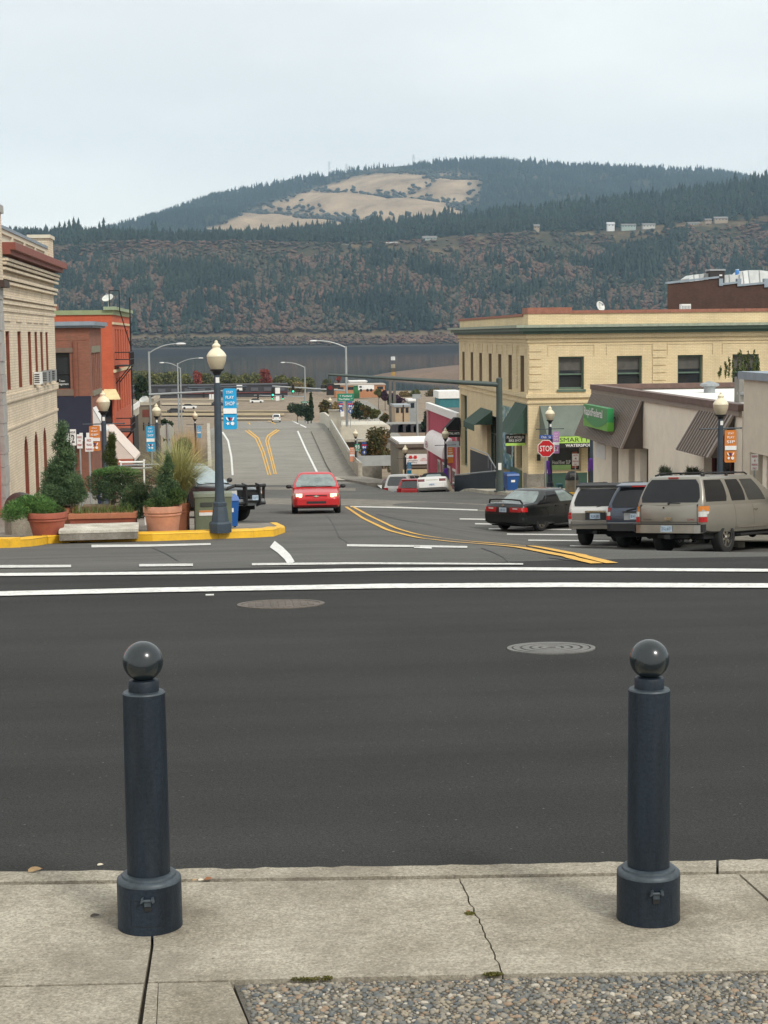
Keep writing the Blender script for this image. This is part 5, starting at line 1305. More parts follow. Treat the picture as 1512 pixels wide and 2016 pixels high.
def settle(c, front=None, px=None, y=None, dx=0, dy=0, lift=0.0):
    """put all four wheels on the road: place the car so that its front (or rear) end centre is at px, y, then fit its plane to the ground"""
    P = c.P; hd = c.head; L = P['L']; f = Vector((sin(hd), cos(hd))); r = Vector((cos(hd), -sin(hd)))
    x0 = W(px, 1000, y).x; k = -L/2 if front else L/2
    cx, cy = x0 + f.x*k + dx, y + f.y*k + dy
    ww = P['W']/2 - .12; pts = []
    for yw in P['wheels']:
        for sx in (-1, 1):
            q = Vector((cx, cy)) + f*yw + r*(sx*ww); pts.append((yw, sx*ww, gz(q.x, q.y)))
    A = np.array([[a, b, 1] for a, b, _ in pts]); sol = np.linalg.lstsq(A, np.array([z for _, _, z in pts]), rcond=None)[0]
    fwd = Vector((f.x, f.y, sol[0])).normalized(); rt = Vector((r.x, r.y, sol[1])); up = rt.cross(fwd).normalized(); rt = fwd.cross(up)
    Mx = Matrix((rt, fwd, up)).transposed().to_4x4(); 
    c.t.rotation_mode = 'XYZ'; c.t.rotation_euler = Mx.to_euler('XYZ'); c.t.location = (cx, cy, float(sol[2]) + lift + .004)

# ---- tan full size SUV, rear three-quarter view, right foreground
def suv_tail(c, z0, z1, x0, x1, mats):
    n = len(mats)
    for sx in (-1, 1):
        h = (z1-z0)/n; par = None
        for k, mm in enumerate(mats):
            par2 = c.end('tail_light' if par is None else 'lens', mm, False, sx*x0, sx*x1, z0+h*k+.004, z0+h*(k+1)-.004, .022, nx=4, parent=par)
            if par is None: par = par2
        # the lamp wraps round the body side
        L = c.P['L']; 
        for k, mm in enumerate(mats):
            a, b = [], []
            for y in np.linspace(-L/2+.03, -L/2+.17, 5):
                x = float(np.interp(z0+h*(k+.5), [p[1] for p in c.sec(y)[2:9]], [p[0] for p in c.sec(y)[2:9]])); a.append((sx*(x+.012), y, z0+h*k+.004)); b.append((sx*(x+.012), y, z0+h*(k+1)-.004))
            MB().strip(a, b).build('lens', mm, par)
TAN = paint('pewter', (0.28,0.262,0.222), 0.45, 0.36)
hd = rad(45); pos = gpos(1330, 1083, 41.5)
P = dict(cat='suv', L=5.3, W=2.02, R=.41, tw=.28, zu=.40, arch=.11, st=[(q[0],q[1]+.22,q[2],q[3]+.16) for q in SUV_ST], wheels=(-1.42, 1.80), paint=TAN, spokes=6, glass=CGLASS_T, rimmat=CHROME,
    gh=dict(zb=1.30, H=1.95, base=(-2.60, 1.42), top=(-2.33, .50), wb=.945, wt=.735, curv=.05, rc=.07, glass=[
        ('B',.045,.955,.05,.95,.05,.93), ('R',.035,.315,.03,.34,.06,.90), ('R',.375,.565,.40,.63,.06,.90), ('R',.60,.845,.665,.90,.06,.90,CGLASS),
        ('L',.035,.315,.03,.34,.06,.90), ('L',.375,.565,.40,.63,.06,.90), ('L',.60,.845,.665,.90,.06,.90), ('F',.06,.94,.07,.93,.06,.92,CGLASS)]))
pos.z -= .02
P['pitch'] = slope_pitch(hd, pos.x+1, pos.y)*.6; P['roll'] = slope_roll(hd, pos.x, pos.y)*.3
c = Car('suv', 'tan full size SUV with roof rack parked nose in at the right', pos + Vector((sin(hd)*2.0, cos(hd)*2.0, -.05)) + Vector((-.35, 0, 0)), hd, P)
settle(c, False, 1318, 40.8)
c.seam(-.02); c.seam(.95); c.seam(-1.0)
suv_tail(c, .83, 1.24, .86, .99, [LAMP_R, LAMP_W, LAMP_O])
c.end('bumper', M('chrome_dull',(0.50,0.48,0.44),0.32,1.0,var=0.15), False, -.93, .93, .56, .77, .11, nx=12)
c.part('bumper_step', PLAST, lambda mb: mb.box(-.9,.9,-2.78,-2.64,.772,.795))
for sx in (-1, 1): c.part('bumper_end', PLAST, lambda mb: mb.box(sx*.94, sx*1.0, -2.72, -2.54, .58, .78))
c.part('tow_hitch', PLAST, lambda mb: (mb.box(-.45,.45,-2.45,-2.35,.42,.50), mb.box(-.08,.08,-2.75,-2.5,.41,.52)))
c.part('exhaust', CHROME, lambda mb: mb.tube((.55,-2.3,.40),(.60,-2.62,.38),.035,n=10))
pl = c.part('number_plate', PLATE_M, lambda mb: mb.box(-.16,.16,-2.79,-2.765,.59,.75)); text('ZGL 417', M('plate_ink',(0.03,0.05,0.14),0.5), pl, (0,-2.79,.67), (1,0,0), (0,0,1), .25,.07, depth=.003)
c.part('tailgate_seam', UNDER, lambda mb: (mb.box(-.82,-.81,-2.655,-2.50,.80,1.28), mb.box(.81,.82,-2.655,-2.50,.80,1.28), mb.box(-.81,.81,-2.655,-2.50,.83,.842)))
c.part('tailgate_handle', CHROME, lambda mb: mb.box(-.1,.1,-2.69,-2.64,.88,.95))
c.part('lock', UNDER, lambda mb: mb.tube((-.14,-2.67,1.20),(-.14,-2.62,1.20),.022,n=8))
text('GMC', LETTER, c.body, (.64,-2.655,.90), (1,0,0), (0,0,1), .22,.05, depth=.006); text('YUKON', PLAST, c.body, (-.62,-2.655,.90), (1,0,0), (0,0,1), .24,.035, depth=.006)
c.part('wiper', PLAST, lambda mb: (mb.tube((.0,-2.655,1.32),(.33,-2.64,1.31),.012,n=6), mb.ball((.0,-2.655,1.30),.03,8,6)))
c.part('brake_light', LAMP_R, lambda mb: mb.box(-.14,.14,-2.40,-2.33,1.935,1.965))
for sx in (-1, 1):
    c.part('roof_rail', PLAST, lambda mb: (mb.path([(sx*.66,-2.1,2.01),(sx*.66,-1.95,2.06),(sx*.66,.1,2.06),(sx*.66,.25,2.01)], .02, 6), mb.box(sx*.64,sx*.68,-2.15,-2.0,1.98,2.03), mb.box(sx*.64,sx*.68,-.9,-.8,1.98,2.05)))
c.part('cross_bar', PLAST, lambda mb: (mb.tube((-.66,-1.6,2.07),(.66,-1.6,2.07),.015,n=6), mb.tube((-.66,-.3,2.07),(.66,-.3,2.07),.015,n=6)))
c.strip_(-.95, 1.3, 3, .06, .012, M('plastic_tan',(0.16,0.14,0.115),0.6), 'rubbing_strip')
c.part('running_board', PLAST, lambda mb: (mb.box(.86,1.03,-.80,1.15,.44,.49), mb.box(-1.03,-.86,-.80,1.15,.44,.49)))
c.handles((.1, 1.08), 1.10, CHROME); c.mirror(1.18, 1.38, PLAST, (.11,.08,.12))

# ---- silver and white SUV
SIL = paint('silverwhite', (0.66,0.66,0.63), 0.25, 0.33)
hd = rad(33); pos = gpos(1172, 1078, 46.8)
P = dict(cat='suv', L=4.66, W=1.78, R=.385, tw=.25, zu=.36, arch=.09, st=[(q[0],q[1]+.08,q[2],q[3]+.12) for q in SUV_ST], wheels=(-1.22, 1.45), paint=SIL, spokes=6, glass=CGLASS_T,
    gh=dict(zb=1.13, H=1.72, base=(-2.27, 1.1), top=(-2.02, .45), wb=.85, wt=.665, curv=.06, rc=.08, glass=[
        ('B',.085,.915,.09,.91,.06,.88), ('R',.06,.32,.05,.34,.08,.9), ('R',.36,.56,.38,.62,.08,.9), ('R',.60,.86,.66,.9,.08,.9), ('L',.06,.32,.05,.34,.08,.9), ('L',.36,.56,.38,.62,.08,.9), ('L',.60,.86,.66,.9,.08,.9), ('F',.06,.94,.07,.93,.06,.92)]))
P['pitch'] = slope_pitch(hd, pos.x, pos.y)*.6
c = Car('suv', 'silver white SUV with roof spoiler between the black sedan and the blue SUV', pos + Vector((sin(hd)*1.85, cos(hd)*1.85, -.08)) + Vector((.12,0,0)), hd, P, None)
settle(c, False, 1174, 46.2)
suv_tail(c, .80, 1.09, .74, .88, [LAMP_R, LAMP_R, LAMP_W]); c.seam(0); c.seam(.9)
CLAD = paint('taupe_cladding', (0.21,0.195,0.165), 0.3, 0.45)
c.end('bumper', CLAD, False, -.86, .86, .52, .74, .10, nx=10)
c.part('bumper_strip', M('plastic_grey',(0.10,0.10,0.095),0.5), lambda mb: mb.box(-.8,.8,-2.452,-2.40,.64,.67))
c.end('tailgate_panel', CLAD, False, -.72, .72, .76, .97, .012, nx=8)
c.part('plate_recess', PLAST, lambda mb: mb.box(-.30,.30,-2.385,-2.36,.78,1.0)); c.plate(False, .88, out=.065, txt='XDA 582')
c.part('tailgate_handle', CHROME, lambda mb: mb.box(-.30,.30,-2.41,-2.35,.99,1.04))
c.part('spoiler', PLAST, lambda mb: mb.prism([(-.62,-1.85,1.775),(.62,-1.85,1.775),(.66,-2.16,1.705),(-.66,-2.16,1.705)], (0,0,.05)))
c.part('wiper', PLAST, lambda mb: mb.tube((.02,-2.31,1.14),(.2,-2.31,1.18),.012,n=6))
for sx in (-1, 1): c.part('roof_rail', PLAST, lambda mb: mb.path([(sx*.56,-1.7,1.78),(sx*.56,-1.6,1.82),(sx*.56,.1,1.82),(sx*.56,.2,1.78)], .018, 6))
c.part('tow_hitch', PLAST, lambda mb: mb.box(-.06,.06,-2.45,-2.2,.38,.46)); c.mirror(1.0, 1.15, PLAST); c.handles((.1,.98), .95, CHROME)

# ---- blue SUV between them
BLU = paint('slateblue', (0.055,0.07,0.10), 0.4, 0.3)
hd = rad(36); pos = gpos(1262, 1080, 44.8)
P = dict(cat='suv', L=4.69, W=1.83, R=.37, tw=.24, zu=.32, arch=.08, st=[(q[0],q[1]+.07,q[2],q[3]+.08) for q in SUV_ST], wheels=(-1.3, 1.42), paint=BLU, spokes=5, glass=CGLASS_T,
    gh=dict(zb=1.12, H=1.72, base=(-2.28, 1.15), top=(-1.93, .45), wb=.875, wt=.68, curv=.07, rc=.09, glass=[
        ('B',.07,.93,.08,.92,.05,.86), ('R',.06,.30,.06,.34,.08,.9), ('R',.34,.56,.38,.62,.08,.9), ('R',.60,.86,.66,.9,.08,.9), ('L',.06,.30,.06,.34,.08,.9), ('L',.34,.56,.38,.62,.08,.9), ('L',.60,.86,.66,.9,.08,.9), ('F',.06,.94,.07,.93,.06,.92)]))
P['pitch'] = slope_pitch(hd, pos.x, pos.y)*.6
c = Car('suv', 'dark blue SUV half hidden between the silver SUV and the tan SUV', pos + Vector((sin(hd)*1.85, cos(hd)*1.85, -.1)) + Vector((.18,0,0)), hd, P)
settle(c, False, 1252, 44.4)
suv_tail(c, .80, 1.14, .74, .90, [LAMP_R, LAMP_W, LAMP_R]); c.seam(0); c.seam(.9)
c.end('bumper', PLAST, False, -.89, .89, .50, .72, .09, nx=10); c.part('bumper_trim', STEEL, lambda mb: mb.box(-.8,.8,-2.44,-2.42,.715,.73))
c.end('plate_recess', STEEL, False, -.33, .33, .80, 1.0, .012, nx=4); c.plate(False, .90, x=.02, out=.025, txt='B 41 KC')
c.part('trim_bar', PLAST, lambda mb: mb.box(-.36,.36,-2.40,-2.34,1.01,1.04))
c.part('spoiler', BLU, lambda mb: mb.prism([(-.62,-1.75,1.775),(.62,-1.75,1.775),(.66,-2.1,1.70),(-.66,-2.1,1.70)], (0,0,.05)))
c.part('brake_light', LAMP_R, lambda mb: mb.box(-.2,.2,-2.115,-2.10,1.705,1.74))
c.part('wiper', PLAST, lambda mb: mb.tube((.03,-2.35,1.12),(-.25,-2.37,1.06),.02,n=6))
c.part('exhaust', CHROME, lambda mb: mb.tube((.5,-2.1,.33),(.5,-2.4,.31),.04,n=10)); c.mirror(1.05, 1.12, PLAST)

# ---- black sedan with boot spoiler
BLK = paint('black', (0.006,0.008,0.008), 0.0, 0.25)
hd = rad(47); pos = gpos(1008, 1038, 57.5)
P = dict(L=4.8, W=1.80, R=.325, zu=.2, st=SED_ST, wheels=(-1.32, 1.40), paint=BLK, spokes=5, glass=CGLASS_L, sw=.22, rimmat=M('rim_bronze',(0.30,0.26,0.21),0.4,0.7),
    gh=dict(zb=.95, H=1.385, base=(-1.62, 1.12), top=(-.95, .30), wb=.84, wt=.60, curv=.09, rc=.10, glass=[
        ('B',.06,.94,.07,.93,.06,.92), ('R',.20,.47,.17,.50,.07,.90,CGLASS_T), ('R',.50,.88,.53,.90,.07,.90), ('R',.08,.175,.115,.15,.07,.6,CGLASS_T), ('L',.20,.47,.17,.50,.07,.90), ('L',.50,.88,.53,.90,.07,.90), ('F',.05,.95,.06,.94,.06,.93)]))
P['pitch'] = slope_pitch(hd, pos.x, pos.y)*.7
c = Car('sedan', 'black sedan with a boot spoiler parked in the stalls beyond the SUVs', pos + Vector((sin(hd)*1.9, cos(hd)*1.9, -.06)) + Vector((-.15,0,0)), hd, P)
settle(c, False, 990, 56.0)
for sx in (-1, 1):
    a = c.end('tail_light', LAMP_R, False, sx*.30, sx*.84, .70, .86, .012, nx=6)
    c.part('lens', LAMP_R, lambda mb: mb.strip([(sx*(float(np.interp(.70,[p[1] for p in c.sec(y)[2:9]],[p[0] for p in c.sec(y)[2:9]]))+.008), y, .71) for y in np.linspace(-2.37,-2.12,5)], [(sx*(float(np.interp(.84,[p[1] for p in c.sec(y)[2:9]],[p[0] for p in c.sec(y)[2:9]]))+.008), y, .85) for y in np.linspace(-2.37,-2.12,5)]), None, a)
    c.end('reverse_lens', LAMP_W, False, sx*.42, sx*.62, .80, .835, .02, nx=3, parent=a)
c.end('bumper', BLK, False, -.86, .86, .36, .62, .07, nx=12); c.plate(False, .77, out=.02, w_=.30, txt='RVK 263')
c.part('spoiler', BLK, lambda mb: (mb.path([(-.72,-2.22,.98),(-.66,-2.27,1.10),(-.35,-2.31,1.125),(.35,-2.31,1.125),(.66,-2.27,1.10),(.72,-2.22,.98)], .03, 8)))
c.part('badge', CHROME, lambda mb: mb.box(-.04,.04,-2.405,-2.38,.90,.96))
c.seam(.02); c.seam(.98); c.seam(-.62); c.handles((-.45,.2), .85, BLK); c.mirror(.82, .98, BLK)
c.strip_(-1.0, 1.0, 4, .04, .010, PLAST, 'rubbing_strip')

# ---- red saloon driving towards the camera
REDP = paint('red', (0.52,0.012,0.015), 0.0, 0.30)
pos = gpos(620, 1004, 61.5); hd = rad(182)
P = dict(L=4.75, W=1.86, R=.335, zu=.2, crown=.035, st=[(q[0],q[1]*1.02,q[2],q[3]) for q in SED_ST], wheels=(-1.30, 1.32), paint=REDP, spokes=5, glass=CGLASS_L,
    gh=dict(zb=.96, H=1.48, base=(-1.55, 1.16), top=(-.9, .32), wb=.87, wt=.63, curv=.10, rc=.10, glass=[
        ('F',.045,.955,.06,.94,.05,.93), ('R',.2,.49,.17,.5,.08,.9,CGLASS), ('R',.52,.88,.53,.9,.08,.9,CGLASS), ('L',.2,.49,.17,.5,.08,.9,CGLASS), ('L',.52,.88,.53,.9,.08,.9,CGLASS), ('B',.06,.94,.07,.93,.06,.92)]))
P['pitch'] = slope_pitch(hd, pos.x, pos.y)
c = Car('sedan', 'red sedan with headlights on driving up the street toward the crossing', pos + Vector((sin(hd)*-2.0, cos(hd)*-2.0, 0)), hd, P)
settle(c, True, 623, 60.5)
for sx in (-1, 1):
    h_ = c.end('headlight', LAMP_W, True, sx*.50, sx*.88, .58, .76, .012, nx=6)
    c.end('bulb', HEAD_ON, True, sx*.53, sx*.74, .60, .74, .022, nx=3, parent=h_)
    c.end('indicator', LAMP_O, True, sx*.79, sx*.85, .62, .72, .02, nx=2, parent=h_)
g_ = c.end('grille', PLAST, True, -.40, .40, .60, .70, .004, nx=6); c.end('grille_bar', REDP, True, -.40, .40, .635, .665, .014, nx=6, parent=g_)
c.part('badge', M('badge_gold',(0.75,0.70,0.55),0.25,0.6), lambda mb: (mb.box(-.09,.09,2.34,2.40,.636,.664), mb.box(-.035,.035,2.34,2.40,.62,.68)))
c.end('bumper', REDP, True, -.84, .84, .33, .54, .05, nx=12); c.end('air_intake', PLAST, True, -.36, .36, .38, .47, .055, nx=5)
c.part('chin', PLAST, lambda mb: mb.box(-.72,.72,1.95,2.22,.2,.30)); c.seam(.0); c.seam(.95); c.seam(-.75); c.mirror(.80, 1.0, PLAST, (.11,.07,.075))
c.part('wiper', PLAST, lambda mb: (mb.tube((-.6,1.22,1.0),(.0,1.27,1.02),.012,n=6), mb.tube((.0,1.27,1.0),(.55,1.2,1.02),.012,n=6)))
c.part('mirror_inside', PLAST, lambda mb: mb.box(-.1,.1,.62,.64,1.30,1.35))
c.part('seat', M('seat_grey',(0.06,0.065,0.065),0.9), lambda mb: (mb.box(-.55,-.15,-.3,-.15,.9,1.2), mb.box(.15,.55,-.3,-.15,.9,1.2)))

# ---- black SUV with a push bar, left, behind the lamp post
hd = rad(125)
BLK2 = paint('black_fleet', (0.030,0.035,0.038), 0.35, 0.22)
P = dict(cat='suv', L=5.0, W=1.96, R=.38, zu=.36, crown=.05, arch=.09, st=[(q[0],q[1]+.10,q[2],q[3]+.10) for q in SUV_ST], wheels=(-1.40, 1.55), paint=BLK2, spokes=5, glass=M('car_glass_sky', (0.25,0.33,0.36), 0.05, var=0.25, scale=2, spec=0.9, coat=0.7, world=False), rimmat=STEEL,
    gh=dict(zb=1.16, H=1.80, base=(-2.44, 1.22), top=(-2.30, .40), wb=.91, wt=.72, curv=.10, rc=.10, glass=[
        ('F',.045,.955,.06,.94,.05,.93), ('R',.06,.32,.05,.34,.08,.9,CGLASS), ('R',.36,.56,.38,.62,.08,.9,CGLASS), ('R',.60,.86,.66,.9,.08,.9,CGLASS), ('L',.06,.32,.05,.34,.08,.9,CGLASS), ('L',.36,.56,.38,.62,.08,.9,CGLASS), ('L',.60,.86,.66,.9,.08,.9,CGLASS), ('B',.06,.94,.07,.93,.06,.92,CGLASS)]))
c = Car('suv', 'black SUV with a black push bar parked behind the near lamp post', (0,0,0), hd, P)
settle(c, True, 489, 51.0)
for sx in (-1, 1):
    h_ = c.end('headlight', LAMP_W, True, sx*.60, sx*.90, .80, .97, .012, nx=6); c.end('indicator', LAMP_O, True, sx*.82, sx*.89, .81, .96, .02, nx=2, parent=h_)
c.end('grille', PLAST, True, -.52, .52, .78, .98, .004, nx=6)
c.end('bumper', STEEL, True, -.92, .92, .50, .70, .08, nx=12)
def bar_(mb):
    for x in (-.36, .36): mb.prism([(x-.04,2.56,.46),(x-.04,2.72,.52),(x-.04,2.70,1.14),(x-.04,2.54,1.2),(x-.04,2.58,1.08),(x-.04,2.62,.6)], (.08,0,0))
    for z_ in (.62,.86,1.10): mb.box(-.36,.36,2.63,2.67,z_-.035,z_+.035)
    for sx in (-1, 1): mb.path([(sx*.36,2.64,1.10),(sx*.80,2.58,1.12),(sx*.97,2.42,1.04),(sx*.97,2.40,.66),(sx*.80,2.56,.56),(sx*.36,2.64,.58)], .05, 8)
c.part('push_bar', BLACK, bar_, 40); c.plate(True, .74, x=.0, out=.27, txt='E 214 07')
c.seam(.05); c.seam(1.0); c.mirror(1.05, 1.30, PLAST); c.handles((-.4,.3), 1.0, CHROME)
c.part('wiper', PLAST, lambda mb: (mb.tube((-.65,1.3,1.2),(.0,1.34,1.22),.012,n=6), mb.tube((.0,1.34,1.2),(.6,1.3,1.22),.012,n=6)))

# ---- cars down the side street
WHP = paint('white', (0.70,0.69,0.66), 0.05, 0.35)
hd = rad(12); pos = Vector((W(851,960,90).x, 90, 0))
P = dict(L=4.85, W=1.76, R=.315, zu=.2, st=[(q[0],q[1]*.98,q[2],q[3]) for q in SED_ST], wheels=(-1.34, 1.32), paint=WHP, spokes=5, glass=CGLASS_T,
    gh=dict(zb=.92, H=1.36, base=(-1.45, 1.0), top=(-.95, .20), wb=.82, wt=.60, curv=.08, rc=.12, mat=M('soft_top',(0.016,0.016,0.018),0.9), glass=[('B',.2,.8,.22,.78,.12,.80,CGLASS_L), ('R',.30,.88,.32,.9,.10,.85), ('L',.30,.88,.32,.9,.10,.85), ('F',.06,.94,.07,.93,.06,.92)]))
c = Car('convertible', 'white convertible with black soft top parked on the side street', (pos.x, 92.2, 0), hd, P, None)
settle(c, False, 851, 89.6)
for sx in (-1, 1):
    h_ = c.end('tail_light', M('lamp_darkred',(0.16,0.02,0.02),0.2,coat=1.0), False, sx*.40, sx*.76, .68, .82, .012, nx=6)
c.end('bumper', WHP, False, -.84, .84, .34, .60, .06, nx=12); c.plate(False, .50, out=.07, w_=.30, h=.09, txt='SBR 19'); c.mirror(.7,.98,WHP)
c.end('trim', M('trim_pale',(0.55,0.53,0.47),0.5), False, -.33, .33, .73, .79, .008, nx=4); c.seam(.35); c.seam(-.6)

def small_car(label, px, y, hd, col, suv, tailz, L=4.3, Wd=1.74, H=1.46, extra=None, pitch=-.068):
    st = [(q[0],q[1]-.06 if suv else q[1],q[2],q[3]) for q in (SUV_ST if suv else SED_ST)]
    zb = 1.0 if suv else .94
    g = dict(zb=zb, H=H, base=(-L*.47 if suv else -L*.44, L*.24), top=(-L*.42 if suv else -L*.30, .2), wb=Wd/2*.93, wt=Wd/2*.72, curv=.07, rc=.09,
        glass=[('B',.1,.9,.11,.89,.10,.88), ('R',.1,.45,.1,.48,.08,.9), ('R',.5,.86,.53,.9,.08,.9), ('L',.1,.45,.1,.48,.08,.9), ('L',.5,.86,.53,.9,.08,.9), ('F',.06,.94,.07,.93,.06,.92)])
    x = W(px, 955, y).x
    c = Car('parked_car', label, (x+sin(hd)*L/2, y+cos(hd)*L/2, 0), hd, dict(L=L, W=Wd, R=.33 if not suv else .37, zu=.24, st=st, wheels=(-L*.29, L*.29), paint=col, spokes=5, glass=CGLASS, gh=g))
    settle(c, False, px, y)
    for sx in (-1, 1): c.end('tail_light', LAMP_R, False, sx*Wd*.30, sx*Wd*.47, tailz, tailz+.2, .015, nx=4)
    c.end('bumper', extra or col, False, -Wd*.47, Wd*.47, .40, .60, .07, nx=8); c.plate(False, .68, out=.02, txt='KTU 55')
    c.mirror(L*.2, zb+.06, PLAST); c.seam(.1); c.seam(-L*.2); return c
c = small_car('bright red hatchback parked left of the white convertible', 806, 97.0, rad(26), REDP, True, .82, 4.1, 1.72, 1.52)
c.part('spoiler', REDP, lambda mb: mb.prism([(-.55,-1.6,1.55),(.55,-1.6,1.55),(.58,-1.86,1.50),(-.58,-1.86,1.50)], (0,0,.05)))
small_car('white SUV with red lamps behind the red hatchback', 781, 103.0, rad(24), WHP, True, .75, 4.6, 1.85, 1.72)
small_car('dark maroon car with a pale bumper at the left end of the side street row', 766, 107.0, rad(24), paint('maroon',(0.10,0.015,0.02),0.3), False, .70, 4.5, 1.76, 1.42, paint('bumper_pale',(0.5,0.48,0.43),0.0))
c = small_car('small white car far off on the bridge', 547.5, 343, rad(0), WHP, True, .80, 4.4, 1.80, 1.66, pitch=-.03)
c.t.location.z = zbridge(343)+.02
# ============================================================ PAVEMENTS WITH KERBS
def sheet(name, rows, mat, zoff=0.15, nx=14):
    """pavement slices: rows of (y or point pair); follows the ground"""
    V = []; 
    for a, b in rows:
        for i in range(nx+1):
            x = a[0]+(b[0]-a[0])*i/nx; y = a[1]+(b[1]-a[1])*i/nx; V.append((x, y, gz(x, y)+zoff))
    k = nx+1; fs = [(j*k+i, j*k+i+1, (j+1)*k+i+1, (j+1)*k+i) for j in range(len(rows)-1) for i in range(nx)]
    return MB().add(V, fs).build(name, mat, smooth=60)
def kerb(pts, parent, mat, hgt=0.155, wid=0.2, piece=1.6, inner=1):
    """kerb stones along a path on the ground; the pavement lies to the left (inner=1)"""
    P = [Vector(p) for p in pts]; out_ = []
    for a, b in zip(P[:-1], P[1:]):
        n = max(1, round((b-a).length/piece))
        for i in range(n): out_.append((a.lerp(b, i/n), a.lerp(b, (i+1)/n)))
    for a, b in out_:
        d = (b-a).normalized(); nrm = Vector((-d.y, d.x))*inner; g = d*.004; a_, b_ = a+g, b-g
        def col_(p):
            z = gz(p.x, p.y); q = p + nrm*wid; r = p + nrm*.03
            return [(p.x,p.y,z-.1), (p.x+nrm.x*.008,p.y+nrm.y*.008,z+hgt-.03), (r.x,r.y,z+hgt+.006), (q.x,q.y,z+hgt+.008), (q.x,q.y,z-.1)]
        A, B = col_(a_), col_(b_)
        MB().add(A+B, [(i, (i+1) % 5, 5+(i+1) % 5, 5+i) for i in range(5)] + [(4,3,2,1,0),(5,6,7,8,9)]).build('kerb_stone', mat, parent)
fp = [(-160,1081),(20,1078.5),(60,1076),(95,1070.5),(150,1067.5),(300,1065.5),(430,1061),(500,1058.5),(540,1056),(554,1051)]
FW = [G(px, py) for px, py in fp]
FW = [Vector((p.x, p.y)) for p in FW]
tip = FW[-1]
back = [Vector((p.x, 43.5)) for p in FW]
rows = []
NS = 10
for i in range(NS+1):
    t = i/NS; rows.append([f.lerp(b, t) for f, b in zip(FW, back)])
V = [(p.x, p.y, gz(p.x, p.y)+.15) for r in rows for p in r]; k = len(FW)
pv = struct(MB().add(V, [(j*k+i, j*k+i+1, (j+1)*k+i+1, (j+1)*k+i) for j in range(NS) for i in range(k-1)]).build('pavement', CONC_D, smooth=60))
kerb([(p.x, p.y) for p in FW], pv, KERB_Y, .17, .34)
kerb([(tip.x, tip.y), (tip.x+.12, tip.y+1.0), (tip.x, 43.5)], pv, KERB_Y)
pv2 = struct(sheet('pavement', [((-9.2, y), (-1.6 if y > 60 else -1.2, y)) for y in np.arange(43.5, 111, 3.0)], CONC_D, nx=8))
kerb([(-1.2,43.5),(-1.2,60),(-1.6,63),(-1.6,108)], pv2, CONC_D, piece=4)
LX = [(78.0,16.5),(79.0,14.2),(80.5,12.9),(83,12.2),(86,12.0),(90,11.7),(112,12.3)]
rows = [((float(np.interp(y, [a for a, _ in LX], [b for _, b in LX])), y), (19.5 if y < 85.2 else 14.9, y)) for y in list(np.arange(78, 86, .8)) + list(np.arange(86, 112, 2.5))]
pv3 = struct(sheet('pavement', rows, CONC_L, nx=8)); kerb([(b, a) for a, b in LX], pv3, CONC_L, inner=-1)
kerb([(15.2,78.35),(16.6,77.95)], pv3, KERB_Y, .16, inner=1)
pv4 = struct(sheet('pavement', [((13.4, y), (16.1, y)) for y in np.arange(44, 78.5, 2.5)], CONC_L, nx=4)); kerb([(13.4,44),(13.4,77.5)], pv4, CONC_L, piece=3, inner=-1)
def gp_(px, y, off=0.15): x = W(px, 1000, y).x; return Vector((x, y, gz(x, y)+off))
def mpp(y): return y*1.0035/F      # metres per photo pixel at depth y

# ============================================================ LAMP POSTS, SIGNS, SIGNALS
POST = M('post_slate', (0.036,0.054,0.072), 0.5, var=0.15, scale=4, fine=0.1, dirt=0.15)
POST_D = M('post_navy', (0.018,0.026,0.042), 0.5, var=0.15)
GLOBE_T = M('globe_cream', (0.76,0.68,0.49), 0.3, var=0.05, world=False)
GLOBE_B = M('globe_tan', (0.50,0.43,0.30), 0.3, var=0.06, world=False)
def lamp(px, pytop, y, label, mat=POST, group='acorn street lamps', base=None, off=0.15, arms=True, tilt=0.0):
    b = gp_(px, y, off) if base is None else base
    H = W(px, pytop, y).z - b.z; g0 = H - .64
    t = thing('street_lamp', label, 'street lamp', b, rad(8), group, world=False)
    MB().lathe([(.255,0),(.255,.20),(.225,.235),(.20,.245),(.165,.50),(.15,.58),(.155,.60),(.155,.66),(.12,.69)], 8, oct_=1).build('base', mat, t)
    MB().lathe([(.115,.69),(.105,.85),(.09,1.5),(.075,g0-.42),(.082,g0-.42),(.082,g0-.36),(.07,g0-.36),(.065,g0-.12)], 16).build('pole', mat, t, 40)
    MB().lathe([(.062,g0-.12),(.085,g0-.10),(.10,g0-.05),(.155,g0-.02),(.16,g0+.005),(.13,g0+.01)], 20).build('fitter', BLACK, t, 40)
    gl = MB().lathe([(.125,g0+.01),(.165,g0+.08),(.20,g0+.17),(.212,g0+.25),(.212,g0+.285)], 28).build('globe', GLOBE_B, t, 50)
    MB().lathe([(.218,g0+.286),(.218,g0+.30),(.205,g0+.335),(.17,g0+.385),(.12,g0+.435),(.088,g0+.46),(.080,g0+.485),(.090,g0+.50),(.092,g0+.53),(.06,g0+.565),(.035,g0+.585),(.032,g0+.60),(.038,g0+.615),(.015,g0+.64)], 28).build('globe_cap', GLOBE_T, gl, 40)
    if arms:
        za = g0-.39
        mb = MB(); mb.tube((-.62,0,za),(.62,0,za),.018,n=8)
        for sx in (-1, 1): mb.ball((sx*.63,0,za), .028, 8, 6)
        mb.build('banner_arm', mat, t)
    MB().box(-.04,.04,-.086,-.07,g0-.29,g0-.17).build('sticker', WHITE, t)
    t['_g0'] = g0; return t
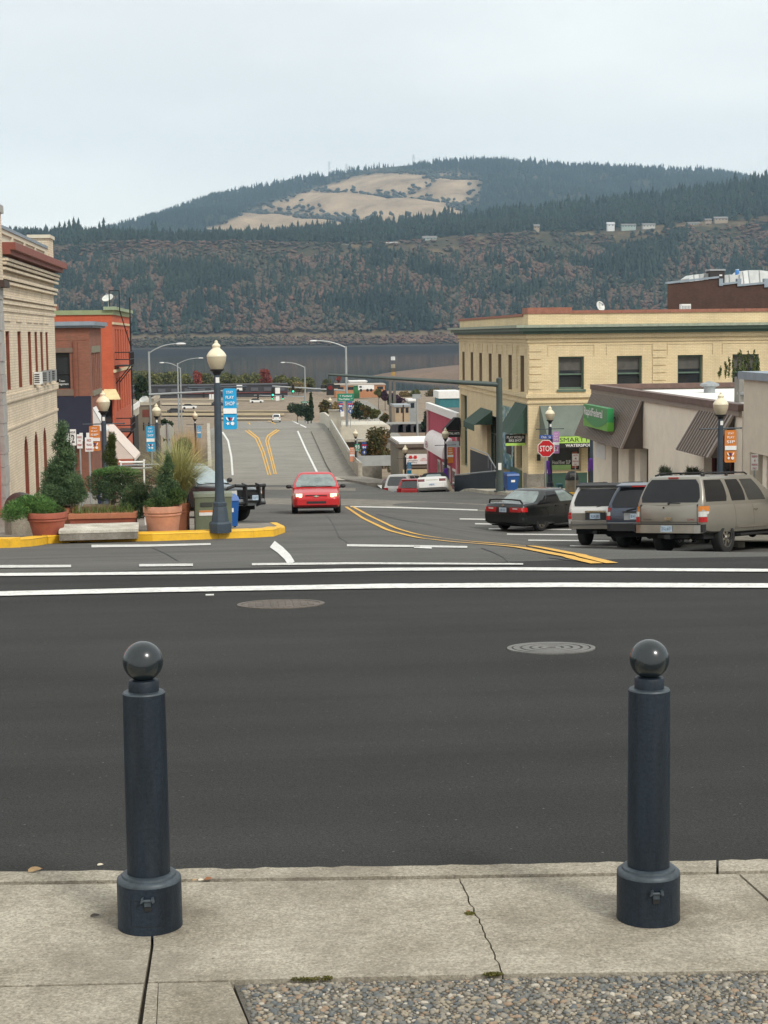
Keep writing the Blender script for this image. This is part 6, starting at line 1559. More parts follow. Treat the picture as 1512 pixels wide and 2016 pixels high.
def banner(lm, side, wid, top, hgt, col, words, label, emb=True, group='street lamp banners', deco=True):
    b = lm.location; x0 = b.x + (side*.12 if side > 0 else -.12 - wid); g0 = lm['_g0']; zt = b.z + g0 - .39 - top; y = b.y - .02
    t = thing('banner', label, 'banner', (x0+wid/2, y, zt-hgt), 0, group)
    mt = M('banner_' + '_'.join(str(int(c*100)) for c in col), col, 0.75, var=0.05)
    pts = []; r = .04
    for cx, cz, a0 in ((x0+wid-r, zt-r, 0), (x0+r, zt-r, 90), (x0+r, zt-hgt+r, 180), (x0+wid-r, zt-hgt+r, 270)):
        for k in range(4): a = rad(a0+30*k); pts.append((cx+r*cos(a), y+.012*sin((cz+r*sin(a))*3), cz+r*sin(a)))
    MB().prism(pts, (0,.012,0)).build('cloth', mt, t)
    WB = M('banner_white', (0.80,0.80,0.78), 0.7)
    MB().box(x0+.004, x0+wid-.004, y-.024, y-.014, zt-hgt*.615, zt-hgt*.485).build('stripe', WB, t)
    for k, (s_, f, hh) in enumerate(words):
        text(s_, WB, t, (x0+wid/2, y-.016, zt-hgt*f), (1,0,0), (0,0,1), wid*(.5+.1*k), hgt*hh, bold=0.012)
    if deco:
        cx, cz, q = x0+wid/2, zt-hgt*.79, wid*.5; yy = y-.024
        DK = M('banner_plum', (0.03,0.02,0.07), 0.7); RD = M('banner_crimson', (0.45,0.03,0.06), 0.7)
        def poly(p, m_, d=0): MB().prism([(cx+a*q, yy-d, cz+b_*q) for a, b_ in p], (0,.008,0)).build('emblem', m_, t)
        poly([(-.62,.55),(-.45,.52),(-.22,.08),(-.30,-.02),(-.55,.22)], WB); poly([(.62,.55),(.45,.52),(.22,.08),(.30,-.02),(.55,.22)], WB)
        poly([(-.32,.5),(.02,.5),(.02,-.05)], DK); poly([(.04,.5),(.34,.42),(.30,.2),(.05,-.02)], RD)
        poly([(-.34+.27*cos(a)*(1 if k % 2 else .6), -.40+.27*sin(a)*(1 if k % 2 else .6)) for k, a in enumerate(np.linspace(0, 2*PI, 11)[:-1])], WB)
        poly([(.33+.27*cos(a), -.40+.27*sin(a)) for a in np.linspace(0, 2*PI, 15)[:-1]], WB)
    return t
L1 = lamp(433, 670, 36.8, 'tall dark street lamp with cream acorn globe on the near left corner', off=.15)
BLUEB = (0.012,0.33,0.62); ORB = (0.62,0.205,0.035); PINKB = (0.50,0.25,0.52)
WD = [('STAY',.09,.065), ('PLAY',.215,.075), ('SHOP',.365,.095)]
banner(L1, 1, .30, .03, .90, BLUEB, WD, 'sky blue banner lettered play shop on the near left lamp')
L2 = lamp(209, 769, 52, 'street lamp behind the thin cypress left of the orange brick building')
banner(L2, -1, .33, .05, .78, ORB, [('STAY',.1,.06),('PLAY',.22,.07),('SIP',.36,.09)], 'orange banner on the lamp beside the navy awning')
L3 = lamp(313, 794, 82, 'street lamp in front of the taupe stucco building')
banner(L3, -1, .40, .08, 1.25, BLUEB, [(a,b,c) for a, b, c in WD], 'sky blue banner on the lamp before the taupe building')
L4 = lamp(388, 809, 128, 'small far street lamp by the left bridge parapet', POST_D, off=0.1)
banner(L4, 1, .30, .1, .95, BLUEB, WD, 'small far sky blue banner by the left bridge parapet', deco=False)
R1 = lamp(1417, 772, 46, 'street lamp behind the tan SUV in front of the right brown mansard', POST)
banner(R1, 1, .34, .05, .92, ORB, [('STAY',.1,.06),('PLAY',.22,.07),('SIP',.36,.09)], 'orange banner lettered play sip behind the tan SUV')
R2 = lamp(1083, 799, 73, 'street lamp standing behind the red stop sign', POST_D)
banner(R2, 1, .30, .12, .98, PINKB, [('STAY',.1,.06),('PLAY',.22,.07),('DINE',.36,.09)], 'pink banner on the lamp behind the stop sign')
R3 = lamp(878, 842, 97, 'street lamp between the white convertible and the crimson shop', POST_D, off=.1)
banner(R3, 1, .34, .12, .95, ORB, [('STAY',.1,.06),('PLAY',.22,.07),('SIP',.36,.09)], 'orange banner on the lamp by the white barrel awning', deco=False)
R4 = lamp(799, 876, 126, 'street lamp in front of the small taupe shop', POST_D, off=.05)
banner(R4, 1, .34, .3, 1.0, BLUEB, WD, 'sky blue banner on the lamp before the small taupe shop', deco=False)
R5 = lamp(702, 845, 139, 'small far street lamp at the near end of the right bridge parapet', POST_D, off=-.1, arms=False)
R6 = lamp(653, 782, 201, 'farthest street lamp on the tall beige bridge pillar', POST_D, base=Vector((W(653,800,201).x, 199, zbridge(199)+2.5)) if False else None, off=0, arms=False)
banner(R5, -1, .40, .5, 1.2, (0.70,0.30,0.18), WD, 'salmon banner under the overpass beside the far right lamp', deco=False)
PU = M('ribbon_purple', (0.10,0.02,0.26), 0.7)
def ribbon(p, lab, s=1.0):
    mb = MB(); mb.ball(p, .07*s, 8, 6, (1.3,.6,.9)); mb.prism([p+Vector((-.05*s,-.05,0)), p+Vector((.06*s,-.05,0)), p+Vector((.12*s,-.05,-.42*s)), p+Vector((.01*s,-.05,-.46*s))], (0,.02,0)); mb.prism([p+Vector((-.08*s,-.06,.02)), p+Vector((.0,-.06,0)), p+Vector((-.05*s,-.06,-.5*s)), p+Vector((-.13*s,-.06,-.44*s))], (0,.02,0))
    tag(mb.build('ribbon', PU, origin=p), lab, 'ribbon', 'purple ribbons on posts')
ribbon(W(1078,910,72.8), 'purple ribbon tied below the stop sign', 1.2)
ribbon(W(878,925,96.8), 'purple ribbon on the lamp beside the white convertible', 1.6)
pp = gp_(1165, 79); t = thing('post', 'grey flared post at the corner of the bank under its mansard', 'post', pp)
MB().lathe([(.26,0),(.22,.06),(.14,.35),(.10,.6),(.10,W(1162,850,79).z-pp.z)], 14, pp).build('shaft', POST, t, 40); ribbon(W(1163,905,78.8), 'purple ribbon tied to the post at the bank corner', 1.2)

# stop sign and other signs on posts
SRED = M('sign_stop_red', (0.50,0.012,0.018), 0.4, var=0.03); SWHITE = M('sign_white', (0.76,0.75,0.72), 0.45, var=0.03); SGREEN = M('sign_hw_green', (0.015,0.20,0.12), 0.45, var=0.04); SBLUE = M('sign_blue', (0.03,0.08,0.30), 0.45)
POLE = M('pole_galvanised', (0.36,0.38,0.38), 0.45, 0.5, var=0.1)
p = W(1075, 883, 70.5); t = thing('stop_sign', 'red octagonal stop sign with blue street blades above', 'stop sign', gp_(1073, 70.5))
oc = lambda r, y: [(p.x+r*cos(PI/8+k*PI/4), y, p.z+r*sin(PI/8+k*PI/4)) for k in range(8)]
f = MB().prism(oc(.395, 70.5), (0,-.01,0)).build('plate', SWHITE, t); MB().prism(oc(.365, 70.489), (0,-.006,0)).build('face', SRED, f)
text('STOP', SWHITE, f, (p.x, 70.483, p.z), (1,0,0), (0,0,1), .54, .25, bold=0.012)
g_ = gp_(1073, 70.5); MB().tube((p.x-.02,70.53,g_.z-.1),(p.x-.02,70.53,p.z+.62),.035,n=8).build('pole', POLE, t)
q_ = W(1075, 861, 70.5); MB().box(q_.x-.30,q_.x+.28,70.47,70.49,q_.z-.07,q_.z+.10).build('street_blade', SBLUE, t); text('Oak  St', SWHITE, t, (q_.x,70.47,q_.z+.015), (1,0,0), (0,0,1), .42,.10, depth=.004)
def sign(px, py0, py1, wpx, y, label, lines, ink, cat='sign', mat=SWHITE, gnd=True, group=None, border=None, pole=POLE):
    a, b = W(px-wpx/2, py1, y), W(px+wpx/2, py0, y); g_ = gp_(px, y)
    t = thing('road_sign', label, cat, g_ if gnd else (a+b)/2, 0, group)
    pl = MB().box(a.x, b.x, y-.01, y, a.z, b.z).build('plate', mat, t)
    if border: MB().box(a.x+.02, b.x-.02, y-.013, y-.011, a.z+.02, b.z-.02).build('border', border, pl)
    W_, H_ = b.x-a.x, b.z-a.z
    for s_, f, wf, hf in lines: text(s_, ink, pl, ((a.x+b.x)/2, y-.014, a.z+H_*f), (1,0,0), (0,0,1), W_*wf, H_*hf, depth=.004, bold=.015)
    if gnd: MB().tube(((a.x+b.x)/2, y+.03, g_.z-.1), ((a.x+b.x)/2, y+.03, b.z-.02), .028, n=8).build('pole', pole, t)
    return t
RINK = M('ink_red', (0.42,0.03,0.04), 0.5); BINK = M('ink_black', (0.02,0.02,0.02), 0.5); GINK = M('ink_green', (0.02,0.16,0.06), 0.5)
sign(144, 845, 877, 11, 49, 'white sign with a large numeral two above a blue tab left of two others', [('2',.42,.5,.5),('HOUR',.82,.8,.12)], BINK)
sign(157, 855, 883, 10, 48, 'narrow white notice with red lettering, middle of three by the shrubs', [('RESERVED',.8,.8,.14),('FOR',.55,.4,.12),('PERMIT',.25,.8,.14)], RINK)
sign(175.5, 861, 889, 15, 46, 'white and red no parking sign, rightmost of three by the shrubs', [('NO',.80,.5,.2),('TRUCK',.48,.7,.15),('PARKING',.16,.8,.15)], RINK)
sign(1133, 893, 917, 13, 76.5, 'white and red parking notice in front of the shop window', [('NOTE',.86,.6,.13),('4',.6,.3,.2),('PARKING',.36,.85,.14),('ONLY',.12,.6,.14)], RINK)
sign(1485.5, 894, 926, 14, 47, 'white and red parking notice at the right edge by the garage', [('RESERVED',.86,.8,.13),('4',.6,.2,.16),('PARKING',.35,.85,.13),('ONLY',.12,.6,.13)], RINK)
# backs of signs: grey octagon seen from behind
SB = 54; p = W(329, 850, SB); t = thing('stop_sign', 'grey back of a stop sign with a small plate below it', 'stop sign', gp_(331, SB)); GALV = M('sign_back', (0.42,0.41,0.36), 0.6, 0.3)
MB().prism([(p.x+.25*cos(PI/8+k*PI/4), SB, p.z+.25*sin(PI/8+k*PI/4)) for k in range(8)], (0,.01,0)).build('plate', GALV, t)
MB().box(p.x-.11,p.x+.15,SB-.01,SB,p.z-.68,p.z-.29).build('plate', GALV, t); MB().tube((p.x+.02,SB-.04,gp_(331,SB).z),(p.x+.02,SB-.04,p.z+.27),.03,n=8).build('pole', POLE, t)

# traffic signal masts and highway lights
MAST = M('mast_green', (0.055,0.075,0.068), 0.5, var=0.12); YS = 82
SIGB = M('signal_housing', (0.02,0.022,0.022), 0.6); L_OFF = M('lens_off', (0.05,0.04,0.03), 0.3)
L_RED = glow('lens_red', (0.16,0.006,0.008), 0.08); L_GRN = glow('lens_green', (0.05,0.9,0.45), 1.5)
def head(c, parent, lit, s=1.0, horiz=False):
    h_ = MB(); h_.box(c.x-.17*s, c.x+.17*s, c.y-.12*s, c.y+.1*s, c.z-.52*s, c.z+.52*s)
    hh = h_.build('signal_head', SIGB, parent)
    for k in range(3):
        z = c.z + (.34-.34*k)*s; m_ = {'r':(L_RED,L_OFF,L_OFF),'g':(L_OFF,L_OFF,L_GRN)}[lit][k]
        MB().tube((c.x,c.y-.125*s,z),(c.x,c.y-.14*s,z),.115*s,n=14).build('lens', m_, hh)
        vz = MB(); n = 9; A = [(c.x+.14*s*cos(PI*i/n), c.y-.12*s, z+.14*s*sin(PI*i/n)) for i in range(n+1)]; B = [(a_[0], c.y-.34*s, a_[2]) for a_ in A]; vz.strip(A, B); vz.build('visor', SIGB, hh)
b = gp_(984, YS); top = W(981, 745, YS).z; t = thing('traffic_signal', 'dark green traffic signal mast with a long arm over the street', 'traffic signal', b)
MB().lathe([(.30,0),(.30,.05),(.20,.06),(.17,1.2),(.155,top-b.z),(.03,top-b.z+.05)], 16, b).build('pole', MAST, t, 40)
a0 = W(980, 757, YS); a1 = W(647, 737.5, YS); mb = MB(); n = 8
for i in range(n): mb.tube(a0.lerp(a1, i/n), a0.lerp(a1, (i+1)/n), .13-.07*i/n, .13-.07*(i+1)/n, 12)
mb.build('mast_arm', MAST, t, 60)
hc = W(650, 764, YS); mb = MB(); mb.tube(a1, (a1.x, YS, hc.z+.3), .03, n=8); mb.tube((a1.x,YS,hc.z+.28),(hc.x,YS,hc.z+.28),.025,n=8); mb.build('hanger', MAST, t)
hh = MB().box(hc.x-.18,hc.x+.18,YS-.15,YS+.12,hc.z-.35,hc.z+.22).build('signal_head', SIGB, t)
MB().tube((hc.x,YS-.16,hc.z+.02),(hc.x,YS-.175,hc.z+.02),.11,n=14).build('lens', L_RED, hh)
mb = MB(); mb.box(hc.x-.46,hc.x-.2,YS-.05,YS+.2,hc.z-.02,hc.z+.16); mb.box(hc.x+.2,hc.x+.5,YS-.05,YS+.2,hc.z-.02,hc.z+.16); mb.build('signal_head', SIGB, t)
MB().box(b.x-.10,b.x+.06,YS-.22,YS-.17,b.z+1.1,b.z+1.45).build('push_button', WHITE, t)
def cobra(px, pytop, y, pxl, pyl, label, base_z=None, extra=None, r=.13, knee=None):
    tp = W(px, pytop, y); bz = base_z if base_z is not None else gz(tp.x, y); t = thing('highway_light', label, 'street light', (tp.x, y, bz), 0, 'galvanised highway lights')
    MB().tube((tp.x,y,bz),(tp.x,y,tp.z),r,r*.7,12).build('pole', POLE, t, 60)
    e = W(pxl, pyl, y); s0 = Vector((tp.x, y, tp.z-.15)); mb = MB(); pts = [s0 + Vector(((e.x-s0.x)*u, 0, (e.z-s0.z)*(1-(1-u)**2.2))) for u in np.linspace(0, 1, 9)]
    mb.path(pts, r*.42, 8); mb.build('arm', POLE, t); sg = 1 if e.x > tp.x else -1
    MB().ball((e.x+sg*.3, y, e.z), .16, 10, 6, (3.0, 1.2, .7)).build('lamp_head', M('lamphead_white',(0.7,0.7,0.7),0.4), t, 60); return t
cobra(293, 692, 150, 349, 677, 'galvanised highway light with a curved arm above the taupe building')
cobra(349.5, 715, 300, 392, 705, 'far highway light with its arm bent to the right, left of the bridge', r=.16)
cobra(355, 724, 306, 322, 714, 'far highway light with its arm bent to the left, left of the bridge', r=.15)
cobra(681, 682, 197, 622, 671, 'tall highway light pole carrying signals beside the beige pillar', base_z=zbridge(197)+.6, r=.17)
cobra(600, 722, 320, 560, 713.5, 'far highway light over the end of the bridge', base_z=gz(6,320), r=.16)
# mast arms with green signals
def arm_signal(label, base, a0, a1, heads, signs, zb):
    t = thing('traffic_signal', label, 'traffic signal', base); mb = MB(); mb.tube(a0, a1, .11, .07, 10)
    if zb is not None: mb.tube((a0[0],a0[1],zb),(a0[0],a0[1],a0[2]+.2),.14,n=10)
    mb.build('mast_arm', POLE, t)
    for c, l, s in heads: head(Vector(c), t, l, s)
    for (px0, py0, px1, py1, y) in signs:
        a, b_ = W(px0, py1, y), W(px1, py0, y); MB().box(a.x, b_.x, y-.05, y-.02, a.z, b_.z).build('plate', SWHITE, t)
arm_signal('signal arm with two green lights reaching left from the tall highway pole', W(679,768,196.8), W(679,769,196.8), W(536,760,196.8), [(W(537,772,196.6),'g',.95), (W(577,765,196.6),'g',.95)], [(542,763,551,775,196.7)], None)
arm_signal('far signal arm with two small green lights at the end of the bridge', W(600,782,322), W(600,781,322), W(500,778,322), [(W(536,782,321.8),'g',.9),(W(557,782,321.8),'g',.9),(W(508,779,321.8),'r',1.0)], [(543,780,550,789,321.9)], gz(6,322))
arm_signal('pale signal arm crossing behind the near lamp post', W(293,776,149.8), W(293,777,149.8), W(446,769,149.8), [(W(401,778,149.6),'r',.45)], [(412,776,416,786,149.7),(417,776,421,786,149.7)], None)
# guide signs
def gsign(px0, py0, px1, py1, y, label, lines, mat=SGREEN, round_=False):
    a, b_ = W(px0, py1, y), W(px1, py0, y); t = thing('guide_sign', label, 'road sign', ((a.x+b_.x)/2, y, a.z))
    pl = MB().box(a.x, b_.x, y-.04, y, a.z, b_.z).build('plate', mat, t)
    for s_, f, wf, hf in lines: text(s_, SWHITE, pl, ((a.x+b_.x)/2, y-.04, a.z+(b_.z-a.z)*f), (1,0,0), (0,0,1), (b_.x-a.x)*wf, (b_.z-a.z)*hf, depth=.012, bold=.012)
    return t, a, b_
gsign(664, 774.5, 696.5, 790, 196.5, 'green highway guide sign naming two cities on the tall pole', [('↑ Portland',.70,.72,.26),('The Dalles →',.28,.84,.26)])
def shield(px, py, wpx, y, label, pole_to=None):
    c = W(px, py, y); k = wpx*mpp(y)/2; t = thing('route_shield', label, 'road sign', c, 0, 'interstate route shields')
    MB().prism([(c.x+k*a, y, c.z+k*b_) for a, b_ in ((-1,.9),(-.5,1.05),(0,.9),(.5,1.05),(1,.9),(1.05,0),(.6,-.8),(0,-1.15),(-.6,-.8),(-1.05,0))], (0,-.03,0)).build('plate', SBLUE, t)
    MB().prism([(c.x+k*a, y-.031, c.z+k*b_) for a, b_ in ((-1,.88),(-.5,1.02),(0,.88),(.5,1.02),(1,.88),(1.02,.5),(-1.02,.5))], (0,-.008,0)).build('band', SRED, t)
    text('84', SWHITE, t, (c.x, y-.034, c.z-.1*k), (1,0,0), (0,0,1), k*1.3, k*.9, depth=.01, bold=.02)
    MB().prism([(c.x+k*.85*cos(a), y, c.z-2.15*k+k*.85*sin(a)) for a in np.linspace(0, 2*PI, 17)[:-1]], (0,-.03,0)).build('arrow_plate', SBLUE, t)
    MB().prism([(c.x-.12*k,y-.031,c.z-2.6*k),(c.x+.12*k,y-.031,c.z-2.6*k),(c.x+.12*k,y-.031,c.z-2.1*k),(c.x+.35*k,y-.031,c.z-2.1*k),(c.x,y-.031,c.z-1.6*k),(c.x-.35*k,y-.031,c.z-2.1*k),(c.x-.12*k,y-.031,c.z-2.1*k)], (0,-.008,0)).build('arrow', SWHITE, t)
    MB().box(c.x-.9*k, c.x+.9*k, y-.03, y, c.z+1.2*k, c.z+1.8*k).build('tab', SBLUE, t)
    if pole_to is not None: MB().tube((c.x,y+.04,pole_to),(c.x,y+.04,c.z+1.6*k),.04,n=8).build('pole', POLE, t)
shield(671, 799, 9, 196.4, 'blue route shield under the left end of the green guide sign', zbridge(196)+.5)
shield(689.5, 799, 10, 196.4, 'blue route shield under the right end of the green guide sign', zbridge(196)+.5)
shield(717, 880, 10, 138, 'blue route shield with a round arrow plate near the parapet end', None)
t, a, b_ = gsign(698.5, 874, 708.5, 888, 137.8, 'small green distance sign next to the nearer blue shield', [('93',.58,.8,.5),('km',.15,.5,.18)])
MB().tube(((a.x+b_.x)/2,137.9,gz(a.x,137.9)-.3),((a.x+b_.x)/2,137.9,b_.z+.45),.06,n=8).build('pole', POLE, t)
MB().tube(((a.x+b_.x)/2,137.9,b_.z+.4),(W(714,870,137.9).x,137.9,b_.z+.4),.05,n=8).build('bracket', POLE, t)
gsign(670.5, 810, 677.5, 820, 196.3, 'small white notice below the left blue shield', [('ONLY',.5,.7,.3)], SWHITE)
gsign(592, 790, 607, 793.5, 318, 'small far green sign on the pole over the bridge end', [('2nd St',.5,.6,.6)])
p = W(773, 703, 350); t = thing('pylon_sign', 'tall twin legged pylon sign with stacked panels beyond the overpass', 'sign', (p.x, 350, gz(p.x,350)))
for px in (768.5, 777): x = W(px, 800, 350).x; MB().box(x-.28, x+.28, 349.8, 350.3, gz(x,350)-.3, W(px,742,350).z).build('leg', M('pylon_brown',(0.12,0.105,0.09),0.8), t)
for i, (c_, n_) in enumerate((((0.6,0.62,0.62),'a'),((0.08,0.08,0.09),'b'),((0.30,0.27,0.2),'c'),((0.09,0.07,0.05),'d'),((0.35,0.22,0.06),'e'))):
    z1 = W(773, 702+i*7.6, 350).z; z0 = W(773, 709.2+i*7.6, 350).z; MB().box(W(769.5,700,350).x, W(777.5,700,350).x, 349.7, 350.2, z0, z1).build('panel', M('pylon_panel_'+n_, c_, 0.5, var=0.2, scale=1), t)
MB().box(W(767,700,350).x, W(779,700,350).x, 349.7, 350.2, W(773,747,350).z, W(773,743,350).z).build('panel', M('pylon_panel_a',(0.6,0.62,0.62),0.5), t)

# ============================================================ BINS, BOXES, BENCH, PLANTERS
def cart(px, y, wpx, hpx, mat, label, name='recycling_bin', cat='recycling bin', off=.15, rot=0.2):
    b = gp_(px, y, off); w_ = wpx*mpp(y); h = hpx*mpp(y); t = thing(name, label, cat, b, rot, world=False); a = w_/2
    MB().add([(-a*.78,-a*.7,.06),(a*.78,-a*.7,.06),(a*.78,a*.8,.06),(-a*.78,a*.8,.06),(-a*.95,-a,h*.84),(a*.95,-a,h*.84),(a*.95,a,h*.84),(-a*.95,a,h*.84)], [(0,3,2,1),(4,5,6,7),(0,1,5,4),(1,2,6,5),(2,3,7,6),(3,0,4,7)]).build('body', mat, t)
    MB().add([(-a,-a*1.1,h*.842),(a,-a*1.1,h*.842),(a,a*1.15,h*.842),(-a,a*1.15,h*.842),(-a*.9,-a*.95,h*.95),(a*.9,-a*.95,h*.95),(a*.9,a*1.1,h),(-a*.9,a*1.1,h)], [(0,3,2,1),(4,5,6,7),(0,1,5,4),(1,2,6,5),(2,3,7,6),(3,0,4,7)]).build('lid', mat, t)
    MB().tube((-a*.9,a*1.2,h*.88),(a*.9,a*1.2,h*.88),.02,n=8).build('handle', mat, t)
    for sx in (-1, 1): MB().tube((sx*a*.62,a*.8,.10),(sx*a*.85,a*.8,.10),.10,n=14).build('wheel', PLAST, t)
    MB().box(-a*.3,a*.3,-a*.93,-a*.90,h*.5,h*.62).build('label_plate', WHITE, t); return t
BPL = M('plastic_binblue', (0.012,0.075,0.26), 0.45, var=0.06)
cart(1006, 82.5, 27, 37, BPL, 'dark blue recycling cart beside the green signal mast')
BPL2 = M('plastic_brightblue', (0.012,0.10,0.36), 0.4, var=0.05)
cart(452, 39.6, 33, 66, BPL2, 'bright blue recycling cart behind the green utility box on the left corner')
UG = M('utility_green', (0.135,0.155,0.095), 0.6, var=0.12, scale=3, dirt=0.2); UGT = M('utility_green_lid', (0.25,0.28,0.21), 0.6, var=0.12)
b = gp_(419, 38.2); t = thing('utility_box', 'dull green utility box behind the near lamp post', 'utility box', b, rad(4), world=False)
MB().box(-.42,.42,-.3,.3,0,.80).build('cabinet', UG, t); MB().box(-.44,.44,-.32,.32,.802,.88).build('lid', UGT, t)
MB().box(-.33,.03,-.312,-.301,.38,.50).build('sticker', SWHITE, t); MB().box(-.33,.03,-.314,-.3125,.455,.50).build('sticker_band', M('sticker_orange',(0.6,0.2,0.05),0.5), t); MB().box(-.30,-.02,-.312,-.301,.58,.68).build('vent', M('vent_dark',(0.05,0.055,0.045),0.8), t); MB().box(.12,.24,-.312,-.301,.52,.68).build('sticker', UGT, t)
b = gp_(368, 38.5); tag(MB().tube(b, b+Vector((0,0,1.05)), .055, n=12).build('post', POST_D, origin=b), 'short grey post between the terracotta pots and the utility box', 'post')
# domed bins
AGG = concrete('aggregate_panel', (0.30,0.27,0.22), 0.2)
def domebin(px, y, wpx, body_h, dome_h, label, rot, mat=AGG, horiz=False):
    b = gp_(px, y); r = wpx*mpp(y)/2; t = thing('litter_bin', label, 'litter bin', b, rot, world=False)
    if horiz: MB().box(-r,r,-r,r,0,body_h).build('body', mat, t)
    else: MB().lathe([(r*.93,0),(r,.05),(r,body_h-.04),(r*.95,body_h)], 20).build('body', mat, t, 40)
    n = 14
    if horiz:
        A = [(r*cos(PI*i/n), -r, body_h+.002+dome_h*sin(PI*i/n)) for i in range(n+1)]; B = [(a_[0], r, a_[2]) for a_ in A]; mb = MB().strip(A, B); mb.strip([(a_[0]*.93,a_[1],body_h+(a_[2]-body_h)*.93) for a_ in A], [(a_[0]*.93,a_[1],body_h+(a_[2]-body_h)*.93) for a_ in B]); mb.strip(A, [(a_[0]*.93,a_[1],body_h+(a_[2]-body_h)*.93) for a_ in A]); mb.build('hood', BLACK, t, 60)
        MB().prism([(r*.92*cos(PI*i/n), r*.9, body_h+dome_h*.92*sin(PI*i/n)) for i in range(n+1)], (0,.02,0)).build('back_panel', BLACK, t)
    else:
        MB().lathe([(r*1.02,body_h),(r*1.02,body_h+.06),(r*.96,body_h+dome_h*.4),(r*.8,body_h+dome_h*.75),(r*.45,body_h+dome_h*.96),(.02,body_h+dome_h)], 20).build('hood', BLACK, t, 60)
        MB().obox((0,-r*.86,body_h+dome_h*.52), (r*.9,0,0), (0,.06,.02), (0,-.03,dome_h*.42)).build('flap', M('flap_grey',(0.20,0.20,0.20),0.4), t)
    return t
domebin(46, 38.6, 62, .58, .36, 'square concrete litter bin with black arched hood at the far left', rad(20), horiz=True)
domebin(1126, 78.8, 27, .62, .42, 'round beige litter bin with black domed lid before the shop window', 0)
cart(1101, 79.2, 12, 18, M('plastic_teal',(0.02,0.10,0.12),0.5), 'small dark teal bin left of the round beige litter bin', 'bin', 'bin')
cart(1147, 79.2, 14, 18, M('plastic_navy',(0.015,0.03,0.10),0.5), 'small navy bin right of the round beige litter bin', 'bin', 'bin')
b = gp_(205, 56); t = thing('mailbox', 'navy blue mailbox beside the orange banner', 'mailbox', b)
n = 10; ps = [(b.x-.21,56,b.z+.05),(b.x+.21,56,b.z+.05),(b.x+.21,56,b.z+1.05)]+[(b.x+.21*cos(PI*i/n),56,b.z+1.05+.21*sin(PI*i/n)) for i in range(1,n)]+[(b.x-.21,56,b.z+1.05)]
MB().prism(ps, (0,.45,0)).build('body', M('mail_navy',(0.012,0.022,0.075),0.45), t)
MB().box(b.x-.06,b.x+.06,55.97,55.998,b.z+.98,b.z+1.03).build('handle', SWHITE, t); MB().box(b.x-.13,b.x+.13,55.98,55.998,b.z+.66,b.z+.82).build('sticker', M('sticker_pale',(0.45,0.55,0.6),0.5), t)
WOOD = M('bench_wood', (0.25,0.20,0.15), 0.8, var=0.2, scale=8, streak=True)
b = gp_(284, 41.5); t = thing('bench', 'weathered slatted bench behind the shrubs on the left corner', 'bench', b, rad(-6), world=False)
for k in range(5): MB().box(-.75,.62,-.2+k*.1,-.12+k*.1,.42,.46).build('seat_slat', WOOD, t)
for k in range(5): MB().box(-.75,.62,.30+k*.012,.33+k*.012,.52+k*.11,.60+k*.11).build('back_slat', WOOD, t)
for sx in (-.6,.5): MB().add([(sx,-.2,0),(sx+.06,-.2,0),(sx+.06,-.15,.42),(sx,-.15,.42)],[(0,1,2,3)]).box(sx,sx+.06,.24,.30,0,1.05).box(sx,sx+.06,-.2,-.14,0,.418).build('leg', BLACK, t)
b = gp_(258, 44); t = thing('bike_rail', 'white tubular rail in front of the orange brick building', 'rail', b); zr = W(258,910,44).z
MB().path([(W(234,910,44).x,44,zr+.03),(W(238,910,44).x,44,zr),(W(283,910,44).x,44,zr),(W(284,905,44).x,44,zr+.07)], .028, 8).build('top_rail', SWHITE, t)
for px in (238, 283): x = W(px,910,44).x; MB().tube((x,44,gz(x,44)+.1),(x,44,zr),.024,n=8).build('leg', SWHITE, t)
MB().tube((W(240,922,44).x,44,zr-.16),(W(300,920,44).x,44,zr-.16),.03,n=8).build('lower_rail', M('rail_grey',(0.25,0.25,0.24),0.5), t)

TERRA = M('terracotta', (0.44,0.165,0.085), 0.85, var=0.20, scale=4, fine=0.1, dirt=0.2); TERRA_D = M('terracotta_dark', (0.31,0.085,0.05), 0.8, var=0.22, scale=4, dirt=0.3); TERRA_L = M('terracotta_pale', (0.50,0.235,0.15), 0.85, var=0.18, scale=4, dirt=0.15)
SOIL = M('soil', (0.035,0.025,0.018), 0.95)
def pot(px, y, rim_px, h_px, mat, label, taper=.74):
    b = gp_(px, y); r = rim_px*mpp(y)/2; h = h_px*mpp(y); t = thing('plant_pot', label, 'plant pot', b)
    MB().lathe([(r*taper,0),(r*.93,h*.74),(r*.94,h*.76)], 28, b).build('body', mat, t, 40)
    MB().lathe([(r*.97,h*.76),(r*1.0,h*.78),(r*1.0,h*.97),(r*.97,h),(r*.90,h),(r*.89,h*.93)], 28, b).build('rim', mat, t, 40)
    MB().lathe([(r*.955,h*.66),(r*.965,h*.68),(r*.965,h*.71),(r*.945,h*.73)], 28, b).build('band', mat, t, 40)
    MB().lathe([(r*.885,h*.88),(r*.885,h*.90)], 20, b).build('soil', SOIL, t); return t, b, r, h
pA = pot(92, 36.6, 78, 48, TERRA_D, 'dark terracotta bowl holding a bright green shrub at the far left', .70)
pB = pot(320, 37.2, 76, 54, TERRA_L, 'pale terracotta pot holding a dark conifer on the left corner', .78)
pC = pot(352, 38.3, 46, 56, TERRA, 'terracotta pot with yellow grass behind the paler pot', .76)
b = gp_(122, 38.4); t = thing('plant_pot', 'square terracotta planter under the tall mugo pine', 'plant pot', b); a = .32
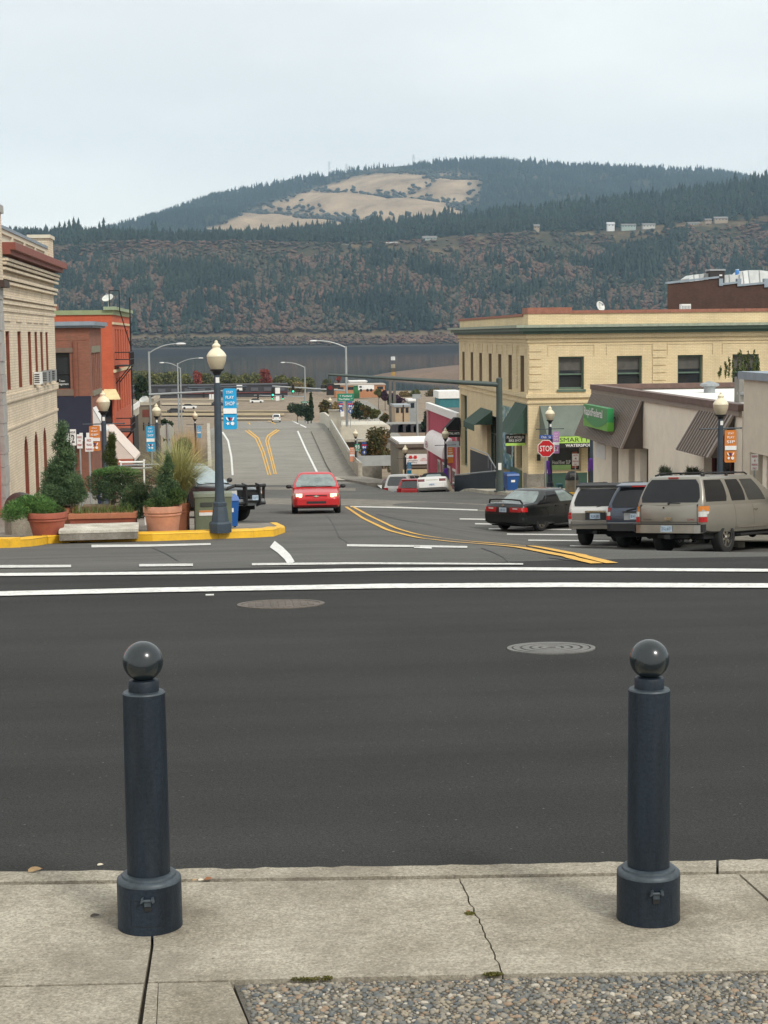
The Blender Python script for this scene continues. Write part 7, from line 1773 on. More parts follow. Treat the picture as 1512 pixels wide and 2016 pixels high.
MB().add([(b.x-a*.8,b.y-a*.8,b.z),(b.x+a*.8,b.y-a*.8,b.z),(b.x+a*.8,b.y+a*.8,b.z),(b.x-a*.8,b.y+a*.8,b.z),(b.x-a,b.y-a,b.z+.5),(b.x+a,b.y-a,b.z+.5),(b.x+a,b.y+a,b.z+.5),(b.x-a,b.y+a,b.z+.5)], [(0,3,2,1),(4,5,6,7),(0,1,5,4),(1,2,6,5),(2,3,7,6),(3,0,4,7)]).build('body', TERRA, t)
MB().box(b.x-a*1.06,b.x+a*1.06,b.y-a*1.06,b.y+a*1.06,b.z+.502,b.z+.62).build('rim', TERRA, t)
b = gp_(203, 37.9); a = .76; t = thing('planter_box', 'long terracotta trough planted with grasses behind the concrete block', 'planter', b)
MB().add([(b.x-a*.93,b.y-.2,b.z),(b.x+a*.93,b.y-.2,b.z),(b.x+a*.93,b.y+.2,b.z),(b.x-a*.93,b.y+.2,b.z),(b.x-a*.97,b.y-.24,b.z+.36),(b.x+a*.97,b.y-.24,b.z+.36),(b.x+a*.97,b.y+.24,b.z+.36),(b.x-a*.97,b.y+.24,b.z+.36)], [(0,3,2,1),(4,5,6,7),(0,1,5,4),(1,2,6,5),(2,3,7,6),(3,0,4,7)]).build('body', TERRA_D, t)
MB().box(b.x-a*1.0,b.x+a*1.0,b.y-.27,b.y+.27,b.z+.362,b.z+.47).build('rim', TERRA, t); trough = b.copy()
b = gp_(194, 36.3); t = thing('concrete_block', 'pale concrete block like a low step in front of the terracotta trough', 'concrete block', b, rad(3), world=False)
MB().box(-.84,.84,-.35,.95,-.05,.10).build('base', CONC_D, t); MB().box(-.85,.85,-.36,.96,.102,.165).build('top_slab', concrete('concrete_white', (0.66,0.64,0.57), 0.1), t)
b = gp_(215, 39.6); t = thing('planter_box', 'brown wooden planter behind the trough holding clipped shrubs', 'planter', b)
for k in range(4): MB().box(b.x-.62,b.x+.62,b.y-.3,b.y+.3,b.z+.03+k*.15,b.z+.17+k*.15).build('board', M('planter_wood',(0.20,0.125,0.075),0.8,var=0.2,scale=5), t)

# ============================================================ PLANTS OF THE CORNER
NEEDLE = leafy('needles_dark', [(0,(0.018,0.036,0.018)),(0.40,(0.055,0.10,0.046)),(0.75,(0.12,0.185,0.08)),(1,(0.21,0.27,0.13))], nscale=5, nmix=0.6)
BRIGHT = leafy('needles_bright', [(0,(0.03,0.075,0.02)),(0.5,(0.09,0.195,0.05)),(1,(0.18,0.32,0.09))], nscale=6)
MIDG = leafy('leaves_mid', [(0,(0.02,0.042,0.014)),(0.5,(0.055,0.10,0.028)),(1,(0.13,0.18,0.055))], nscale=6)
BARK = M('bark', (0.06,0.045,0.032), 0.95, var=0.3, scale=8)
def plant(name, label, base, cat='shrub', group=None): return thing(name, label, cat, base, 0, group)
def clump_cone(px, y, py0, py1, w0, w1, n, seed):
    r = random.Random(seed); C_, R_2 = [], []
    for i in range(n):
        t = (i+.5)/n; py = py1+(py0-py1)*t; wpx = w1+(w0-w1)*t**.9; p = W(px + r.uniform(-.30,.30)*wpx, py + r.uniform(-3,3), y + r.uniform(-.2,.2)*wpx*mpp(y)); k = max(5, wpx*.32)*mpp(y)*r.uniform(.75,1.2)
        C_.append(p[:]); R_2.append((k, k, k*1.05))
    return C_, R_2
t = plant('mugo_pine', 'tall irregular dark green mugo pine at the left', gp_(122,38.4,.75))
C1, R1_ = clump_cone(122, 38.4, 836, 985, 22, 96, 70, 4)
leaves('foliage', C1, [(a*.85,b*.85,c*.85) for a, b, c in R1_], 22000, .075, NEEDLE, t, aspect=5, shell=.45, up=.55, tri=True, seed=3); MB().tube(gp_(122,38.4,.6), W(122,850,38.4), .05, .02, 8).build('trunk', BARK, t)
t = plant('juniper_shrub', 'bright green spreading juniper in the dark terracotta bowl', pA[1]+Vector((0,0,.5)))
CC = [W(px, py, 36.5+random.uniform(-.1,.1))[:] for px, py in ((30,1000),(50,990),(72,988),(90,996),(38,1008),(60,1004),(82,1006),(20,1012),(98,1008))]
leaves('foliage', CC, [(.24,.24,.17)]*9, 11000, .055, BRIGHT, t, aspect=4.5, shell=.5, up=.6, tri=True, seed=5); MB().tube(pA[1]+Vector((0,0,.4)), CC[2], .03, .02, 6).build('trunk', BARK, t)
t = plant('grass_tuft', 'small grey green tuft at the right of the dark terracotta bowl', pA[1]+Vector((.2,0,.5)), 'plant')
leaves('foliage', [W(px, py, 36.6)[:] for px, py in ((112,1003),(120,1008),(105,1006))], [(.12,.1,.10)]*3, 2500, .05, MIDG, t, aspect=5, shell=.7, up=.8, tri=True, seed=6)
t = plant('low_shrub', 'low dark shrub at the foot of the tall mugo pine', gp_(140,38.0))
leaves('foliage', [W(px, py, 38.0)[:] for px, py in ((100,968),(118,974),(138,972),(152,962),(148,950),(158,975),(128,980))], [(.20,.2,.17)]*7, 9000, .05, NEEDLE, t, aspect=4, shell=.5, up=.4, tri=True, seed=7); MB().tube(gp_(140,38.0), W(140,970,38.0), .03, .02, 6).build('trunk', BARK, t)
t = plant('clipped_shrub', 'wide flat topped dark green shrub behind the trough', gp_(222,39.6,.7))
CC = [W(px, py, 39.6+random.uniform(-.15,.15))[:] for px, py in ((186,948),(200,938),(216,933),(232,932),(248,934),(262,938),(192,960),(210,956),(228,954),(246,956),(200,972),(222,970))]
leaves('foliage', CC, [(.25,.25,.19)]*12, 15000, .04, NEEDLE, t, aspect=3, shell=.45, up=.3, seed=8)
CC2 = [W(px, py, 39.5)[:] for px, py in ((200,930),(220,926),(240,926),(258,930))]
leaves('new_growth', CC2, [(.24,.22,.08)]*4, 4500, .045, BRIGHT, t, aspect=4, shell=.6, up=.6, tri=True, seed=9); MB().tube(gp_(222,39.6,.6), W(222,950,39.6), .05, .03, 8).build('trunk', BARK, t)
t = plant('round_shrub', 'rounded dark shrub between the flat topped shrub and the conifer', gp_(266,38.8))
CC = [W(px, py, 38.8)[:] for px, py in ((258,972),(272,968),(264,988),(280,984),(252,990),(272,1004),(290,1000),(284,965))]
leaves('foliage', CC, [(.22,.22,.22)]*8, 12000, .045, NEEDLE, t, aspect=3, shell=.5, seed=10); MB().tube(gp_(266,38.8), W(266,980,38.8), .04, .03, 8).build('trunk', BARK, t)
leaves('berries', CC[:3], [(.2,.2,.2)]*3, 0 or 60, .02, M('berries',(0.5,0.12,0.03),0.6), t, seed=31)
t = plant('conifer', 'small dark conical conifer in the pale terracotta pot', pB[1]+Vector((0,0,.5)))
C1, R1_ = clump_cone(330, 37.2, 893, 985, 10, 62, 40, 12)
leaves('foliage', C1, R1_, 14000, .055, NEEDLE, t, aspect=5, shell=.5, up=.4, tri=True, seed=13); MB().tube(pB[1]+Vector((0,0,.4)), W(330,900,37.2), .04, .015, 8).build('trunk', BARK, t)
t = plant('trailing_shrub', 'spreading green undergrowth round the rim of the pale terracotta pot', pB[1]+Vector((-.1,0,.5)))
leaves('foliage', [W(px, py, 37.0)[:] for px, py in ((296,993),(312,988),(330,990),(348,985),(356,975),(345,970),(300,1004))], [(.15,.15,.11)]*7, 7000, .05, MIDG, t, aspect=4, shell=.6, up=.5, tri=True, seed=14)
t = plant('cypress', 'thin upright olive green cypress before the lamp beside the mailbox', gp_(216,47), 'tree')
C1, R1_ = clump_cone(217, 47, 860, 935, 20, 34, 22, 15)
CYP = leafy('leaves_cypress', [(0,(0.025,0.040,0.010)),(0.6,(0.055,0.078,0.020)),(1,(0.11,0.12,0.03))], nscale=5)
leaves('foliage', C1, [(a*.8,b*.8,c*1.4) for a, b, c in R1_], 9000, .07, CYP, t, aspect=6, shell=.7, up=1.5, tri=True, seed=16); MB().tube(gp_(216,47), W(216,900,47), .05, .02, 8).build('trunk', BARK, t)
def grass(name, label, base, n, length, spread, mat, seed, wid=.008, up=1.0, cat='grass clump', box=None):
    r = np.random.default_rng(seed); t = plant(name, label, base, cat); V = []; k = 6
    for i in range(n):
        a = r.uniform(0, 2*PI); L = length*r.uniform(.55, 1.1); sp = spread*r.uniform(.1, 1.0); w_ = wid*r.uniform(.6, 1.3)
        o = Vector(base) + (Vector((r.uniform(-box[0], box[0]), r.uniform(-box[1], box[1]), 0)) if box else Vector((r.normal()*.05, r.normal()*.05, 0))); d = Vector((cos(a), sin(a), 0)); s_ = Vector((-sin(a), cos(a), 0))
        for j in range(k+1):
            u = j/k; p = o + d*(sp*L*u**1.7) + Vector((0,0,L*up*(u - .55*min(1.2, sp)*u**2.6))); ww = w_*(1-u*.93)
            V += [p - s_*ww, p + s_*ww]
    V = np.array([tuple(v) for v in V]); m_ = 2*(k+1); f = []
    for i in range(n):
        for j in range(k): q0 = i*m_+2*j; f.append((q0, q0+1, q0+3, q0+2))
    npmesh('blades', V, f, mat, t); return t
GYEL = leafy('grass_yellow', [(0,(0.26,0.27,0.09)),(0.5,(0.44,0.43,0.18)),(1,(0.62,0.57,0.30))]); GORA = leafy('grass_straw', [(0,(0.33,0.20,0.08)),(0.5,(0.46,0.30,0.13)),(1,(0.58,0.42,0.22))]); GGRN = leafy('grass_green', [(0,(0.04,0.085,0.02)),(0.5,(0.10,0.17,0.04)),(1,(0.22,0.28,0.08))])
grass('ornamental_grass', 'tall arching yellow green ornamental grass in the rear terracotta pot', pC[1]+Vector((0,0,.55)), 1700, 1.85, 1.0, GYEL, 21, .011)
grass('ornamental_grass', 'yellow green grass fountain behind the bench left of the conifer', gp_(286,43.0,.5), 520, .95, 1.0, GYEL, 22)
for i, (px, dy) in enumerate(((352,0),(368,1.2),(383,.4))):
    grass('pampas_grass', ['straw coloured tall grass nearest the grey sign back','straw coloured tall grass, middle clump of three behind the yellow grass','straw coloured tall grass nearest the left bridge lamp'][i], gp_(px,62+dy), 620, 3.1, .26, GORA, 23+i, .014)
grass('trough_grass', 'fresh green grasses growing along the terracotta trough', trough+Vector((0,0,.42)), 420, .36, .9, GGRN, 27, .006, box=(.68,.14))
t = plant('tall_shrub', 'dark shrub between the straw grasses and the conifer', gp_(352,58))
leaves('foliage', [W(px, py, 58)[:] for px, py in ((358,884),(352,895),(362,878),(355,908))], [(.28,.28,.3)]*4, 5000, .06, MIDG, t, aspect=4, up=.5, tri=True, seed=28)
for px, lab, sd in ((1325,'small grey green shrub against the bank wall left of the other',41),(1378,'small grey green shrub against the bank wall nearer the right mansard',42)):
    x_ = 15.6; y_ = x_*F/(px-482)*1.0; b = Vector((x_, y_, gz(x_,y_)+.15)); zt_ = WX(px, 916, x_).z
    t = plant('wall_shrub', lab, b); leaves('foliage', [(x_+random.uniform(-.12,.12), y_+random.uniform(-.4,.4), zt_-.42+random.uniform(-.06,.06)) for _ in range(7)], [(.12,.26,.22)]*7, 900, .17, leafy('leaves_greygreen',[(0,(0.03,0.045,0.025)),(1,(0.11,0.13,0.08))]) if sd == 41 else MATS['leaves_greygreen'], t, aspect=6, up=.9, tri=True, seed=sd, shell=.8)
    MB().tube(b, (x_,y_,zt_-.4), .04, .02, 6).build('trunk', BARK, t)

b = Vector((17.4, 53.2, -1.0)); t = plant('roof_plant', 'leafy upright plants on the white bank roof before the corner building', W(1455,742,60), 'shrub')
LEAFR = leafy('leaves_roof', [(0,(0.02,0.035,0.01)),(0.5,(0.06,0.085,0.02)),(1,(0.15,0.16,0.05))])
CC, RR = [], []
for px, p0 in ((1418,722),(1428,712),(1436,703),(1444,708),(1452,694),(1460,690),(1466,700),(1474,692),(1482,690),(1490,700),(1496,708),(1472,706),(1458,712),(1486,714)):
    for k in range(4):
        p = W(px+random.uniform(-3,3), p0+6+(738-p0)*k/4, 60+random.uniform(-.2,.2)); CC.append(p[:]); RR.append((.05,.05,.15))
leaves('foliage', CC, RR, 2600, .075, LEAFR, t, aspect=2.6, shell=.9, up=.8, seed=61)
mb = MB()
for px, p0 in ((1428,712),(1452,694),(1460,690),(1474,692),(1484,690)): mb.tube(W(px,746,60), W(px,p0,60), .012, .006, 5)
mb.build('stem', BARK, t)
a, b_ = W(1449,752,60.2), W(1512,741,60.2); tag(MB().box(a.x, b_.x, 59.8, 60.4, -1.0, b_.z).build('roof_planter', M('planter_grey',(0.2,0.19,0.17),0.8)), 'grey planter box under the leafy roof plants', 'planter')
a, b_ = W(1492,728,84.4), W(1530,699,84.4)
# ramp walls and railings at the signal mast
NAVYW = M('panel_navy', (0.018,0.026,0.034), 0.6, var=0.15)
def gxy(px, y): x = W(px, 950, y).x; return x
t = thing('ramp_wall', 'dark navy panel wall of the ramp beside the signal mast', 'wall', (12.5, 88.5, gz(12.5,88.5)))
pa, pb_ = W(895,937,90.5), W(976,929,87.0); bot0, bot1 = W(895,972,90.5), W(976,964,87.0)
MB().prism([pa, pb_, bot1, bot0], (.0,.12,0)).build('panel', NAVYW, t)
MB().tube(pa+Vector((0,-.02,.06)), pb_+Vector((0,-.02,.06)), .03, n=8).build('hand_rail', STEEL, t)
t = thing('ramp_wall', 'sloping dark navy panel with a rail descending along the yellow building', 'wall', (13.6, 93, gz(13.6,93)))
q0, q1 = W(926,885,98), W(976,925,88.5); q0b, q1b = W(926,940,98), W(976,938,88.5)
q0m = W(960,898,91.5); q0mb = W(960,940,91.5)
MB().prism([q0, q0m, q0mb, q0b], (.0,.1,0)).build('panel', NAVYW, t); MB().prism([q0m, q1, q1b, q0mb], (.0,.1,0)).build('panel', NAVYW, t)
MB().path([q0+Vector((0,-.03,.12)), q0m+Vector((0,-.03,.12)), q1+Vector((0,-.03,.10))], .035, 8).build('hand_rail', STEEL, t)
mb = MB()
for f_ in (.1,.5,.9): p_ = q0m.lerp(q1, f_); mb.tube(p_+Vector((0,-.03,-.6)), p_+Vector((0,-.03,.1)), .03, n=6)
mb.build('rail_post', STEEL, t)
t = thing('guard_rail', 'pale low wall with a rail in front of the far car park', 'wall', (10.8, 150, gz(10.8,150)))
a, b_ = W(700,898,152), W(790,900,152); MB().box(a.x, b_.x, 151.9, 152.2, W(700,918,152).z, a.z).build('wall', M('barrier_pale',(0.36,0.37,0.36),0.85,var=0.1), t)
MB().box(W(700,938,143).x, W(752,938,143).x, 143, 143.2, W(700,946,143).z-1, W(700,918,143).z).build('lower_wall', CONC_D, t)
cart(763, 128, 16, 20, M('plastic_green',(0.02,0.22,0.17),0.5), 'small turquoise bin beyond the row of side street cars', 'bin', 'bin', off=0)

# ============================================================ THE TWO BOLLARDS
BOL = M('bollard_slate', (0.0155,0.0235,0.034), 0.45, var=0.5, scale=7, fine=0.22, fscale=90, bump=0.15, bscale=120, dirt=0.10, spec=0.22, streak=True)
BOL_W = M('bollard_worn', (0.040,0.054,0.066), 0.5, var=0.3, scale=14, fine=0.2)
BOL_B = M('bollard_ball', (0.010,0.016,0.019), 0.24, var=0.25, scale=9, fine=0.1, coat=0.35)
def bollard(px, py, label, s):
    p = WZ(px, py, 0); t = thing('bollard', label, 'bollard', p, 0, 'ball topped bollards', world=False); t.scale = (s, s, s)
    MB().lathe([(.0885,-.01),(.0885,.008),(.0878,.012),(.0878,.128)], 48).build('base_sleeve', BOL, t, 40)
    MB().lathe([(.0878,.1285),(.0868,.136),(.080,.1415),(.0745,.1425),(.073,.148),(.066,.1505),(.060,.151)], 48).build('collar', BOL_W, t, 50)
    MB().lathe([(.0585,.15),(.0582,.40),(.0572,.645),(.0572,.648)], 48).build('post', BOL, t, 40)
    MB().lathe([(.0572,.6485),(.0545,.6525),(.0415,.6535),(.0415,.6545)], 40).build('post_rim', BOL_W, t, 40)
    MB().lathe([(.0408,.654),(.0408,.680),(.0385,.684),(.030,.686)], 36).build('neck', BOL, t, 40)
    MB().ball((0,0,.735), .0545, 40, 24).build('ball', BOL_B, t, 179)
    mb = MB()      # hinge lugs with a bolt on the front of the sleeve
    mb.box(-.009,.009,-.094,-.085,.084,.100); mb.tube((-.015,-.095,.1005),(.015,-.095,.1005),.0042,n=10)
    for sx in (-1, 1): mb.obox((sx*.0145,-.096,.103), (.0065,0,.003), (0,.012,0), (-sx*.003,0,.013))
    mb.build('latch', BOL_W, t, 40)
    mb = MB(); mb.box(-.009,.009,-.0915,-.0865,.070,.084); mb.build('latch_slot', BLACKM, t)
    mb = MB()
    for z_ in (.025, .096):
        A = [(.0886*sin(a), -.0886*cos(a), z_) for a in np.linspace(-.55,.55,12)]; mb.strip(A, [(a[0],a[1],a[2]+.0012) for a in A])
    for aa in (-.55,.55): mb.strip([(.0886*sin(aa),-.0886*cos(aa),.025),(.0886*sin(aa),-.0886*cos(aa),.097)], [(.0886*sin(aa+.012),-.0886*cos(aa+.012),.025),(.0886*sin(aa+.012),-.0886*cos(aa+.012),.097)])
    mb.build('door_seam', BLACKM, t); return t
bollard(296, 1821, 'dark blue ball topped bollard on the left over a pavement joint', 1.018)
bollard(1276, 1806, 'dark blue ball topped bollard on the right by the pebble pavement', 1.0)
# ============================================================ MIDDLE DISTANCE: LOTS, TREES, FAR BUILDINGS
OLIVE = leafy('leaves_olive', [(0,(0.045,0.056,0.016)),(0.5,(0.11,0.115,0.034)),(1,(0.20,0.18,0.06))], nscale=0.5)
REDL = leafy('leaves_red', [(0,(0.14,0.025,0.018)),(0.5,(0.27,0.055,0.035)),(1,(0.38,0.11,0.06))], nscale=0.5)
AUT = leafy('leaves_autumn', [(0,(0.030,0.040,0.014)),(0.45,(0.075,0.075,0.025)),(0.75,(0.15,0.085,0.03)),(1,(0.24,0.12,0.045))], nscale=0.8)
DKG = leafy('leaves_darkgreen', [(0,(0.010,0.022,0.012)),(0.5,(0.024,0.044,0.020)),(1,(0.055,0.08,0.03))], nscale=0.6)
PURP = leafy('leaves_purple', [(0,(0.025,0.010,0.022)),(0.5,(0.06,0.025,0.045)),(1,(0.11,0.055,0.07))], nscale=0.8)
TANL = leafy('leaves_tan', [(0,(0.10,0.075,0.03)),(0.5,(0.22,0.16,0.065)),(1,(0.34,0.25,0.11))], nscale=0.8)
def tree(name, label, px, py0, py1, wpx, y, mat, n=1600, leaf=.42, seed=1, shape='round', group=None, gbase=None, cat='tree', aspect=1.5, nc=9):
    r = random.Random(seed); c = W(px, (py0+py1)/2, y); gzv = gz(c.x, y) if gbase is None else gbase
    t = thing(name, label, cat, (c.x, y, gzv), 0, group); C_, R_2 = [], []; k = mpp(y); H = (py1-py0)*k; zt_ = W(px, py0, y).z
    for i in range(nc):
        u = (i+.5)/nc
        if shape == 'cone': rad_ = wpx*.5*k*(1-u)**.8*.62+.15; zz = zt_-H+H*u*.95; q = (r.uniform(-.25,.25)*rad_, r.uniform(-.25,.25)*rad_); rr = (rad_, rad_, H/nc*1.1)
        else:
            a = r.uniform(0, 6.28); d = wpx*.5*k*r.uniform(.1,.62); zz = zt_-H*.30-(H*.5)*r.random(); q = (d*cos(a), d*sin(a)); s_ = wpx*.5*k*r.uniform(.34,.55); rr = (s_, s_, min(s_, H*.34))
            zz = min(zz, zt_-rr[2]*.9)
        C_.append((c.x+q[0], y+q[1], zz)); R_2.append(rr)
    leaves('crown', C_, R_2, n, leaf, mat, t, aspect=aspect, shell=.55, up=.25, seed=seed)
    mb = MB(); mb.tube((c.x,y,gzv-.1),(c.x,y,zt_-H*.45),max(.08,H*.025),max(.04,H*.014),8)
    for i in range(0, nc, 2): mb.tube((c.x,y,zt_-H*.75), C_[i], max(.04,H*.010), .03, 5)
    mb.build('trunk', BARK, t); return t
xs_o = [(282,728,60,74),(312,733,46,66),(338,729,44,70),(362,734,40,66),(405,735,44,66),(432,732,40,60),(462,736,40,58),(492,734,44,60),(548,737,40,56),(575,741,36,52),(604,744,34,46)]
OLB = ['olive tree at the left end of the river bank row, by the orange brick building','olive tree left of the near pair of highway light poles','olive tree behind the far highway light poles','olive tree just left of the left red maple','olive tree just right of the left red maple','olive tree directly behind the near acorn lamp','olive tree right of the near acorn lamp and its banner','olive tree just left of the right red maple','olive tree just right of the right red maple','olive tree left of the far highway light over the bridge end','last olive tree at the right end of the river bank row']
for i, (px, p0, wd, _) in enumerate(xs_o):
    tree('poplar_tree', OLB[i], px, p0, 766, wd*1.3, 618+(i%3)*6, OLIVE, 2400, .85, 50+i, group='olive trees along the river bank')
tree('maple_tree', 'left red maple among the olive trees at the river bank', 387, 723, 762, 26, 612, REDL, 900, .7, 70)
tree('maple_tree', 'right red maple among the olive trees at the river bank', 522, 721, 764, 30, 612, REDL, 1000, .7, 71)
tree('rusty_tree', 'rust coloured tree at the right end of the river bank row', 588, 750, 772, 40, 600, TANL, 800, .7, 72)
tree('rusty_tree', 'slim rust red tree behind the tall highway pole', 666, 727, 762, 12, 604, REDL, 500, .6, 73)
for i, (px, p0, p1, wd, mt, lb) in enumerate(((643,742,772,26,OLIVE,'olive tree behind the red signal lens of the dark mast'),(660,748,772,18,TANL,'tan tree just left of the tall highway pole'),(818,766,786,30,OLIVE,'low olive tree on the brown bank left of the teal shed'),(850,762,784,36,AUT,'russet tree on the brown bank above the crimson shop'),(884,764,784,30,OLIVE,'olive tree above the white and teal shed'),(795,768,784,24,TANL,'tan tree right of the purple leaved trees'))):
    tree('bank_tree', lb, px, p0, p1, wd, 600 if px < 700 else 560, mt, 1100, .6, 140+i)
tree('dark_tree', 'tall dark tree standing behind the orange brick building', 279, 722, 800, 34, 240, DKG, 2500, .35, 74, nc=12)
tree('dark_tree', 'dark evergreen by the left highway light poles', 328, 806, 885, 30, 190, DKG, 1800, .25, 75, nc=10)
tree('conifer_tree', 'narrow dark conifer at the right end of the bridge', 612, 772, 822, 15, 262, DKG, 2200, .28, 76, 'cone', gbase=zbridge(262), nc=12)
tree('round_bush', 'dark bush right of the far white car', 585, 792, 823, 42, 318, DKG, 2200, .32, 77, gbase=zbridge(318)-.3, cat='bush')
tree('small_conifer', 'small dark conifer in front of the retaining wall', 606, 798, 826, 22, 250, DKG, 1500, .28, 78, 'cone', gbase=zbridge(250), nc=8)
tree('autumn_tree', 'large brown green autumn tree beside the overpass', 740, 836, 905, 66, 176, AUT, 5200, .24, 79, nc=16)
for i, (px, p0, p1, wd, y, mt) in enumerate(((640,775,826,36,262,AUT),(664,782,828,34,250,TANL),(707,778,828,40,246,DKG),(720,788,832,26,240,AUT),(738,800,832,24,236,OLIVE),(757,812,834,22,232,AUT))):
    tree('autumn_tree', ['brown green tree left of the green guide sign','tan autumn tree behind the blue route shields','dark tree right of the green guide sign','brown tree second from the guide sign','thin olive tree on the slope before the grey road','low russet tree nearest the pylon sign'][i], px, p0, p1, wd, y, mt, 1900, .3, 80+i)
for i, (px, p0, p1, wd, mt, lb) in enumerate(((758,765,792,24,PURP,'purple leaved tree left of the pylon sign'),(783,770,800,34,PURP,'purple leaved tree right of the pylon sign'),(772,775,797,24,DKG,'dark green tree behind the pylon legs'),(838,800,850,34,DKG,'dense green tree behind the crimson shop'),(745,762,784,16,OLIVE,'small olive tree near the white truck'))):
    tree('street_tree', lb, px, p0, p1, wd, 430 if i != 3 else 230, mt, 1300, .5 if i != 3 else .3, 90+i)
for i, (px, wd, y) in enumerate(((795,60,165),(745,50,190),(830,40,160))):
    p = W(px, 873, y); o = leaves('scrub', [(p.x+random.uniform(-1,1)*wd*.5*mpp(y), y+random.uniform(-2,2), zterr(p.x,y)+.5+random.random()*1.2) for _ in range(14)], [(.9,.9,.7)]*14, 2600, .28, AUT, None, seed=120+i); o['kind'] = 'stuff'

CHAR = M('wall_charcoal', (0.045,0.042,0.045), 0.8, var=0.2); MAROON = M('wall_maroon_far', (0.16,0.035,0.03), 0.8)
def block(name, label, px0, px1, py0, py1, y, depth, mat, cat='building', roof=None, rmat=None, wins=0, group=None):
    a, b_ = W(px0, py1, y), W(px1, py0, y); g_ = gz((a.x+b_.x)/2, y); t = thing(name, label, cat, ((a.x+b_.x)/2, y, g_), 0, group)
    MB().box(a.x, b_.x, y, y+depth, min(g_-.3, a.z), b_.z).build('wall', mat, t)
    h = roof or .4; MB().box(a.x-.25, b_.x+.25, y-.25, y+depth+.25, b_.z+.002, b_.z+h).build('roof', rmat or STEEL, t)
    for k in range(wins):
        x = a.x+(b_.x-a.x)*(k+.5)/wins; wv = (b_.x-a.x)/wins*.3; zz = b_.z-(b_.z-a.z)*.45; MB().box(x-wv, x+wv, y-.06, y-.003, zz-.5, zz+.5).build('window', GLASS, t)
    return t
t = block('warehouse', 'long dark low warehouse with a maroon base beyond the car park', 200, 566, 758, 776, 588, 14, CHAR, wins=0, rmat=CHAR)
a, b_ = W(200, 776, 587.6), W(566, 771, 587.6); MB().box(a.x, b_.x, 587.6, 587.9, a.z-.4, b_.z).build('base_band', MAROON, t)
for k in range(14): x = a.x+(b_.x-a.x)*(k+.5)/14; MB().box(x-1.3, x+1.3, 587.7, 587.95, b_.z+.4, b_.z+1.6).build('door', M('door_slate',(0.09,0.09,0.1),0.7), t)
t = thing('box_truck', 'white truck with a rounded cab parked before the dark warehouse', 'truck', W(472,768,570)); a, b_ = W(466,770,570), W(478,758,570)
MB().box(a.x, b_.x-.2, 568.5, 571, a.z+.3, b_.z).build('body', WHITE, t); MB().box(b_.x-.198, b_.x+1.0, 568.6, 570.9, a.z+.3, a.z+1.5).build('cab', BLACK, t)
for x in (a.x+.5, b_.x+.3): MB().tube((x,568.4,a.z+.35),(x,568.7,a.z+.35),.4,n=12).build('wheel', TYRE, t)
# pale kerb strips between the parking bays
STRIP = M('dry_strip', (0.42,0.34,0.22), 0.95, var=0.2, scale=.5); DRY = M('dry_grass', (0.33,0.25,0.135), 0.95, var=0.25, scale=.4)
for (p0, p1, py, hh, mt) in ((318,470,797,1.6,STRIP),(318,575,811,1.0,DRY),(318,560,817.5,2.6,DRY),(430,540,826.5,1.3,STRIP),(320,560,789,.8,STRIP)):
    mark('kerb_strip', [(p0,py),(p1,py)], hh, mt, 0.25, 20)
b = W(422, 812, 420)
for i, (px, y) in enumerate(((345,430),(372,470),(430,500),(505,520),(455,470))):
    p = W(px, 790, y); x, z = p.x, gz(p.x, y); t = thing('parked_car', ['far parked car by the left light poles','far parked car left of the near lamp','far dark car behind the near lamp','far pale car at the right of the car park','far silver car in the middle of the car park'][i], 'car', (x, y, z))
    mt = [CHAR, WHITE, CHAR, WHITE, STEEL][i]; MB().prism([(x-2.1,y-.8,z+.3),(x+2.1,y-.8,z+.3),(x+2.15,y-.8,z+.75),(x+1.3,y-.8,z+.9),(x-2.1,y-.8,z+.95)], (0,1.7,0)).build('body', mt, t); MB().prism([(x-1.7,y-.7,z+.952),(x+1.0,y-.7,z+.912),(x+.4,y-.7,z+1.4),(x-1.2,y-.7,z+1.42)], (0,1.5,0)).build('cabin', GLASS, t)
    for dx in (-1.3, 1.3): MB().tube((x+dx,y-.85,z+.32),(x+dx,y-.6,z+.32),.32,n=12).build('wheel', TYRE, t)
# right hand far side
OR_F = M('wall_orange_far', (0.46,0.21,0.10), 0.8, var=0.1)
block('shed', 'long orange brown shed behind the white truck', 661, 758, 758, 772, 560, 12, OR_F, rmat=M('roof_tan',(0.4,0.33,0.27),0.7), wins=5)
block('shed', 'white roofed hall behind the orange shed', 690, 722, 752, 766, 580, 12, WHITE, rmat=WHITE)
block('container', 'green container left of the white truck', 697, 707.5, 760, 771.5, 552, 3, M('container_green',(0.03,0.17,0.05),0.6), 'container', .1, M('container_green',(0.03,0.17,0.05),0.6))
t = thing('lorry', 'white lorry parked before the orange shed', 'truck', W(722,772,548)); a, b_ = W(709,771,548), W(736,758,548)
MB().box(a.x+.9, b_.x, 547, 549.5, a.z+.7, b_.z).build('box', WHITE, t); MB().box(a.x-.6, a.x+.898, 547.1, 549.4, a.z+.5, a.z+2.1).build('cab', WHITE, t); MB().box(a.x-.3, a.x+.5, 547.07, 547.098, a.z+1.3, a.z+1.9).build('window', GLASS, t)
for x in (a.x+.2, b_.x-1.0, b_.x-2.2): MB().tube((x,546.9,a.z+.45),(x,547.3,a.z+.45),.48,n=12).build('wheel', TYRE, t)
struct(MB().strip([(p.x,p.y,zterr(p.x,p.y)+.35) for p in (W(706,776,520),W(712,800,400),W(752,830,300),W(766,850,255))], [(p.x,p.y,zterr(p.x,p.y)+.35) for p in (W(722,776,520),W(756,800,400),W(776,830,300),W(800,850,255))]).build('side_road', A_BRG))
block('low_building', 'low tan building right of the pylon sign', 778, 806, 801, 816, 330, 8, M('wall_tan_far',(0.42,0.31,0.20),0.8), rmat=STEEL, wins=3)
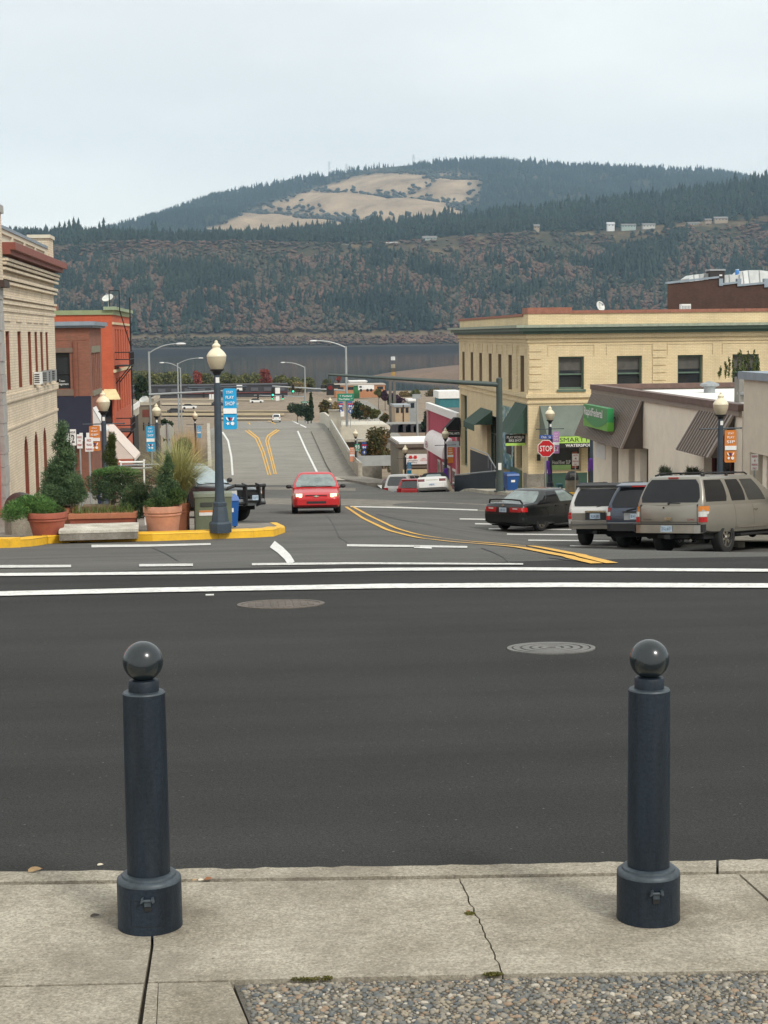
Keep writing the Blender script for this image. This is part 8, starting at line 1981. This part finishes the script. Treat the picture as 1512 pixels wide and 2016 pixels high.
block('low_building', 'white and teal shed above the crimson shop', 866, 905, 784, 797, 300, 8, M('wall_teal_far',(0.03,0.16,0.18),0.7), rmat=WHITE, roof=1.3)
block('low_building', 'small grey building with a blue door behind the light pole', 806, 818, 790, 808, 340, 6, STEEL, rmat=WHITE, wins=1)
t = thing('highway_light', 'pale pole with a boxy top sign behind the side street', 'street light', W(822,858,215)); p0, p1 = W(822,862,215), W(821,782,215)
MB().tube(p0-Vector((0,0,1)), p1, .14, n=10).build('pole', POLE, t); a, b_ = W(812,785,215), W(828,776,215); MB().box(a.x,b_.x,214.8,215.1,a.z,b_.z).build('panel', STEEL, t)
t = thing('utility_pole', 'thin brown pole between the pylon sign and the pale pole', 'utility pole', W(794,840,260)); MB().tube(W(794,842,260), W(794,797,260), .12, n=8).build('pole', BARK, t); MB().box(W(791,803,260).x, W(797,803,260).x, 259.9, 260.0, W(794,804,260).z, W(794,802,260).z).build('cross_arm', BARK, t)
t = thing('guard_rail', 'grey motorway barrier behind the autumn tree', 'barrier', W(810,832,240)); a, b_ = W(735,836,240), W(842,830,240); MB().box(a.x,b_.x,240,240.3,a.z,b_.z).build('rail', M('barrier_pale',(0.36,0.37,0.36),0.85), t)
for k in range(8): x = a.x+(b_.x-a.x)*k/7; MB().box(x-.2,x+.2,240.05,240.25,a.z-1.2,a.z-.002).build('post', CHAR, t)
mark('dirt_bank', [(775,857),(900,856)], 6, M('earth_brown',(0.17,0.11,0.065),0.95,var=0.3,scale=.6), .3, 20)
for i, (px, y) in enumerate(((788,250),(802,250),(818,250),(833,250))):
    p = W(px, 845, y); t = thing('parked_car', ['far dark car behind the barrier next to the thin brown pole','far dark car second from the brown pole behind the barrier','far dark car just left of the pale pole with the boxy sign','far dark car right of the pale pole with the boxy sign'][i], 'car', (p.x,y,p.z), 0, 'far cars behind the barrier'); MB().prism([(p.x-1.9,y,p.z-.5),(p.x+1.9,y,p.z-.5),(p.x+1.9,y,p.z+.1),(p.x+1.0,y,p.z+.3),(p.x+.6,y,p.z+.8),(p.x-1.0,y,p.z+.8),(p.x-1.7,y,p.z+.25)], (0,1.6,0)).build('body', CHAR, t)

# ============================================================ RIVER, BLUFF, MOUNTAIN
ZW = -20.9
mt, tt, b_ = nodes_of('river_water'); g_ = N(tt, 'ShaderNodeNewGeometry')
mpn = N(tt, 'ShaderNodeMapping'); mpn.inputs['Scale'].default_value = (.35,.12,1); tt.links.new(g_.outputs['Position'], mpn.inputs['Vector'])
n_ = N(tt, 'ShaderNodeTexNoise', Scale=1.0, Detail=4.0); tt.links.new(mpn.outputs['Vector'], n_.inputs['Vector'])
bp = N(tt, 'ShaderNodeBump', Strength=0.06, Distance=0.3); tt.links.new(n_.outputs['Fac'], bp.inputs['Height']); tt.links.new(bp.outputs['Normal'], b_.inputs['Normal'])
b_.inputs['Base Color'].default_value = (0.014,0.019,0.024,1); b_.inputs['Roughness'].default_value = 0.06; b_.inputs['IOR'].default_value = 1.33; b_.inputs['Specular IOR Level'].default_value = 0.35
struct(grid('river', np.linspace(-4000, 4500, 30), np.linspace(655, 2450, 20), lambda x, y: ZW, mt, smooth=False))
# sandy spit reaching into the river on the right
def spit(x, y):
    u = (x-215)/150; v = (y-900)/130; h = max(0, 1-u*u-v*v); return ZW - 1.5 + 9.5*h**.6 + 1.2*noise.noise(Vector((x*.02,y*.02,3)))*h
struct(grid('spit', np.linspace(60, 370, 50), np.linspace(765, 1035, 30), spit, M('spit_earth',(0.16,0.105,0.07),0.95,var=0.3,scale=.02,fine=.2,fscale=.3)))

def py2z(py, y): return CAM.z + (660-py)/F*y*1.0035
EDGE = [(-600,495),(0,489),(120,484),(400,482),(700,482),(900,471),(1050,461),(1200,452),(1350,446),(1512,430),(1800,415),(2600,400)]
RIDG = [(-600,482),(0,476),(200,476),(320,484),(420,484),(550,474),(700,459),(800,449),(900,441),(1000,427),(1100,416),(1200,406),(1300,394),(1400,377),(1512,359),(1800,345),(2600,330)]
def roll_(px): return (px-482)*.0122
def ex(x, y, tab):
    px = 482 + x/y*F/1.0035; return float(np.interp(px, [a for a, _ in tab], [b for _, b in tab])) + roll_(px)
def bluff(x, y):
    wob = 60*noise.noise(Vector((x*.004, 0, 5))) + 25*noise.noise(Vector((x*.013, 1, 5)))
    ze = py2z(ex(x, 2900, EDGE), 2900); zr = py2z(ex(x, 3500, RIDG), 3500)
    yy = y + wob*.6
    n1 = noise.noise(Vector((x*.006, y*.006, 0)))*9 + noise.noise(Vector((x*.02, y*.02, 4)))*4
    if yy < 2400: return ZW-2
    if yy < 2422: return ZW + (yy-2400)/22*7
    if yy < 2438: return ZW + 7 + (yy-2422)/16*.6
    if yy < 2475: return ZW + 7.6 + (yy-2438)/37*13 + n1*.25
    if yy < 2490: return ZW + 20.6 + (yy-2475)/15*2 + n1*.3
    if yy < 2900:
        t = (yy-2490)/410; g2 = abs(noise.noise(Vector((x*.0075, y*.0015, 9))))*26*sin(PI*t)
        return ZW + 22.6 + (ze-ZW-22.6)*(t**.85) + n1*min(1,t*6+.3) - g2
    if y < 3500:
        t = (yy-2900)/600; return ze + (zr-ze)*t + n1*.5
    return zr - (y-3500)*.05
mt, tt, b_ = nodes_of('bluff_ground'); g_ = N(tt, 'ShaderNodeNewGeometry')
n_ = N(tt, 'ShaderNodeTexNoise', Scale=.012, Detail=8.0, Roughness=.7); tt.links.new(g_.outputs['Position'], n_.inputs['Vector'])
c_ = ramp(tt, n_.outputs['Fac'], [(.36,(0.045,0.05,0.03)),(.5,(0.085,0.07,0.042)),(.60,(0.17,0.125,0.07)),(.70,(0.30,0.23,0.13))])
sx = N(tt, 'ShaderNodeSeparateXYZ'); tt.links.new(g_.outputs['Position'], sx.inputs[0])
mr = N(tt, 'ShaderNodeMapRange'); mr.inputs['From Min'].default_value = ZW; mr.inputs['From Max'].default_value = ZW+40; tt.links.new(sx.outputs['Z'], mr.inputs['Value'])
bnd = ramp(tt, mr.outputs['Result'], [(0.0,(0.028,0.027,0.027)),(.16,(0.03,0.029,0.028)),(.178,(0.09,0.082,0.075)),(.20,(0.05,0.045,0.035)),(.46,(0.06,0.05,0.035)),(.52,(0.17,0.13,0.08)),(.66,(0.15,0.115,0.07)),(.78,(0.06,0.055,0.035))])
msk = ramp(tt, mr.outputs['Result'], [(.74,gray(1)),(.92,gray(0))])
c_ = mixc(tt, msk, c_, bnd)
tt.links.new(c_, b_.inputs['Base Color']); b_.inputs['Roughness'].default_value = 1.0; b_.inputs['Specular IOR Level'].default_value = 0.1
struct(grid('hillside', np.arange(-1500, 2500, 22), list(np.arange(2380, 2500, 12)) + list(np.arange(2500, 3700, 22)), bluff, mt))

MR = [(-600,560),(60,520),(120,500),(180,482),(240,460),(300,440),(340,426),(400,404),(425,394),(500,378),(600,358),(650,351),(700,341),(760,333),(820,328),(900,321),(950,318),(1000,319),(1060,322),(1110,328),(1200,330),(1300,333),(1400,335),(1450,343),(1512,358),(1700,392),(2400,470)]
def mgul(x, y): 
    v = Vector((x*.0021 + y*.0009, y*.0005 - x*.0003, 2.0)); return abs(noise.noise(v))*2.4 + .25*noise.noise(Vector((x*.008,y*.006,1)))
def mount(x, y):
    zr = py2z(ex(x, 6500, MR), 6500); t = max(0, min(1, (y-4300)/2200)); z0 = 170
    base = z0 + (zr-z0)*(t**.92)
    g2 = min(1.0, mgul(x, y))*62*sin(PI*min(1, t*1.02)) + noise.noise(Vector((x*.006, y*.006, 0)))*9*sin(PI*t)
    if y > 6500: return zr - (y-6500)*.25
    return base + g2 - 26*sin(PI*t)
def grassy(x, y):
    z = mount(x, y); d = Vector((x, y, z)) - CAM; k = d.dot(_DIR); u = d.dot(_XC)/k*F + CX; v = CY - d.dot(_YC)/k*F
    top = float(np.interp(u, [380,430,520,620,690,730,780,870,925,962], [452,438,398,368,346,340,337,336,340,350]))
    q = 14*noise.noise(Vector((x*.004, y*.002, 7)))
    a = S((u + q - 402)/12) * (1 - S((u + q*2.6 - 905)/75)) * S((v + q*.35 - top)/9)
    g1 = S((u-470)/20)*(1-S((u-600)/30))*(1-S((v-420)/14))
    low = 1 - S((v - float(np.interp(u,[880,960],[425,400])))/10) if u > 860 else 1
    return a*low, u, v
gx = np.arange(-1600, 3400, 32.0); gy = np.arange(4250, 6900, 34.0)
mo = grid('mountain', gx, gy, mount, None)
at = mo.data.attributes.new('grass', 'FLOAT', 'POINT')
gv = []
for v in mo.data.vertices:
    x, y = v.co.x, v.co.y; g1, u, vv = grassy(x, y); gl = mgul(x, y)
    gv.append(g1*(0.45 + .55*S((gl-.04)/.16)))
at.data.foreach_set('value', gv)
mt, tt, b_ = nodes_of('mountain_ground'); g_ = N(tt, 'ShaderNodeNewGeometry'); an = N(tt, 'ShaderNodeAttribute'); an.attribute_name = 'grass'
n_ = N(tt, 'ShaderNodeTexNoise', Scale=.010, Detail=8.0, Roughness=.68); tt.links.new(g_.outputs['Position'], n_.inputs['Vector'])
cg = ramp(tt, n_.outputs['Fac'], [(.32,(0.22,0.155,0.095)),(.5,(0.36,0.262,0.165)),(.68,(0.46,0.34,0.215))])
cf = ramp(tt, n_.outputs['Fac'], [(.35,(0.030,0.042,0.026)),(.52,(0.055,0.058,0.034)),(.66,(0.14,0.10,0.058))])
tt.links.new(mixc(tt, an.outputs['Fac'], cf, cg), b_.inputs['Base Color']); b_.inputs['Roughness'].default_value = 1.0; b_.inputs['Specular IOR Level'].default_value = 0.1
mo.data.materials.append(mt); struct(mo)

# ---- forests
def conifer_shape(r, sides=6, tiers=4, lean=.0):
    V, Fc = [], []
    for k in range(tiers):
        u0 = .10+.78*k/tiers; u1 = min(1.0, u0+.40-.03*k) if k < tiers-1 else 1.0; rb = .20*(1-u0*.92)*r.uniform(.85,1.15); n0 = len(V); ox, oy = r.uniform(-.02,.02), r.uniform(-.02,.02)
        for i in range(sides):
            a = 2*PI*(i+r.uniform(-.3,.3))/sides + k; q = rb*r.uniform(.62,1.3); V.append((ox+q*cos(a), oy+q*sin(a), u0+r.uniform(-.05,.03)))
        V.append((ox*.5, oy*.5, u1))
        for i in range(sides): Fc.append((n0+i, n0+(i+1) % sides, n0+sides))
    return np.array(V), np.array(Fc)
_phi = (1+5**.5)/2
ICO_V = np.array([(-1,_phi,0),(1,_phi,0),(-1,-_phi,0),(1,-_phi,0),(0,-1,_phi),(0,1,_phi),(0,-1,-_phi),(0,1,-_phi),(_phi,0,-1),(_phi,0,1),(-_phi,0,-1),(-_phi,0,1)], dtype=float); ICO_V /= np.linalg.norm(ICO_V[0])
ICO_F = np.array([(0,11,5),(0,5,1),(0,1,7),(0,7,10),(0,10,11),(1,5,9),(5,11,4),(11,10,2),(10,7,6),(7,1,8),(3,9,4),(3,4,2),(3,2,6),(3,6,8),(3,8,9),(4,9,5),(2,4,11),(6,2,10),(8,6,7),(9,8,1)])
def broad_shape(r):
    V, Fc = [], []; n0 = 0
    for k in range(3):
        s_ = r.uniform(.26,.40); c_ = np.array([r.uniform(-.28,.28), r.uniform(-.28,.28), r.uniform(.34,.68)]); J = np.array([[r.uniform(.75,1.25)] for _ in range(12)])
        V.append(ICO_V*J*s_*np.array([1,1,.9])+c_); Fc.append(ICO_F+n0); n0 += 12
    return np.concatenate(V), np.concatenate(Fc)
rr_ = random.Random(5)
CON = [conifer_shape(rr_) for _ in range(8)]; BRO = [broad_shape(rr_) for _ in range(8)]
def scatter(name, pts, hts, wds, shapes, mat):
    r = np.random.default_rng(len(pts)); V, Fc = [], []; off = 0
    for (x, y, z), h, w_ in zip(pts, hts, wds):
        v, f = shapes[r.integers(len(shapes))]; a = r.uniform(0, 6.28); c_, s_ = cos(a), sin(a)
        V.append(np.stack([x+(v[:,0]*c_-v[:,1]*s_)*w_, y+(v[:,0]*s_+v[:,1]*c_)*w_, z-.3+v[:,2]*h], 1)); Fc.append(f+off); off += len(v)
    o = npmesh(name, np.concatenate(V), np.concatenate(Fc), mat); o['kind'] = 'stuff'; return o
CONM = leafy('conifer_far', [(0,(0.006,0.014,0.010)),(.5,(0.015,0.029,0.018)),(1,(0.036,0.054,0.030))], nscale=.01)
BROM = leafy('broadleaf_far', [(0,(0.028,0.038,0.018)),(.30,(0.066,0.064,0.038)),(.50,(0.105,0.080,0.052)),(.68,(0.145,0.085,0.060)),(.86,(0.185,0.098,0.068)),(1,(0.23,0.165,0.085))], nscale=.008)
HOUSES = [(595,488,486,34,4,'grey'),(690,486,480,40,5,'white'),(772,482,476,22,4,'white'),(795,481,474,8,5,'white'),(846,475,464,27,7,'green'),(937,472,462,13,6,'blue'),(878,478,473,20,3,'tan'),(1057,452,441,10,6,'tan'),(1203,448,437,14,8,'white'),(1238,448,440,28,5,'green'),(1278,448,439,24,6,'pale'),(1366,444,437,22,5,'green'),(1420,436,426,26,7,'tan'),(1395,437,430,12,5,'tan')]
clear = []
for h_ in HOUSES:
    p = W(h_[0], h_[1], 2935); clear.append(p.x)
P1, P2, P3, P6 = [], [], [], []
for _ in range(60000):
    y = 2425 + 480*rng.random(); x = -560 + 1640*rng.random()
    n1 = noise.noise(Vector((x*.0065, y*.0075, 11))); n2 = noise.noise(Vector((x*.02, y*.02, 12))); n3 = noise.noise(Vector((x*.011, y*.011, 17)))
    z = bluff(x, y)
    if z < ZW+27:
        if ZW+8.5 < z < ZW+20 and rng.random() < .9: P6.append((x, y, z))
        elif z > ZW+21 and rng.random() < .10: P6.append((x, y, z))
        continue
    if y > 2815 and any(abs(x-c_ + 5*n2*3) < 16 for c_ in clear) and rng.random() < .85: continue
    if y > 2850 and rng.random() < .3: continue
    if n3 > .42 and rng.random() < .8: continue
    if n1*1.3 + .45*n2 > .24:
        if rng.random() < .34: P1.append((x, y, z))
        elif rng.random() < .16: P2.append((x, y, z))
    elif rng.random() < .62: P2.append((x, y, z))
    elif rng.random() < .13: P1.append((x, y, z))
scatter('hillside_conifers', P1, [rng.uniform(14, 32)*(1 if q_[1] < 2760 else .7 if q_[1] < 2820 else .33) for q_ in P1], [rng.uniform(24, 38) for _ in P1], CON, CONM)
scatter('hillside_woodland', P2, [rng.uniform(5, 12.5)*(1 if q_[1] < 2830 else .5) for q_ in P2], [rng.uniform(6.5, 12) for _ in P2], BRO, BROM)
scatter('shore_scrub', P6, [rng.uniform(2.5, 6) for _ in P6], [rng.uniform(4, 8) for _ in P6], BRO, BROM)
for _ in range(7500):
    y = 2905 + 640*rng.random(); x = -620 + 1900*rng.random(); z = bluff(x, y)
    if y < 2962 and (rng.random() < .6 or any(abs(x-c_) < 24 for c_ in clear)): continue
    P3.append((x, y, z))
scatter('plateau_conifers', P3, [rng.uniform(15, 31) for _ in P3], [rng.uniform(26, 40) for _ in P3], CON, CONM)
# conifers that stand out one by one along the plateau's skyline
protos = []
for k in range(6):
    v, f = conifer_shape(rr_, 8, 7); me = bpy.data.meshes.new('conifer'); me.from_pydata([tuple(p) for p in v], [], [tuple(int(i) for i in q_) for q_ in f]); me.materials.append(CONM); protos.append(me)
spots = [(118,446,44),(128,441,44),(137,438,48),(146,437,48),(155,440,46),(205,442,48),(197,450,40),(226,452,34),(262,455,34),(292,446,40),(301,437,50),(306,438,50),(335,450,40),(352,452,36),(380,450,38),(378,447,36),(405,449,38)]
sp = [(a, None, b) for a, _, b in spots] + [(rng.uniform(90, 1512), None, rng.uniform(26, 40)) for _ in range(250)]
for px, _, hpx in sp:
    y = 3380 + rng.uniform(-120, 90); p = W(px, 460, y); z = bluff(p.x, y); h = hpx*y/F
    o = bpy.data.objects.new('conifer_tree', protos[rng.integers(6)]); COL.objects.link(o); o.location = (p.x, y, z-1); o.scale = (h*rng.uniform(1.0,1.5), h*1.2, h); o.rotation_euler[2] = rng.uniform(0, 6.28)
    tag(o, 'tall dark conifer on the skyline of the bluff across the river', 'tree', 'conifers along the bluff skyline')
P4, P5 = [], []
for _ in range(30000):
    y = 4500 + 2060*rng.random(); x = -1300 + 3900*rng.random(); g1, u, v = grassy(x, y)
    if u < 150 or u > 1560: continue
    gl = mgul(x, y); n2 = noise.noise(Vector((x*.004, y*.004, 21)))
    if g1 > .35:
        if gl < .34 and n2 > -.45 and rng.random() < 1.1*(1-gl/.34): P5.append((x, y, mount(x, y)))
        elif g1 < .93 and rng.random() < .30: P5.append((x, y, mount(x, y)))
        elif n2 > .36 and rng.random() < .16: P5.append((x, y, mount(x, y)))
        continue
    if y > 6420 and rng.random() < .45: continue
    if n2 < -.38: continue
    P4.append((x, y, mount(x, y)))
scatter('mountain_conifers', P4, [rng.uniform(16, 30) for _ in P4], [rng.uniform(24, 38) for _ in P4], CON, CONM)
scatter('mountain_oaks', P5, [rng.uniform(10, 20) for _ in P5], [rng.uniform(14, 26) for _ in P5], BRO, M('oak_far', (0.045,0.048,0.026), 0.95, var=0.3, scale=.01))
HM = {'grey':(0.42,0.43,0.45),'white':(0.72,0.72,0.70),'green':(0.36,0.42,0.38),'blue':(0.40,0.47,0.52),'tan':(0.36,0.28,0.20),'pale':(0.55,0.53,0.47)}
HL = ['grey twin roofed house, leftmost on the bluff edge','long white house second from the left on the bluff edge','low white house left of the tiny white shed on the bluff','tiny white shed beside the low white house on the bluff','two storey green grey house above the middle of the bluff','small pale blue house right of the green grey house on the bluff','low tan shed between the green grey and the pale blue house','small tan house half hidden by conifers on the bluff','narrow tall white house on the bluff right of the gap','long low grey green house right of the narrow white house','pale house with a sloped roof third right of the gap on the bluff','low grey green house on the right part of the bluff','large tan house highest and rightmost on the bluff','small tan cabin left of the rightmost large tan house']
for (px, pyb, pyt, wp, hp, cn), lb in zip(HOUSES, HL):
    y = 2935; a, b2 = W(px-wp/2, pyb, y), W(px+wp/2, pyt, y); zb_ = bluff((a.x+b2.x)/2, y); z0 = min(zb_-4, a.z-4); zt_ = b2.z; hr = max(2.2, (zt_-a.z)*.4)
    t = thing('house', lb, 'house', ((a.x+b2.x)/2, y, z0)); mt = M('house_'+cn, HM[cn], .8, var=.05)
    MB().box(a.x, b2.x, y, y+9, z0, zt_-hr).build('wall', mt, t)
    MB().prism([(a.x-1,y-1,zt_-hr+.01),(a.x-1,y+10,zt_-hr+.01),(a.x-1,y+4.5,zt_)], (b2.x-a.x+2,0,0)).build('roof', M('roof_far_pale',(0.5,0.5,0.5),.6) if cn in ('grey','white') else M('roof_far',(0.20,0.19,0.18),.8), t)
    nw = max(2, int((b2.x-a.x)/5))
    for k in range(nw): x = a.x+(b2.x-a.x)*(k+.5)/nw; MB().box(x-.9, x+.9, y-.1, y-.01, zt_-hr-2.6, zt_-hr-1.0).build('window', GLASS, t)
for px, pt, lb in ((648,318,'leftmost faint lattice pylon on the mountain ridge'),(682,322,'middle faint lattice pylon on the mountain ridge'),(814,304,'rightmost faint lattice pylon on the mountain ridge')):
    y = 6480; p = W(px, pt, y); z0 = mount(p.x, y); t = thing('pylon', lb, 'pylon', (p.x, y, z0)); mb = MB(); H = p.z-z0
    for sx in (-1, 1):
        for sy in (-1, 1): mb.tube((p.x+sx*5, y+sy*5, z0-2), (p.x+sx*.7, y+sy*.7, p.z), .55, n=4)
    for k in range(5): u = k/5; ww = 5-4.3*u; mb.tube((p.x-ww,y-ww,z0+H*u),(p.x+ww*.8,y-ww*.8,z0+H*(u+.2)),.35,n=4)
    mb.build('lattice', STEEL, t)
    for k in range(3): MB().tube((p.x-7,y,p.z-3-k*6),(p.x+7,y,p.z-3-k*6),.45,n=4).build('cross_arm', STEEL, t)

# ---- haze: the air between here and the mountain
hz = MB().box(-4600, 5000, -60, 7600, -45, 900).build('haze', None)
mt = bpy.data.materials.new('haze_air'); mt.use_nodes = True; t_ = mt.node_tree; t_.nodes.clear()
o_ = t_.nodes.new('ShaderNodeOutputMaterial'); pv_ = t_.nodes.new('ShaderNodeVolumePrincipled')
pv_.inputs['Color'].default_value = (0.52,0.76,1.0,1); pv_.inputs['Density'].default_value = 7.2e-5; pv_.inputs['Anisotropy'].default_value = 0.2
t_.links.new(pv_.outputs['Volume'], o_.inputs['Volume']); hz.data.materials.append(mt); hz['kind'] = 'stuff'
